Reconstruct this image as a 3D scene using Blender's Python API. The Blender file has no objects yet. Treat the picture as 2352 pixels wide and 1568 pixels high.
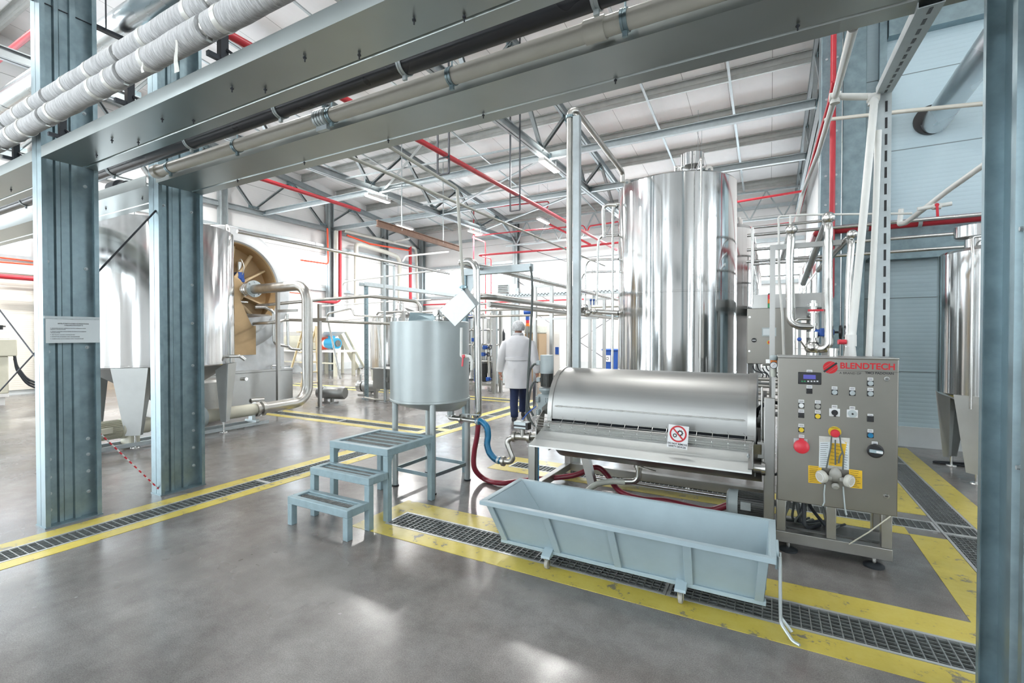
import bpy, bmesh, math, random
from mathutils import Vector as V, Matrix

# ------------------------------------------------------------------ camera, sky, sun, exposure
SC = bpy.context.scene
COL = SC.collection
PI = math.pi
FPX, YAW, PITCH, EYE = 1083.0, math.radians(28.7), math.radians(0.75), V((0, 0, 1.5))
cd = bpy.data.cameras.new('camera')
cd.sensor_width = 36; cd.lens = 36 * FPX / 2352; cd.clip_start = 0.05; cd.clip_end = 200
cam = bpy.data.objects.new('camera', cd); COL.objects.link(cam)
cam.location = EYE; cam.rotation_euler = (PI / 2 - PITCH, 0, YAW)
SC.camera = cam
SC.view_settings.view_transform = 'Standard'; SC.view_settings.look = 'None'
SC.view_settings.exposure = 0.12; SC.view_settings.gamma = 1.0
SC.view_settings.use_curve_mapping = False
w = bpy.data.worlds.new('daylight'); SC.world = w; w.use_nodes = True
bg = w.node_tree.nodes['Background']
bg.inputs[0].default_value = (0.86, 0.94, 1.0, 1); bg.inputs[1].default_value = 8.5
sd = bpy.data.lights.new('sun', 'SUN'); sd.energy = 9; sd.angle = 0.02; sd.color = (1, .95, .86)
sun = bpy.data.objects.new('sun', sd); COL.objects.link(sun)
sun.rotation_euler = V((5.4, 0.5, -4.0)).to_track_quat('-Z', 'Y').to_euler()
SC.cycles.max_bounces = 10; SC.cycles.diffuse_bounces = 5; SC.cycles.glossy_bounces = 4
SC.cycles.transparent_max_bounces = 12; SC.cycles.use_denoising = True
SC.cycles.sample_clamp_indirect = 6
SC.cycles.caustics_reflective = False; SC.cycles.caustics_refractive = False

# ------------------------------------------------------------------ points of the place
_c, _s = math.cos(YAW), math.sin(YAW); _cp, _sp = math.cos(PITCH), math.sin(PITCH)
FW = V((-_s * _cp, _c * _cp, -_sp)); RT = V((_c, _s, 0)); UP = RT.cross(FW)
def ray(x, y): return FW + RT * ((x - 1176) / FPX) - UP * ((y - 784) / FPX)
def on_z(x, y, z=0.0):
    d = ray(x, y); return EYE + d * ((z - EYE.z) / d.z)
def on_x(x, y, X):
    d = ray(x, y); return EYE + d * ((X - EYE.x) / d.x)
def on_y(x, y, Y):
    d = ray(x, y); return EYE + d * ((Y - EYE.y) / d.y)

# ------------------------------------------------------------------ mesh helpers
class MB:
    def __init__(s): s.v = []; s.f = []; s.M = None
    def add(s, vs, fs):
        o = len(s.v)
        for p in vs:
            p = V(p)
            s.v.append(s.M @ p if s.M is not None else p)
        s.f += [tuple(i + o for i in f) for f in fs]
        return s
    def box(s, x0, y0, z0, x1, y1, z1):
        x0, x1 = min(x0, x1), max(x0, x1); y0, y1 = min(y0, y1), max(y0, y1); z0, z1 = min(z0, z1), max(z0, z1)
        return s.add([(x0,y0,z0),(x1,y0,z0),(x1,y1,z0),(x0,y1,z0),(x0,y0,z1),(x1,y0,z1),(x1,y1,z1),(x0,y1,z1)],
                     [(0,3,2,1),(4,5,6,7),(0,1,5,4),(1,2,6,5),(2,3,7,6),(3,0,4,7)])
    def hexa(s, b, t):
        "solid from a bottom and a top quad given in the same order (counter-clockwise from above)"
        return s.add(list(b) + list(t), [(0,3,2,1),(4,5,6,7),(0,1,5,4),(1,2,6,5),(2,3,7,6),(3,0,4,7)])
    def frame(s, p0, p1, up=(0, 0, 1)):
        p0, p1 = V(p0), V(p1); d = (p1 - p0).normalized(); up = V(up)
        if abs(d.dot(up.normalized())) > .999: up = V((0, 1, 0)) if abs(d.y) < .9 else V((1, 0, 0))
        a = d.cross(up).normalized(); b = a.cross(d).normalized()
        return p0, p1, a, b
    def prof(s, poly, p0, p1, up=(0, 0, 1), caps=True):
        "closed polygon (side, up) swept from p0 to p1"
        p0, p1, a, b = s.frame(p0, p1, up); n = len(poly)
        vs = [p0 + a * u + b * w_ for u, w_ in poly] + [p1 + a * u + b * w_ for u, w_ in poly]
        fs = [(i, (i + 1) % n, n + (i + 1) % n, n + i) for i in range(n)]
        if caps: fs += [tuple(range(n))[::-1], tuple(range(n, 2 * n))]
        return s.add(vs, fs)
    def bar(s, p0, p1, w_, h=None, up=(0, 0, 1)):
        h = w_ if h is None else h
        return s.prof([(-w_/2, -h/2), (w_/2, -h/2), (w_/2, h/2), (-w_/2, h/2)], p0, p1, up)
    def cyl(s, p0, p1, r, r2=None, n=20, caps=True):
        r2 = r if r2 is None else r2; p0, p1, a, b = s.frame(p0, p1)
        cs = [(math.cos(2*PI*i/n), math.sin(2*PI*i/n)) for i in range(n)]
        vs = [p0 + (a*c + b*q)*r for c, q in cs] + [p1 + (a*c + b*q)*r2 for c, q in cs]
        fs = [(i, (i+1) % n, n + (i+1) % n, n + i) for i in range(n)]
        if caps: fs += [tuple(range(n))[::-1], tuple(range(n, 2*n))]
        return s.add(vs, fs)
    def tube(s, pts, r, n=12, bend=0.0, seg=6, caps=True):
        P = [V(p) for p in pts]
        if bend and len(P) > 2:
            Q = [P[0]]
            for i in range(1, len(P) - 1):
                a, b, c = P[i-1], P[i], P[i+1]; u, v = (a - b), (c - b); lu, lv = u.length, v.length
                if lu < 1e-6 or lv < 1e-6: continue
                u /= lu; v /= lv; ang = u.angle(v)
                if ang > PI - .05: Q.append(b); continue
                t = min(bend / math.tan(ang/2), lu*.49, lv*.49); k = seg
                p, q = b + u*t, b + v*t
                h = (u + v).normalized(); R = t * math.tan(ang/2); cen = b + h * (R / math.sin(ang/2))
                x = (p - cen).normalized(); yv = (q - cen); th = x.angle(yv); yd = (yv - x * yv.dot(x)).normalized()
                for j in range(k + 1):
                    f = th * j / k; Q.append(cen + (x*math.cos(f) + yd*math.sin(f)) * R)
            Q.append(P[-1]); P = Q
        rs = r if isinstance(r, (list, tuple)) else [r] * len(P)
        T = []
        for i in range(len(P)):
            d = (P[min(i+1, len(P)-1)] - P[max(i-1, 0)]); T.append(d.normalized() if d.length > 1e-9 else V((0, 0, 1)))
        up = V((0, 0, 1)) if abs(T[0].z) < .9 else V((0, 1, 0))
        a = T[0].cross(up).normalized(); vs = []; fs = []
        for i, p in enumerate(P):
            a = (a - T[i] * a.dot(T[i])).normalized(); b = T[i].cross(a)
            vs += [p + (a*math.cos(2*PI*k/n) + b*math.sin(2*PI*k/n)) * rs[i] for k in range(n)]
        for i in range(len(P) - 1):
            o = i * n
            fs += [(o+k, o+(k+1) % n, o+n+(k+1) % n, o+n+k) for k in range(n)]
        if caps: fs += [tuple(range(n))[::-1], tuple(range((len(P)-1)*n, len(P)*n))]
        return s.add(vs, fs)
    def smooth_tube(s, pts, r, n=12, k=6):
        "Catmull-Rom hose through the points"
        P = [V(p) for p in pts]; P = [P[0]*2 - P[1]] + P + [P[-1]*2 - P[-2]]; Q = []
        for i in range(1, len(P) - 2):
            for j in range(k):
                t = j / k; a, b, c, d = P[i-1], P[i], P[i+1], P[i+2]
                Q.append(((b*2) + (c - a)*t + (a*2 - b*5 + c*4 - d)*t*t + (b*3 - a - c*3 + d)*t**3) * .5)
        Q.append(P[-2]); return s.tube(Q, r, n)
    def lathe(s, prof, c=(0, 0, 0), n=48, axis=(0, 0, 1), caps=True):
        "profile [(radius, height)] turned about the axis through c"
        c = V(c); ax = V(axis).normalized(); t = V((0, 1, 0)) if abs(ax.y) < .9 else V((1, 0, 0))
        a = ax.cross(t).normalized(); b = ax.cross(a); vs = []; fs = []
        for r, h in prof:
            vs += [c + ax*h + (a*math.cos(2*PI*k/n) + b*math.sin(2*PI*k/n)) * max(r, 1e-5) for k in range(n)]
        for i in range(len(prof) - 1):
            o = i * n; fs += [(o+k, o+(k+1) % n, o+n+(k+1) % n, o+n+k) for k in range(n)]
        if caps: fs += [tuple(range(n))[::-1], tuple(range((len(prof)-1)*n, len(prof)*n))]
        return s.add(vs, fs)
    def sph(s, c, r, n=16, m=10, sc=(1, 1, 1)):
        pr = [(r*math.sin(PI*i/m), -r*math.cos(PI*i/m)) for i in range(m + 1)]
        o = len(s.v); M0 = s.M; s.M = None; s.lathe(pr, (0, 0, 0), n)
        for i in range(o, len(s.v)):
            p = V((s.v[i].x*sc[0], s.v[i].y*sc[1], s.v[i].z*sc[2])) + V(c); s.v[i] = M0 @ p if M0 is not None else p
        s.M = M0; return s
    def build(s, name, mat, parent=None, sharp=40, bevel=0, solid=0, sub=0):
        if parent is not None: org = ORG[parent.name]
        else:
            xs = [p.x for p in s.v]; ys = [p.y for p in s.v]; zs = [p.z for p in s.v]
            org = V(((min(xs)+max(xs))/2, (min(ys)+max(ys))/2, min(zs)))
        me = bpy.data.meshes.new(name); me.from_pydata([p - org for p in s.v], [], s.f)
        bm = bmesh.new(); bm.from_mesh(me); bmesh.ops.recalc_face_normals(bm, faces=bm.faces[:]); bm.to_mesh(me); bm.free()
        me.materials.append(mat); me.validate()
        for p in me.polygons: p.use_smooth = True
        me.set_sharp_from_angle(angle=math.radians(sharp))
        o = bpy.data.objects.new(name, me); COL.objects.link(o); ORG[o.name] = org
        if parent is not None: o.parent = parent
        else: o.location = org
        if bevel:
            m = o.modifiers.new('bevel', 'BEVEL'); m.width = bevel; m.segments = 2; m.limit_method = 'ANGLE'; m.angle_limit = .7
            m.harden_normals = False
        if solid:
            m = o.modifiers.new('solid', 'SOLIDIFY'); m.thickness = solid; m.offset = 0
        if sub:
            m = o.modifiers.new('sub', 'SUBSURF'); m.levels = sub; m.render_levels = sub
        return o
ORG = {}
def strip(poly, t):
    "open polyline (u, v) thickened to one side by t: a closed outline"
    off = []
    for i, p in enumerate(poly):
        ds = []
        if i > 0: ds.append((p[0]-poly[i-1][0], p[1]-poly[i-1][1]))
        if i < len(poly)-1: ds.append((poly[i+1][0]-p[0], poly[i+1][1]-p[1]))
        ns = []
        for dx, dy in ds:
            l = math.hypot(dx, dy); ns.append((-dy/l, dx/l))
        nx, ny = sum(a for a, b in ns)/len(ns), sum(b for a, b in ns)/len(ns); k = nx*nx + ny*ny
        off.append((p[0] + nx/k*t, p[1] + ny/k*t))
    return list(poly) + off[::-1]
def tag(o, label=None, cat=None, group=None, kind=None):
    if label: o['label'] = label
    if cat: o['category'] = cat
    if group: o['group'] = group
    if kind: o['kind'] = kind
    return o
def thing(name, label, cat, loc=(0, 0, 0), group=None):
    o = bpy.data.objects.new(name, None); COL.objects.link(o); o.location = loc; o.empty_display_size = .1
    ORG[o.name] = V(loc); return tag(o, label, cat, group)
def struct(mb, name, mat, **k): return tag(mb.build(name, mat, **k), kind='structure')
def dup(root, loc, rz=None, label=None):
    r = root.copy(); COL.objects.link(r); r.location = loc
    if rz is not None: r.rotation_euler = (0, 0, rz)
    if label: r['label'] = label
    for ch in list(root.children):
        c = ch.copy(); COL.objects.link(c); c.parent = r
        for g in list(ch.children):
            d = g.copy(); COL.objects.link(d); d.parent = c
    return r
def lettering(text, size, mat, parent, pos, xdir, ydir, name='lettering', bold=0.0, align='CENTER', squeeze=1.0):
    cu = bpy.data.curves.new(name, 'FONT'); cu.body = text; cu.size = size; cu.extrude = .0006; cu.offset = bold
    cu.align_x = align; cu.align_y = 'CENTER'; cu.materials.append(mat)
    o0 = bpy.data.objects.new('tmp', cu); me = bpy.data.meshes.new_from_object(o0); bpy.data.objects.remove(o0)
    x = V(xdir).normalized(); y = V(ydir).normalized(); z = x.cross(y)
    M = Matrix((x * squeeze, y, z)).transposed().to_4x4(); M.translation = V(pos) - ORG[parent.name]
    me.transform(M); o = bpy.data.objects.new(name, me); COL.objects.link(o); o.parent = parent
    ORG[o.name] = ORG[parent.name]; return o

# ------------------------------------------------------------------ materials
ANISO_ROT = 0.25
def _n(nt, t, **k):
    n = nt.nodes.new(t)
    for a, b in k.items():
        if a.startswith('i_'): n.inputs[a[2:].replace('_', ' ')].default_value = b
        else: setattr(n, a, b)
    return n
def pbr(name, col, rough=.5, metal=0.0, var=0.0, vs=6.0, rv=0.0, bump=0.0, bs=60.0, stretch=(1, 1, 1), spec=.5, emit=None, estr=0, detail=4, coat=0, aniso=0):
    m = bpy.data.materials.new(name); m.use_nodes = True; nt = m.node_tree; L = nt.links
    b = nt.nodes['Principled BSDF']; b.inputs['Base Color'].default_value = (*col, 1)
    b.inputs['Roughness'].default_value = rough; b.inputs['Metallic'].default_value = metal
    b.inputs['Specular IOR Level'].default_value = spec; b.inputs['Coat Weight'].default_value = coat
    if aniso: b.inputs['Anisotropic'].default_value = aniso
    if aniso:
        tg = _n(nt, 'ShaderNodeTangent', direction_type='RADIAL', axis='Z'); L.new(tg.outputs[0], b.inputs['Tangent']); b.inputs['Anisotropic Rotation'].default_value = ANISO_ROT
    if emit: b.inputs['Emission Color'].default_value = (*emit, 1); b.inputs['Emission Strength'].default_value = estr
    if var or rv or bump:
        tc = _n(nt, 'ShaderNodeTexCoord'); mp = _n(nt, 'ShaderNodeMapping'); mp.inputs['Scale'].default_value = stretch
        L.new(tc.outputs['Object'], mp.inputs['Vector'])
        nz = _n(nt, 'ShaderNodeTexNoise', i_Scale=vs, i_Detail=detail, i_Roughness=.6); L.new(mp.outputs[0], nz.inputs['Vector'])
        if var:
            mx = _n(nt, 'ShaderNodeMix', data_type='RGBA'); mr = _n(nt, 'ShaderNodeMapRange')
            mr.inputs[1].default_value = .3; mr.inputs[2].default_value = .7; L.new(nz.outputs[0], mr.inputs[0]); L.new(mr.outputs[0], mx.inputs[0])
            mx.inputs[6].default_value = (*[max(0, c*(1-var)) for c in col], 1); mx.inputs[7].default_value = (*[min(1, c*(1+var)) for c in col], 1)
            L.new(mx.outputs[2], b.inputs['Base Color'])
        if rv:
            mr = _n(nt, 'ShaderNodeMapRange'); mr.inputs[1].default_value = .3; mr.inputs[2].default_value = .7
            mr.inputs[3].default_value = max(.02, rough-rv); mr.inputs[4].default_value = min(1, rough+rv)
            L.new(nz.outputs[0], mr.inputs[0]); L.new(mr.outputs[0], b.inputs['Roughness'])
        if bump:
            n2 = _n(nt, 'ShaderNodeTexNoise', i_Scale=bs, i_Detail=3.0); L.new(mp.outputs[0], n2.inputs['Vector'])
            bp = _n(nt, 'ShaderNodeBump'); bp.inputs['Strength'].default_value = bump; bp.inputs['Distance'].default_value = .01
            L.new(n2.outputs[0], bp.inputs['Height']); L.new(bp.outputs[0], b.inputs['Normal'])
    return m
def wave_panel(name, col, axis, period, rough=.45, depth=.25, seam=0.0, seam_axis='Z', var=.03):
    "coated metal panel with fine rolled ribs across the axis and a dark seam every so often"
    m = pbr(name, col, rough, 0, var, 1.5); nt = m.node_tree; L = nt.links; b = nt.nodes['Principled BSDF']
    tc = _n(nt, 'ShaderNodeNewGeometry'); sx = _n(nt, 'ShaderNodeSeparateXYZ'); L.new(tc.outputs['Position'], sx.inputs[0])
    mu = _n(nt, 'ShaderNodeMath', operation='MULTIPLY'); mu.inputs[1].default_value = 1/period; L.new(sx.outputs[axis], mu.inputs[0])
    fr = _n(nt, 'ShaderNodeMath', operation='FRACT'); L.new(mu.outputs[0], fr.inputs[0])
    rp = _n(nt, 'ShaderNodeValToRGB'); e = rp.color_ramp.elements; e[0].position = .0; e[0].color = (0,0,0,1); e[1].position = .12; e[1].color = (1,1,1,1)
    x = e.new(.6); x.color = (1,1,1,1); x = e.new(.75); x.color = (0,0,0,1); L.new(fr.outputs[0], rp.inputs[0])
    h = rp.outputs[0]
    if seam:
        m2 = _n(nt, 'ShaderNodeMath', operation='MULTIPLY'); m2.inputs[1].default_value = 1/seam; L.new(sx.outputs[seam_axis], m2.inputs[0])
        f2 = _n(nt, 'ShaderNodeMath', operation='FRACT'); L.new(m2.outputs[0], f2.inputs[0])
        gt = _n(nt, 'ShaderNodeMath', operation='GREATER_THAN'); gt.inputs[1].default_value = .012/seam; L.new(f2.outputs[0], gt.inputs[0])
        mm = _n(nt, 'ShaderNodeMath', operation='MULTIPLY'); L.new(h, mm.inputs[0]); L.new(gt.outputs[0], mm.inputs[1]); h = mm.outputs[0]
        src = b.inputs['Base Color'].links[0].from_socket
        mx = _n(nt, 'ShaderNodeMix', data_type='RGBA'); mx.inputs[6].default_value = (*[c*.35 for c in col], 1)
        L.new(gt.outputs[0], mx.inputs[0]); L.new(src, mx.inputs[7]); L.new(mx.outputs[2], b.inputs['Base Color'])
    bp = _n(nt, 'ShaderNodeBump'); bp.inputs['Strength'].default_value = depth; bp.inputs['Distance'].default_value = .004
    L.new(h, bp.inputs['Height']); L.new(bp.outputs[0], b.inputs['Normal']); return m
def metal_streak(name, col, rough, streak=(40, 40, .4), bump=.05, var=.06, rv=.06, metal=1.0, aniso=0):
    m = pbr(name, col, rough, metal, var, 1.0, rv, bump, 1.0, streak, aniso=aniso); return m

G = {}
G['galv'] = pbr('galvanised_steel', (.255, .34, .37), .38, .75, .16, 9, .07, .06, 30)
G['galv_light'] = pbr('galvanised_light', (.50, .555, .57), .42, .55, .08, 12, .06)
G['beam'] = pbr('galvanised_beam', (.40, .44, .435), .33, .85, .05, 2, .015, detail=2)
G['purlin'] = pbr('galvanised_purlin', (.46, .47, .45), .45, .5, .10, 5, .05)
G['truss'] = pbr('galvanised_truss', (.36, .40, .41), .45, .5, .12, 5, .05)
G['blackbar'] = pbr('dark_steel', (.05, .055, .065), .5, .3, .15, 8)
G['steel'] = metal_streak('polished_stainless', (.66, .67, .67), .13, (14, 14, .01), .010, .06, .05, aniso=.75)
G['steel_h'] = pbr('brushed_stainless', (.37, .375, .365), .44, 1, .04, 2, .03, .02, 80, (.3, 20, 20))
G['pipe'] = pbr('stainless_pipe', (.62, .62, .60), .24, 1, .05, 6, .04)
G['pipe_dull'] = pbr('dull_stainless_pipe', (.50, .49, .46), .36, 1, .10, 8, .06)
G['steel_flat'] = pbr('stainless_sheet', (.40, .40, .385), .36, 1, .08, 3, .06, .02, 50)
G['steel_cab'] = pbr('stainless_cabinet', (.285, .275, .25), .38, .9, .06, 2.5, .05, .01, 90)
G['tray'] = pbr('scratched_tray_steel', (.56, .58, .57), .50, .85, .07, 3, .04, .03, 70)
G['alu'] = pbr('aluminium_duct', (.66, .68, .69), .27, 1, .04, 2, .02, .02, 6, detail=2)
G['clad'] = pbr('aluminium_cladding', (.60, .62, .63), .48, .8, .12, 4, .08, .08, 9)
G['tank_mid'] = pbr('satin_aluminium', (.42, .465, .468), .42, .55, .07, 3, .06, .03, 60)
G['paint_blue'] = pbr('blue_grey_enamel', (.335, .43, .47), .42, .0, .06, 5, .06, .02, 40)
G['paint_step'] = pbr('worn_blue_grey_enamel', (.275, .375, .41), .45, .05, .12, 14, .06, .04, 60)
G['red'] = pbr('red_pipe_paint', (.52, .035, .05), .38, 0, .08, 6)
G['red_bright'] = pbr('orange_red_cable', (.85, .09, .03), .45)
G['red_handle'] = pbr('red_plastic', (.62, .03, .05), .35)
G['white_pvc'] = pbr('white_pvc', (.74, .75, .72), .35, 0, .05, 5)
G['beige_pvc'] = pbr('grey_pvc', (.56, .55, .49), .38, 0, .05, 4)
G['black_pipe'] = pbr('black_polyethylene', (.030, .032, .038), .28, 0, .15, 2, .02, detail=2)
G['tread'] = pbr('worn_tread_bar', (.16, .17, .165), .5, .5, .25, 20)
G['black'] = pbr('black_plastic', (.018, .019, .021), .4)
G['rubber'] = pbr('black_rubber', (.02, .025, .03), .6)
G['wool'] = pbr('grey_wool_wrap', (.52, .525, .53), .85, 0, .28, 90, 0, 1.0, 160, (1, .15, .15))
G['tape'] = pbr('clear_tape', (.62, .62, .58), .2, 0, .1, 30)
G['cream'] = pbr('cream_enamel', (.62, .61, .50), .4, 0, .06, 4)
G['motor'] = pbr('grey_motor_paint', (.42, .48, .49), .42, 0, .05, 5)
G['motor_dark'] = pbr('dark_motor_casting', (.14, .145, .14), .45, .3, .15, 10)
G['white'] = pbr('white_enamel', (.80, .80, .78), .4, 0, .03, 4)
G['sign'] = pbr('white_sign', (.78, .79, .80), .35)
G['ink'] = pbr('black_ink', (.02, .02, .022), .6)
G['ink_red'] = pbr('red_ink', (.55, .012, .02), .5)
G['yellow'] = pbr('yellow_plastic', (.72, .52, .03), .4)
G['yellow_sign'] = pbr('yellow_label', (.75, .47, .03), .45, 0, .04, 20)
G['orange'] = pbr('orange_plastic', (.75, .2, .02), .4)
G['green'] = pbr('green_plastic', (.02, .28, .1), .35)
G['blue'] = pbr('blue_enamel', (.02, .09, .38), .4)
G['blue_light'] = pbr('light_blue_motor', (.03, .30, .50), .4)
G['blue_hose'] = pbr('blue_hose', (.012, .17, .34), .35, 0, .08, 20)
G['red_hose'] = pbr('red_ribbed_hose', (.25, .025, .045), .28, 0, .15, 10, 0, .5, 1.0)
G['clear_hose'] = pbr('clear_hose', (.60, .62, .55), .25, 0, .08, 10)
G['cable'] = pbr('grey_cable', (.10, .115, .11), .5)
G['tan'] = pbr('tan_fibreglass', (.56, .40, .22), .5, 0, .10, 3, .05)
G['tan_light'] = pbr('pale_tan_fibreglass', (.66, .50, .30), .5, 0, .08, 3)
G['ladder'] = pbr('cream_ladder_paint', (.60, .50, .32), .5)
G['skin'] = pbr('skin', (.52, .26, .19), .5, 0, .06, 12)
G['coat'] = pbr('white_cotton', (.70, .71, .745), .8, 0, .02, 8, 0, .9, 7)
G['trouser'] = pbr('navy_cotton', (.012, .024, .075), .8, 0, .1, 20, 0, .2, 12)
G['shoe'] = pbr('dark_shoe', (.03, .03, .035), .5)
G['net'] = pbr('white_hair_net', (.62, .64, .66), .8, 0, .25, 30, 0, .5, 30)
G['hair'] = pbr('grey_hair', (.25, .24, .23), .7, 0, .2, 40)
G['mask'] = pbr('grey_rubber_mask', (.36, .36, .33), .5)
G['filter'] = pbr('pale_filter_disc', (.55, .55, .50), .5)
G['paper'] = pbr('paper', (.66, .72, .74), .5)
G['lamp'] = pbr('lamp_diffuser', (.9, .9, .9), .4, emit=(1, .98, .95), estr=6)
G['cardboard'] = pbr('cardboard', (.40, .29, .18), .8)
G['screen'] = pbr('display_glass', (.03, .035, .07), .15)
G['screen_blue'] = pbr('display_lit', (.06, .06, .25), .3, emit=(.1, .1, .5), estr=.4)
def glass_mat():
    m = bpy.data.materials.new('window_glass'); m.use_nodes = True; nt = m.node_tree; nt.nodes.clear()
    o = _n(nt, 'ShaderNodeOutputMaterial'); mx = _n(nt, 'ShaderNodeMixShader'); t = _n(nt, 'ShaderNodeBsdfTransparent'); g = _n(nt, 'ShaderNodeBsdfGlossy')
    t.inputs[0].default_value = (.95, .98, 1, 1); g.inputs['Roughness'].default_value = .05; mx.inputs[0].default_value = .08
    nt.links.new(t.outputs[0], mx.inputs[1]); nt.links.new(g.outputs[0], mx.inputs[2]); nt.links.new(mx.outputs[0], o.inputs[0]); return m
G['glass'] = glass_mat()
def floor_mat():
    m = bpy.data.materials.new('sealed_concrete'); m.use_nodes = True; nt = m.node_tree; L = nt.links; b = nt.nodes['Principled BSDF']
    g = _n(nt, 'ShaderNodeNewGeometry')
    n1 = _n(nt, 'ShaderNodeTexNoise', i_Scale=.55, i_Detail=6.0, i_Roughness=.62); n2 = _n(nt, 'ShaderNodeTexNoise', i_Scale=5.0, i_Detail=6.0, i_Roughness=.7)
    n3 = _n(nt, 'ShaderNodeTexNoise', i_Scale=170.0, i_Detail=5.0, i_Roughness=.8); n4 = _n(nt, 'ShaderNodeTexNoise', i_Scale=.9, i_Detail=4.0, i_Roughness=.55)
    for n in (n1, n2, n3, n4): L.new(g.outputs['Position'], n.inputs['Vector'])
    r1 = _n(nt, 'ShaderNodeValToRGB'); e = r1.color_ramp.elements
    e[0].position = .33; e[0].color = (.150, .132, .122, 1); e[1].position = .68; e[1].color = (.275, .27, .26, 1)
    x = e.new(.5); x.color = (.205, .195, .185, 1); L.new(n1.outputs[0], r1.inputs[0])
    r2 = _n(nt, 'ShaderNodeValToRGB'); e = r2.color_ramp.elements; e[0].position = .3; e[0].color = (.74, .73, .72, 1); e[1].position = .75; e[1].color = (1.2, 1.2, 1.2, 1)
    L.new(n2.outputs[0], r2.inputs[0])
    r3 = _n(nt, 'ShaderNodeValToRGB'); e = r3.color_ramp.elements; e[0].position = .36; e[0].color = (.66, .66, .66, 1); e[1].position = .68; e[1].color = (1.34, 1.34, 1.34, 1)
    L.new(n3.outputs[0], r3.inputs[0])
    m1 = _n(nt, 'ShaderNodeMix', data_type='RGBA', blend_type='MULTIPLY'); m1.inputs[0].default_value = 1; L.new(r1.outputs[0], m1.inputs[6]); L.new(r2.outputs[0], m1.inputs[7])
    m2 = _n(nt, 'ShaderNodeMix', data_type='RGBA', blend_type='MULTIPLY'); m2.inputs[0].default_value = 1; L.new(m1.outputs[2], m2.inputs[6]); L.new(r3.outputs[0], m2.inputs[7])
    L.new(m2.outputs[2], b.inputs['Base Color'])
    mr = _n(nt, 'ShaderNodeMapRange'); mr.inputs[1].default_value = .35; mr.inputs[2].default_value = .68; mr.inputs[3].default_value = .15; mr.inputs[4].default_value = .33; b.inputs['Specular IOR Level'].default_value = .75
    L.new(n4.outputs[0], mr.inputs[0]); L.new(mr.outputs[0], b.inputs['Roughness'])
    bp = _n(nt, 'ShaderNodeBump'); bp.inputs['Strength'].default_value = .05; bp.inputs['Distance'].default_value = .003
    L.new(n3.outputs[0], bp.inputs['Height']); L.new(bp.outputs[0], b.inputs['Normal']); return m
G['floor'] = floor_mat()
def line_mat():
    m = bpy.data.materials.new('worn_yellow_paint'); m.use_nodes = True; nt = m.node_tree; L = nt.links; b = nt.nodes['Principled BSDF']
    g = _n(nt, 'ShaderNodeNewGeometry'); n1 = _n(nt, 'ShaderNodeTexNoise', i_Scale=9.0, i_Detail=8.0, i_Roughness=.7); n2 = _n(nt, 'ShaderNodeTexNoise', i_Scale=2.0, i_Detail=3.0)
    for n in (n1, n2): L.new(g.outputs['Position'], n.inputs['Vector'])
    r = _n(nt, 'ShaderNodeValToRGB'); e = r.color_ramp.elements; e[0].position = .37; e[0].color = (.2, .185, .14, 1); e[1].position = .42; e[1].color = (.54, .44, .075, 1)
    x = e.new(.62); x.color = (.58, .49, .11, 1); L.new(n1.outputs[0], r.inputs[0])
    L.new(r.outputs[0], b.inputs['Base Color']); b.inputs['Roughness'].default_value = .33; return m
G['line'] = line_mat()
G['wall_cool'] = wave_panel('cool_cast_panel', (.50, .635, .69), 'Z', .055, .4, .35, 1.0, 'Z')  # cool cast of the light on white panels, put into the colour
G['wall'] = wave_panel('white_wall_panel', (.87, .87, .86), 'Z', .08, .45, .15, 1.0, 'Z')
G['roof'] = wave_panel('white_roof_panel', (.87, .87, .87), 'X', .17, .45, .3, 1.0, 'X')
G['door'] = wave_panel('cream_door_slats', (.80, .76, .68), 'Z', .05, .5, .3)
G['plinth'] = pbr('pale_plinth', (.62, .66, .67), .6, 0, .05, 3)
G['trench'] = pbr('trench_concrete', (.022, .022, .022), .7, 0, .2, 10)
G['grate'] = pbr('galvanised_grating', (.30, .325, .32), .4, .6, .12, 20)
G['edge'] = pbr('drain_edge_steel', (.52, .54, .54), .4, .5, .08, 12)
# ================================================================== the setting
XL, XR, YF = -16.75, 1.12, 20.3          # left wall, right wall of the far bay, far wall
YS = 8.15                                 # the wall on the right, coloured blue-grey for its cool light
def roof_z(y): return 7.22 + .11 * (19.8 - y)
# drains: name, x0, y0, x1, y1
DR = [('left', -4.68, -4.0, -4.43, 14.0), ('across', -8.6, 5.70, -4.68, 5.94), ('front', -2.69, 2.79, 4.2, 3.07),
      ('right', 1.15, 3.08, 1.41, YS - .15), ('middle', -2.62, 4.69, 1.15, 4.92), ('far', -13, 9.35, -4.68, 9.58)]
def carve(rects, holes):
    xs = sorted({r[0] for r in rects + holes} | {r[2] for r in rects + holes}); ys = sorted({r[1] for r in rects + holes} | {r[3] for r in rects + holes})
    out = []
    for i in range(len(xs)-1):
        for j in range(len(ys)-1):
            cx, cy = (xs[i]+xs[i+1])/2, (ys[j]+ys[j+1])/2
            if any(r[0] < cx < r[2] and r[1] < cy < r[3] for r in rects) and not any(r[0] < cx < r[2] and r[1] < cy < r[3] for r in holes):
                out.append((xs[i], ys[j], xs[i+1], ys[j+1]))
    return out
holes = [d[1:] for d in DR]
fl = MB()
for x0, y0, x1, y1 in carve([(XL-.3, -9, 8, YF+.3)], holes): fl.box(x0, y0, -.25, x1, y1, 0)
struct(fl, 'floor', G['floor'])
tr = MB()
for n, x0, y0, x1, y1 in DR: tr.box(x0, y0, -.25, x1, y1, -.21)
struct(tr, 'floor_drain_channel', G['trench'])
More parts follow.
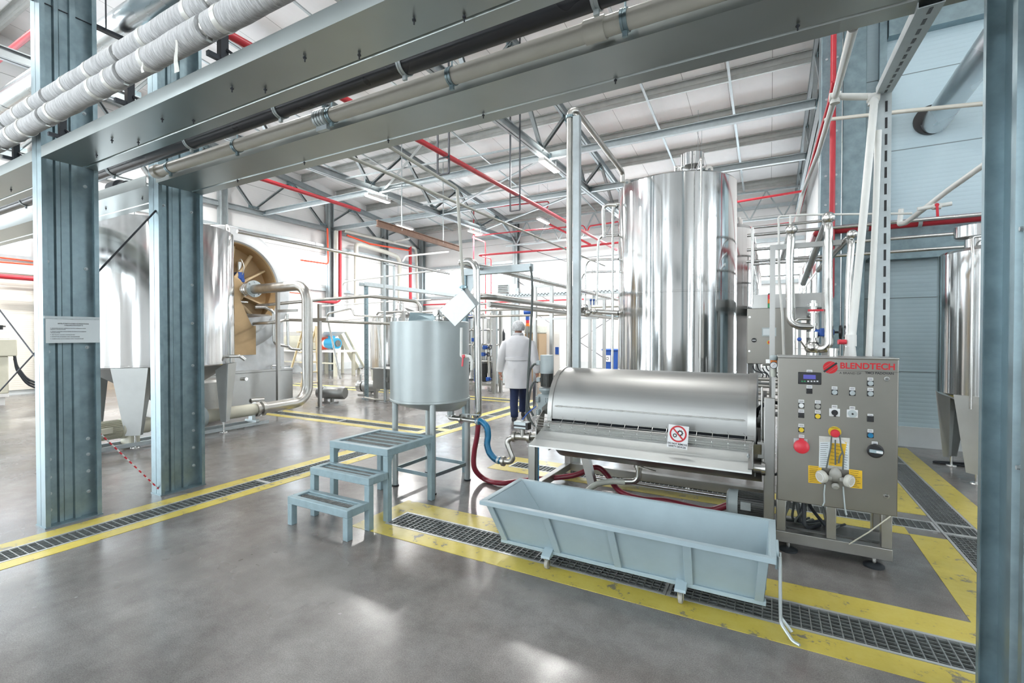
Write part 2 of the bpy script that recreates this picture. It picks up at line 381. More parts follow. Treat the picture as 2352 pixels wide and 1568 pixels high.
# yellow lines along the drains
ym = MB(); z0, z1 = .0, .0025; W = .115
lines = [(-4.83, -4, -4.68, 14), (-4.43, -4, -4.30, 4.9), (-4.43, 5.05, -4.3, 14), (-8.6, 5.94, -4.43, 6.10), (-8.6, 5.56, -4.83, 5.70),
         (-2.88, 2.63, 4, 2.79), (-2.88, 3.07, 4, 3.29), (-2.88, 2.79, -2.69, 3.07),
         (.93, 3.29, 1.15, 4.55), (.93, 5.08, 1.15, YS-.15), (1.41, 3.29, 1.60, YS-.15), (-2.8, 4.92, .93, 5.10), (-2.8, 4.53, .93, 4.69), (-2.8, 4.69, -2.62, 4.92),
         (-13, 9.2, -4.83, 9.35), (-13, 9.58, -4.83, 9.73)]
for a in lines: ym.box(a[0], a[1], z0, a[2], a[3], z1)
struct(ym, 'floor_marking', G['line'])
# walls
def wall_x(name, X, t, y0, y1, z1, openings, mat):
    m = MB()
    for a, b, c, d in carve([(y0, 0, y1, z1)], openings): m.box(X, a, b, X + t, c, d)
    return struct(m, name, mat)
def wall_y(name, Y, t, x0, x1, z1, openings, mat):
    m = MB()
    for a, b, c, d in carve([(x0, 0, x1, z1)], openings): m.box(a, Y, b, c, Y + t, d)
    return struct(m, name, mat)
lw = [(1.2, 3.62, 4.6, 4.95), (10.9, 3.62, 14.05, 4.95), (5.2, 3.62, 10.2, 4.95)]
wall_x('wall_left', XL-.15, .15, -7, YF, 9.2, lw + [(-6, .1, .4, 4.3)], G['wall'])  # large opening out of view, added to flood the floor with daylight
fw_ = [(-16.6, 3.62, -11.15, 4.95), (-10.5, 3.62, -5.3, 4.95), (-4.7, 3.62, .9, 4.95)]
wall_y('wall_far', YF, .15, XL-.15, XR+.15, 7.4, fw_, G['wall'])
wall_x('wall_right', XR, .15, YS+.16, YF, 9.0, [(10.6, 0.05, 13.6, 2.9)], G['wall'])
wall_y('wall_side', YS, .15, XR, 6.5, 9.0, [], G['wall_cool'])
bk = [(-15, .1, -11.2, 4.2), (-9.0, .1, -6.4, 4.2), (-2.6, 1.0, -.6, 4.2), (-15, 5.4, -9, 7), (-6, 5.6, -2, 6.6)]  # unseen openings, arranged for daylight and striped reflections in the tanks
wall_y('wall_back', -7.15, .15, XL-.15, 6.65, 10.2, bk, G['wall'])
wall_x('wall_east', 6.5, .15, -7, YS, 10.2, [(-4, .1, -1.6, 4.2), (1.0, 3.2, 3.0, 4.8), (4.8, 3.4, 7.2, 4.8)], G['wall'])  # unseen openings added and sized for the daylight they let in
# roof
rf = MB()
ya, yb = YF + .2, -7.2
rf.hexa([(XL-.2, yb, roof_z(yb)), (6.7, yb, roof_z(yb)), (6.7, ya, roof_z(ya)), (XL-.2, ya, roof_z(ya))],
        [(XL-.2, yb, roof_z(yb)+.12), (6.7, yb, roof_z(yb)+.12), (6.7, ya, roof_z(ya)+.12), (XL-.2, ya, roof_z(ya)+.12)])
struct(rf, 'ceiling', G['roof'])
# windows: frame, mullions and panes
wn = [0]
def window(axis, c, a0, a1, z0, z1, pitch):
    wn[0] += 1; f = MB(); p = MB(); n = max(1, round((a1-a0)/pitch)); t = .05
    def bx(m, a, z, b, zz, d0, d1):
        if axis == 'x': m.box(c+d0, a, z, c+d1, b, zz)
        else: m.box(a, c+d0, z, b, c+d1, zz)
    bx(f, a0, z0, a1, z0+t, .03, .12); bx(f, a0, z1-t, a1, z1, .03, .12)
    for i in range(n+1):
        q = a0 + (a1-a0)*i/n; bx(f, max(a0, q-t/2), z0+t, min(a1, q+t/2), z1-t, .03, .12)
    bx(p, a0+.01, z0+.01, a1-.01, z1-.01, .07, .078)
    o = struct(f, 'window_%d' % wn[0], G['white']); p.build('window_pane', G['glass'], o)
    return o
for a, z0, b, z1 in lw: window('x', XL-.15, a, b, z0, z1, 1.05)
for a, z0, b, z1 in fw_: window('y', YF, a, b, z0, z1, .93)
# plinths at the foot of the walls
b = MB().box(XR+.0, YS-.03, 0, 6.5, YS, .27); struct(b, 'baseboard_side', G['plinth'])
b = MB().box(XL, YF-.03, 0, XR, YF, .32); struct(b, 'baseboard_far', G['plinth'])
b = MB().box(XL, -6, 0, XL+.03, YF, .30); struct(b, 'baseboard_left', G['plinth'])
# cream roller door in the left wall, with its track
d = MB().box(XL, 1.4, .12, XL+.06, 5.6, 3.05); do = struct(d, 'door_1', G['door'])
tk = MB().box(XL, 1.25, 0, XL+.12, 1.4, 3.3).box(XL, 5.6, 0, XL+.12, 5.75, 3.3).box(XL, 1.25, 3.05, XL+.14, 5.75, 3.3); tk.build('door_track', G['white'], do)
# white sliding door in the far wall
d = MB().box(-6.9, YF-.07, .05, -4.6, YF-.02, 2.3); do = struct(d, 'door_2', pbr('white_door', (.72, .75, .77), .4))
MB().box(-7.05, YF-.12, 2.3, -4.45, YF-.02, 2.42).box(-4.6, YF-.1, 0, -4.5, YF-.02, 2.3).build('door_track', G['galv'], do)
# drain gratings
def grate(x0, y0, x1, y1, label, seg=.033, cross=.045, grp='steel gratings in the floor drains'):
    t = thing('drain_grate', label, 'drain grate', ((x0+x1)/2, (y0+y1)/2, -.05), grp)
    f = MB(); e = .018
    for a in ((x0, y0, x1, y0+e), (x0, y1-e, x1, y1), (x0, y0+e, x0+e, y1-e), (x1-e, y0+e, x1, y1-e)): f.box(a[0], a[1], -.05, a[2], a[3], .004)
    f.build('frame', G['edge'], t)
    g = MB(); along = (x1-x0) > (y1-y0)
    L0, L1, A0, A1 = (x0, x1, y0, y1) if along else (y0, y1, x0, x1)
    def B(l0, a0, l1, a1, z0, z1):
        g.box(l0, a0, z0, l1, a1, z1) if along else g.box(a0, l0, z0, a1, l1, z1)
    n = round((A1-A0)/seg)
    for i in range(1, n): q = A0 + (A1-A0)*i/n; B(L0+e, q-.0016, L1-e, q+.0016, -.016, .002)
    k = max(2, round((L1-L0)/cross))
    for i in range(1, k): q = L0 + (L1-L0)*i/k; B(q-.0028, A0+e, q+.0028, A1-e, -.014, .0032)
    g.build('grating', G['grate'], t); return t
def grate_run(d, cuts, labels, **k):
    n, x0, y0, x1, y1 = d; along = (x1-x0) > (y1-y0)
    for i in range(len(cuts)-1):
        if along: grate(cuts[i]+.002, y0+.003, cuts[i+1]-.002, y1-.003, labels[i], **k)
        else: grate(x0+.003, cuts[i]+.002, x1-.003, cuts[i+1]-.002, labels[i], **k)
grate_run(DR[0], [-1.0, 1.0, 3.0, 5.0], ['steel drain grate cut off by the photo edge before the wide galvanised column', 'steel drain grate passing in front of the two blue grey columns',
          'steel drain grate running under the step platform from the second column'], cross=.045)
grate_run(DR[0], [5.0, 7.5, 10.0], ['far drain grate crossing behind the legs of the satin mixing tank', 'farthest drain grate running past the walking worker'], seg=.04, cross=.05)
grate_run(DR[1], [-8.6, -6.6, -4.68], ['drain grate starting at the cream screw pump', 'drain grate between the cream screw pump and the satin mixing tank'], seg=.034, cross=.045)
grate_run(DR[2], [-2.69, -.52, 1.0, 2.6], ['drain grate from the step platform along the left half of the trough', 'drain grate under the right half of the blue grey trough', 'drain grate cut off by the column at the right edge'], cross=.045)
grate_run(DR[3], [3.08, 4.69, 4.92, 7.0, YS-.15], ['drain grate beside the right edge column, in front of the crossing', 'short grate piece where two drains cross behind the control cabinet', 'drain grate behind the crossing leading to the tank on the right', 'drain grate ending at the blue grey wall'], cross=.045)
grate_run(DR[4], [-2.62, -.7, 1.15], ['drain grate beginning at the blue hose and passing under the drum press', 'drain grate running behind the control cabinet to the crossing'], cross=.045)
grate_run(DR[5], [-13, -9, -4.68], ['thin far drain grate beside the gold legged tank', 'thin far drain grate left of the worker'], seg=.05, cross=.06)
# ================================================================== building frame
def sigma(d, w):
    "one C channel: u along the depth 0..d, v outward 0..w"
    return [(.03, w), (0, w), (0, 0), (.27*d, 0), (.30*d, .016), (.36*d, .016), (.39*d, 0), (.55*d, 0), (.57*d, .022), (.66*d, .022), (.68*d, 0), (.86*d, 0), (d, 0), (d, w), (d-.03, w)]
def steel_column(xc, y0, y1, z1, label, w=.085, bolts=(), name='steel_column', grp='galvanised columns', mat='galv', side=1):
    t = thing(name, label, 'column', (xc, (y0+y1)/2, 0), grp); d = y1-y0
    for sgn in (1, -1):
        m = MB(); poly = [(xc + sgn*(v + .003), y0 + u) for u, v in strip(sigma(d, w), .004)]
        n = len(poly)
        vs = [(x, y, 0) for x, y in poly] + [(x, y, z1) for x, y in poly]
        m.add(vs, [(i, (i+1) % n, n+(i+1) % n, n+i) for i in range(n)] + [tuple(range(n)), tuple(range(n, 2*n))])
        m.build('channel', G[mat], t, sharp=25)
    MB().box(xc-w-.006, y0-.006, 0, xc+w+.006, y1+.006, .01).build('base_plate', G[mat], t)
    for u, z in bolts:
        x = xc + side*.006; m = MB(); m.cyl((x, y0+u*d, z), (x+side*.006, y0+u*d, z), .014, n=12); m.cyl((x+side*.006, y0+u*d, z), (x+side*.02, y0+u*d, z), .009, n=6)
        m.build('bolt', G['galv_light'], t)
    return t
bz = [(.14, .12), (.14, .25), (.14, .38), (.14, .52), (.83, .2), (.83, .37), (.83, .51), (.83, .64), (.14, 1.37), (.83, 1.4), (.83, 2.05), (.14, 2.08), (.83, 2.73), (.83, 3.33), (.14, 3.4)]
c1 = steel_column(-4.99, 1.45, 1.80, roof_z(1.6)-.2, 'wide galvanised column with a paper notice, left edge of the photo', bolts=bz)
c2 = steel_column(-5.06, 2.27, 2.66, roof_z(2.4)-.2, 'galvanised column behind the notice column, beside the drain grate', bolts=[(.83, z) for z in (.2, .38, .55, .72, 1.2, 1.62, 2.0, 2.72)] + [(.2, 2.73)])
c3 = steel_column(.845, 2.27, 2.68, roof_z(2.4)-.2, 'wavy zinc patterned galvanised column at the right edge of the photo', side=-1, w=.07, bolts=[(.5, 1.0), (.5, 1.9)])
# notice on the first column
x = -4.99 + .09
t = thing('notice_sheet', 'white paper notice with lines of print on the wide galvanised column', 'notice', (x, 1.62, 1.45))
ya_, yb_, za, zb = 1.462, 1.795, 1.440, 1.628
MB().box(x, ya_, za, x+.004, yb_, zb).build('sheet', G['paper'], t)
MB().box(x+.0, 1.452, zb+.002, x+.006, 1.798, zb+.022).build('mounting_strip', G['galv_light'], t)
rows = [('МАЪЛУМОТНОМА ҚОИДАЛАРИ', .012, 1.592, None), ('ТАЪҚИҚЛАНАДИ !!!', .012, 1.578, None), ('1. ишчилар махсус кийимсиз ва бош кийимсиз ишга', .0085, 1.556, 0), ('кириши таъқиқланади', .0085, 1.547, 0),
        ('2. хизмат вақтида жиҳозларни назоратсиз қолдириш', .0085, 1.530, 0), ('таъқиқланади', .0085, 1.521, 0), ('3. қўл билан тозалаш таъқиқланади', .0085, 1.505, 0), ('4. ишлаётган ускунани очиш таъқиқланади', .0085, 1.489, 0), ('5. хавфсизлик воситаларини олиш таъқиқланади', .0085, 1.473, 0)]
for s_, sz, z, al in rows:
    lettering(s_, sz, G['ink'], t, (x+.0046, 1.628 if al is None else 1.488, z), (0, 1, 0), (0, 0, 1), align='CENTER' if al is None else 'LEFT')
# overhead beams: channels lying on their backs, spanning between the columns
def overhead_beam(x0, x1, y0, y1, z, label, fh=.085, bolts=()):
    t = thing('overhead_beam', label, 'beam', ((x0+x1)/2, (y0+y1)/2, z), 'lying channel beams between the columns'); d = y1-y0
    pl = [(y0+.02, z+fh), (y0, z+fh), (y0, z), (y0+.70*d, z), (y0+.715*d, z+.012), (y0+.74*d, z+.012), (y0+.755*d, z), (y1, z), (y1, z+fh), (y1-.02, z+fh)]
    poly = strip(pl, .004); n = len(poly); m = MB()
    m.add([(x0, y, zz) for y, zz in poly] + [(x1, y, zz) for y, zz in poly], [(i, (i+1) % n, n+(i+1) % n, n+i) for i in range(n)] + [tuple(range(n)), tuple(range(n, 2*n))])
    m.build('channel', G['beam'], t, sharp=25)
    for bx_, u in bolts:
        y = y0 + u*d; MB().cyl((bx_, y, z-.028), (bx_, y, z), .0035, n=8).cyl((bx_, y, z-.012), (bx_, y, z-.006), .009, n=6).build('bolt', G['blackbar'], t)
    return t
ba = [(-4.45, .5), (-4.02, .3), (-3.9, .6), (-3.35, .3), (-3.2, .6), (-2.6, .28), (-2.45, .55), (-2.0, .28), (-1.75, .6), (-1.35, .4), (-1.15, .65)]
overhead_beam(-4.9, .76, 1.45, 1.80, 2.862, 'nearest overhead channel beam, lowest in front of the black pipe', bolts=ba)
overhead_beam(-16.6, -5.08, 1.45, 1.80, 2.862, 'overhead channel beam left of the notice column', bolts=[(-5.5, .5), (-6.2, .5), (-7, .4), (-8, .5)])
overhead_beam(-4.97, .77, 2.25, 2.66, 2.90, 'second overhead channel beam below the grey plastic pipe', fh=.10, bolts=[(-4.2, .72), (-3.3, .72), (-2.4, .72), (-1.6, .72), (-.75, .72), (.1, .6)])
overhead_beam(-16.6, -5.15, 2.25, 2.66, 2.90, 'overhead channel beam behind the notice column, under the small black motor', fh=.10, bolts=[(-5.6, .4), (-6.4, .4)])
# pipes lying along the beams
def pipe_run(name, label, cat, p0, p1, r, mat, clamps=(), cm='galv_light', grp=None, n=24, sleeves=()):
    p0, p1 = V(p0), V(p1); t = thing(name, label, cat, (p0+p1)/2, grp); d = (p1-p0).normalized()
    MB().cyl(p0, p1, r, n=n).build('pipe', G[mat], t)
    for f in clamps:
        c = p0.lerp(p1, f) if f <= 1 else p0
        m = MB(); m.lathe([(r+.0015, -.016), (r+.006, -.016), (r+.006, -.004), (r+.003, -.003), (r+.003, .003), (r+.006, .004), (r+.006, .016), (r+.0015, .016)], c, 24, d, caps=False)
        m.box(c.x-.012, c.y-.008, c.z-r-.03, c.x+.012, c.y+.008, c.z-r-.003); m.cyl((c.x, c.y, c.z+r), (c.x, c.y, c.z+r+.05), .005, n=8)
        m.build('clamp', G[cm], t)
    for f, ln, dr, sm in sleeves:
        c = p0.lerp(p1, f); m = MB(); m.cyl(c-d*ln/2, c+d*ln/2, r+dr, n=n); m.build('coupling', G[sm], t)
    return t
def fx(x, x0, x1): return (x-x0)/(x1-x0)
zb_ = on_y(214, 419, 2.02).z
pipe_run('black_pipe', 'thick black plastic pipe clipped along the overhead beams', 'pipe', (-16.5, 2.02, zb_+.057), (.76, 2.02, zb_+.057), .057, 'black_pipe',
         [fx(on_y(a, b_, 2.02).x, -16.5, .76) for a, b_ in ((262, 400), (440, 340), (645, 275), (930, 180), (1370, 25))] + [fx(on_y(60, 480, 2.02).x, -16.5, .76)])
p0 = on_y(366, 384, 2.17); p1 = on_y(1440, 62, 2.17)
zc = (p0.z+p1.z)/2; xs_ = p0.x
t = pipe_run('grey_plastic_pipe', 'pale grey plastic pipe with a ribbed coupling beside the black pipe', 'pipe', (xs_, 2.17, zc), (.76, 2.17, zc), .045, 'beige_pvc',
         [fx(on_y(a, b_, 2.17).x, xs_, .76) for a, b_ in ((392, 378), (545, 332), (762, 270), (1038, 185), (1436, 60))], cm='galv',
         sleeves=[(fx(on_y(1368, 80, 2.17).x, xs_, .76), .10, .008, 'beige_pvc')])
MB().cyl((xs_-.06, 2.17, zc), (xs_, 2.17, zc), .056, n=24).cyl((xs_-.05, 2.17, zc-.004), (xs_-.05, 2.17, zc-.001), .05, n=24).build('socket', G['beige_pvc'], t)
cx = on_y(742, 274, 2.17).x; m = MB()
for k in range(4): m.cyl((cx-.05+k*.026, 2.17, zc), (cx-.05+k*.026+.02, 2.17, zc), .057, n=24)
m.cyl((cx-.055, 2.17, zc), (cx+.055, 2.17, zc), .052, n=24).box(cx-.05, 2.17-.015, zc-.085, cx+.05, 2.17+.015, zc-.05); m.build('ribbed_coupling', G['galv_light'], t)
# wool wrapped pipes above the nearest beam
def wool_pipe(label, pa, pb, Y, r, gaps, tapes):
    a, b_ = on_y(*pa, Y), on_y(*pb, Y); z = (a.z+b_.z)/2; x0, x1 = -15.5, .75
    t = thing('insulated_pipe', label, 'pipe', ((x0+x1)/2, Y, z), 'wool wrapped pipes over the nearest beam')
    cuts = [x0] + sorted(gaps) + [x1]
    for i in range(len(cuts)-1):
        m = MB(); A, B_ = cuts[i]+.02, cuts[i+1]-.02; k = max(4, int((B_-A)/.12)); random.seed(i+7); pr = [(r*.8, 0)]
        for j in range(k+1): pr.append((r*(1+random.uniform(-.05, .05)), (B_-A)*j/k))
        pr.append((r*.8, B_-A)); m.lathe(pr, (A, Y, z), 24, (1, 0, 0)); m.build('wool_sleeve', G['wool'], t)
    MB().cyl((x0, Y, z), (x1, Y, z), r*.72, n=20).build('pipe', G['beige_pvc'], t)
    for x in gaps:
        MB().lathe([(r*.74, -.012), (r*.8, -.012), (r*.8, .012), (r*.74, .012)], (x, Y, z), 20, (1, 0, 0), caps=False).box(x-.01, Y-.012, z-r*.8-.02, x+.01, Y+.012, z-r*.76).build('clamp', G['pipe'], t)
    for x in tapes: MB().lathe([(r*.9, -.02), (r*1.055, -.018), (r*1.055, .018), (r*.9, .02)], (x, Y, z), 24, (1, 0, 0), caps=False).build('tape_band', G['tape'], t)
    return t, z
YP = 1.365
def xs_at(pts, Y): return [on_y(a, b_, Y).x for a, b_ in pts]
tw, zl = wool_pipe('lower wool wrapped pipe of the two over the nearest beam, with hanging tape', (42, 292), (561, 36), YP, .062,
          xs_at([(8, 310), (110, 258), (290, 168), (480, 75), (900, -130)], YP), xs_at([(35, 296), (62, 283), (128, 250), (225, 202), (262, 183), (345, 140), (515, 60)], YP))
tu, zu = wool_pipe('upper wool wrapped pipe of the two, nearer the roof', (28, 269), (477, 11), YP+.02, .056,
          xs_at([(10, 278), (107, 222), (270, 130), (480, 10)], YP), xs_at([(40, 262), (75, 243), (150, 200), (205, 168), (330, 95), (432, 37)], YP))
def tape_tail(x, ln, w, parent, z):
    m = MB(); vs = []; fs = []
    for i in range(7):
        f = i/6; dx = .006*math.sin(i*1.3); ww = w*(.3+.9*f)
        vs += [(x+dx-ww/2, YP-.055, z-ln*f), (x+dx+ww/2, YP-.052, z-ln*f), (x+dx+ww/2, YP-.0505, z-ln*f), (x+dx-ww/2, YP-.0535, z-ln*f)]
    for i in range(6):
        o = i*4
        for k in range(4): fs.append((o+k, o+(k+1) % 4, o+4+(k+1) % 4, o+4+k))
    fs += [(0, 1, 2, 3), (27, 26, 25, 24)]; m.add(vs, fs); return m.build('hanging_tape', G['tape'], parent)
tape_tail(on_y(430, 90, YP).x, .17, .035, tw, zl-.03); tape_tail(on_y(352, 130, YP).x, .06, .02, tw, zl-.05)
# dark angle posts on the beam that carry the wool wrapped pipes
for k, (px, py) in enumerate([(40, 330), (147, 272), (302, 205), (516, 110), (1000, -120)]):
    x = on_y(px, py, 1.5).x
    t = thing('pipe_stand', ['dark pipe stand on the beam cut off by the left edge', 'dark pipe stand just right of the notice column', 'dark pipe stand between the two left columns', 'dark pipe stand below the open joint of the wool pipes', 'dark pipe stand above the top edge of the photo'][k], 'pipe stand', (x, 1.5, 2.94), 'dark stands under the wool wrapped pipes')
    MB().prof(strip([(-.02, .02), (-.02, -.02), (.02, -.02)], .004), (x, 1.49, 2.868), (x, 1.49, zu+.12), (0, 1, 0)).build('post', G['blackbar'], t)
    MB().bar((x+.0, 1.41, zl-.075), (x, 1.5, zl-.075), .025, .025).build('arm', G['blackbar'], t)
    MB().bar((x+.02, 1.5, zl-.02), (x+.20, 1.62, 2.872), .012, .012).build('brace', G['blackbar'], t)
# round aluminium duct between the column rows
a = on_y(28, 216, 2.03); b_ = on_y(300, 45, 2.03); zd = (a.z+b_.z)/2
t = thing('round_duct', 'bright round metal duct passing behind the notice column', 'duct', (-6, 2.03, zd))
MB().cyl((-16, 2.03, zd), (.5, 2.03, zd), .10, n=32).build('duct', G['alu'], t)
for px, py in ((15, 225), (150, 140), (415, -30)):
    x = on_y(px, py, 2.03).x; MB().lathe([(.1, -.01), (.104, -.008), (.104, .008), (.1, .01)], (x, 2.03, zd), 32, (1, 0, 0), caps=False).build('joint_ring', G['alu'], t)
x = on_y(285, 45, 2.03).x
t = thing('duct_hanger', 'black angle bar hanging under the round metal duct', 'hanger', (x, 2.03, zd-.12))
MB().prof(strip([(-.025, .05), (-.025, 0), (.025, 0)], .005), (x, 1.2, zd-.17), (x, 2.22, zd-.17)).build('angle_bar', G['blackbar'], t)
for y in (1.9, 2.16): MB().cyl((x, y, zd-.165), (x, y, roof_z(y)-.2), .006, n=8).build('rod', G['blackbar'], t)
# roof trusses along the hall
def truss(X, y0, y1, label, zb=5.93, m0='truss'):
    t = thing('roof_truss', label, 'roof truss', (X, (y0+y1)/2, zb), 'galvanised roof trusses')
    def top(y): return roof_z(y) - .36
    def Cpair(p0, p1, hgt, part):
        m = MB()
        for s_ in (1, -1):
            pl = [(s_*.075, hgt/2-.02), (s_*.075, hgt/2), (s_*.012, hgt/2), (s_*.012, -hgt/2), (s_*.075, -hgt/2), (s_*.075, -hgt/2+.02)]
            m.prof(strip(pl, .004), p0, p1)
        m.build(part, G[m0], t, sharp=25)
    Cpair((X, y0, zb+.09), (X, y1, zb+.09), .18, 'bottom_chord'); Cpair((X, y0, top(y0)-.09), (X, y1, top(y1)-.09), .18, 'top_chord')
    ys = []; y = y1-.25; k = 0
    while y > y0 + 1: ys.append(y); y -= 1.55
    for i in range(len(ys)-1):
        a, b_ = ys[i], ys[i+1]
        p, q = ((X, a, zb+.16), (X, b_, top(b_)-.14)) if i % 2 == 0 else ((X, a, top(a)-.14), (X, b_, zb+.16))
        m = MB(); m.prof(strip([(-.035, .045), (-.035, -.045), (.035, -.045), (.035, .045)], .005), p, q, (1, 0, 0)); m.build('diagonal_brace', G[m0], t, sharp=25)
        if i % 2 == 0: MB().box(X-.01, b_-.2, top(b_)-.30, X+.01, b_+.2, top(b_)-.08).build('gusset_plate', G['galv'], t)
        else: MB().box(X-.01, b_-.2, zb+.1, X+.01, b_+.2, zb+.30).build('gusset_plate', G['galv'], t)
    return t
TX = [-16.6, -10.8, -5.0, .85]
truss(TX[0], -4, YF-.1, 'roof truss along the left wall above the drum filter'); truss(TX[1], -4, YF-.1, 'roof truss reaching the middle column of the far wall')
truss(TX[2], 2.9, YF-.1, 'roof truss carrying the lit lamp left of the tall tank'); truss(TX[3], 8.4, YF-.1, 'roof truss along the right wall beyond the big corner column')
# purlins, bridging and ties
PY_ = [19.75, 18.0, 16.25, 14.5, 12.75, 11.0, 9.25, 7.5, 5.75, 4.0, 2.25, .5, -1.25, -3, -4.75]
names_p = ['first', 'second', 'third', 'fourth', 'fifth', 'sixth', 'seventh', 'eighth', 'ninth', 'tenth', 'eleventh', 'twelfth', 'thirteenth', 'fourteenth', 'fifteenth']
for i, y in enumerate(PY_):
    z = roof_z(y) - .19; x1 = XR-.05 if y > YS else 6.4
    m = MB(); pl = [(y+.06, z-.06), (y+.06, z-.085), (y, z-.085), (y, z-.03), (y+.014, z-.02), (y+.014, z+.02), (y, z+.03), (y, z+.18), (y-.06, z+.18), (y-.06, z+.16)]
    poly = strip(pl, -.004); n = len(poly)
    m.add([(XL+.02, a, b_) for a, b_ in poly] + [(x1, a, b_) for a, b_ in poly], [(k, (k+1) % n, n+(k+1) % n, n+k) for k in range(n)] + [tuple(range(n)), tuple(range(n, 2*n))])
    tag(m.build('roof_purlin', G['purlin'], sharp=25), 'ribbed steel roof purlin, %s counted from the far wall' % names_p[i], 'purlin', 'roof purlins under the white panels')
bn = 0
where = ['in the right bay', 'in the middle bay', 'in the left bay']
for bay, (xa, xb) in enumerate([(-5, .85), (-10.8, -5), (-16.6, -10.8)]):
    for k, f in enumerate((.36, .70)):
        x = xa + (xb-xa)*f; ya, yb = 5.75, YF-.2
        m = MB(); m.prof(strip([(.025, .03), (.025, 0), (-.025, 0), (-.025, .03)], .004), (x, ya, roof_z(ya)-.27), (x, yb, roof_z(yb)-.27))
        tag(m.build('purlin_bridging', G['galv_light'], sharp=25), '%s bridging channel under the purlins %s' % (('left', 'right')[k], where[bay]), 'bridging bar', 'bridging bars across the purlins')
for k, y in enumerate((11.0, 14.1)):
    for bay, (xa, xb) in enumerate([(-5, .85), (-10.8, -5), (-16.6, -10.8)]):
        t = thing('tie_beam', '%s pale tie beam spanning %s' % (('nearer', 'farther')[k], where[bay]), 'tie beam', ((xa+xb)/2, y, 5.95), 'tie beams between the trusses')
        m = MB(); m.prof(strip([(.045, -.085), (.045, -.10), (-.045, -.10), (-.045, .06), (.045, .06), (.045, .045)], .004), (xa+.09, y, 6.06), (xb-.09, y, 6.06)); m.build('channel', G['galv_light'], t, sharp=25)
        for x in (xa+.05, xb-.05): MB().box(x-.05, y-.05, 5.94, x+.05, y+.05, 5.955).box(x-.05, y+.045, 5.94, x+.05, y+.055, 6.13).build('bracket', G['galv'], t)
# diagonal roof bracing
def rod(name, label, cat, p0, p1, r, mat, grp=None, flat=None):
    m = MB()
    if flat: m.prof(strip([(-flat/2, flat/2), (-flat/2, -flat/2), (flat/2, -flat/2)], .005), p0, p1)
    else: m.cyl(p0, p1, r, n=10)
    return tag(m.build(name, G[mat]), label, cat, grp)
gb = 'angle braces under the roof'
rod('roof_brace', 'long pale angle brace rising left to right above the left lamp', 'brace', (-10.7, 11.1, 6.05), (-5.1, 7.6, 6.3), 0, 'galv_light', gb, .07)
rod('roof_brace', 'angle brace from the far tie beam to the lit lamp truss', 'brace', (-10.7, 14.2, 6.05), (-5.1, 11.1, 6.1), 0, 'galv_light', gb, .07)
rod('roof_brace', 'angle brace falling toward the far wall left of the tall tank', 'brace', (-10.7, 17.2, 6.05), (-5.1, 14.2, 6.1), 0, 'galv_light', gb, .07)
rod('roof_brace', 'thin pale strut level with the lower end of the ladder hanger', 'brace', (-10.7, 9.6, 6.0), (-5.1, 11.0, 6.4), 0, 'galv_light', gb, .06)
rod('roof_brace', 'pale strut crossing behind the main red pipe', 'brace', (-10.7, 13.0, 6.05), (-5.1, 14.0, 6.5), 0, 'galv_light', gb, .06)
# wall girts and far columns
def wall_column(x, y, z1, label, w=.24, d=.24):
    t = thing('wall_column', label, 'column', (x, y, 0), 'galvanised wall columns'); m = MB()
    for s_ in (1, -1): m.prof([(q[0], q[1]) for q in strip([(s_*w/2, .03-d/2), (s_*w/2, -d/2), (s_*.01, -d/2), (s_*.01, d/2), (s_*w/2, d/2), (s_*w/2, d/2-.03)], .005)], (x, y, 0), (x, y, z1), (0, 1, 0))
    m.build('channel', G['truss'], t, sharp=25); MB().box(x-.2, y-.18, 0, x+.2, y+.12, .015).build('base_plate', G['galv'], t)
    return t
wall_column(-10.8, YF-.16, 6.9, 'middle column of the far wall under the truss end'); wall_column(-16.5, YF-.25, 6.9, 'corner column where the left and far walls meet'); wall_column(-5.0, YF-.2, 6.9, 'far wall column hidden partly by the double pipe stand')
wall_column(-16.55, 14.0, 7.2, 'left wall column at the end of the bright window'); wall_column(-16.55, 9.5, 7.2, 'left wall column behind the drum filter'); wall_column(-16.55, 17.3, 7, 'left wall column between the red downpipes')
wall_column(-16.55, 5.0, 7.2, 'left wall column beside the cream roller door')
gg = 'horizontal girts on the walls'
for z, l in ((5.08, 'girt over the far wall windows'), (3.5, 'girt under the far wall windows'), (6.35, 'eaves girt at the top of the far wall')):
    tag(MB().prof(strip([(.04, .06), (.04, -.06), (-.04, -.06), (-.04, .06)], .004), (XL+.1, YF-.06, z), (XR-.05, YF-.06, z)).build('wall_girt', G['galv_light']), 'pale horizontal steel ' + l, 'girt', gg)
for z, l in ((5.3, 'girt over the left wall windows'), (3.45, 'girt under the left wall windows')):
    tag(MB().prof(strip([(.04, .06), (.04, -.06), (-.04, -.06), (-.04, .06)], .004), (XL+.06, -4, z), (XL+.06, YF-.2, z)).build('wall_girt', G['galv_light']), 'pale horizontal steel ' + l, 'girt', gg)
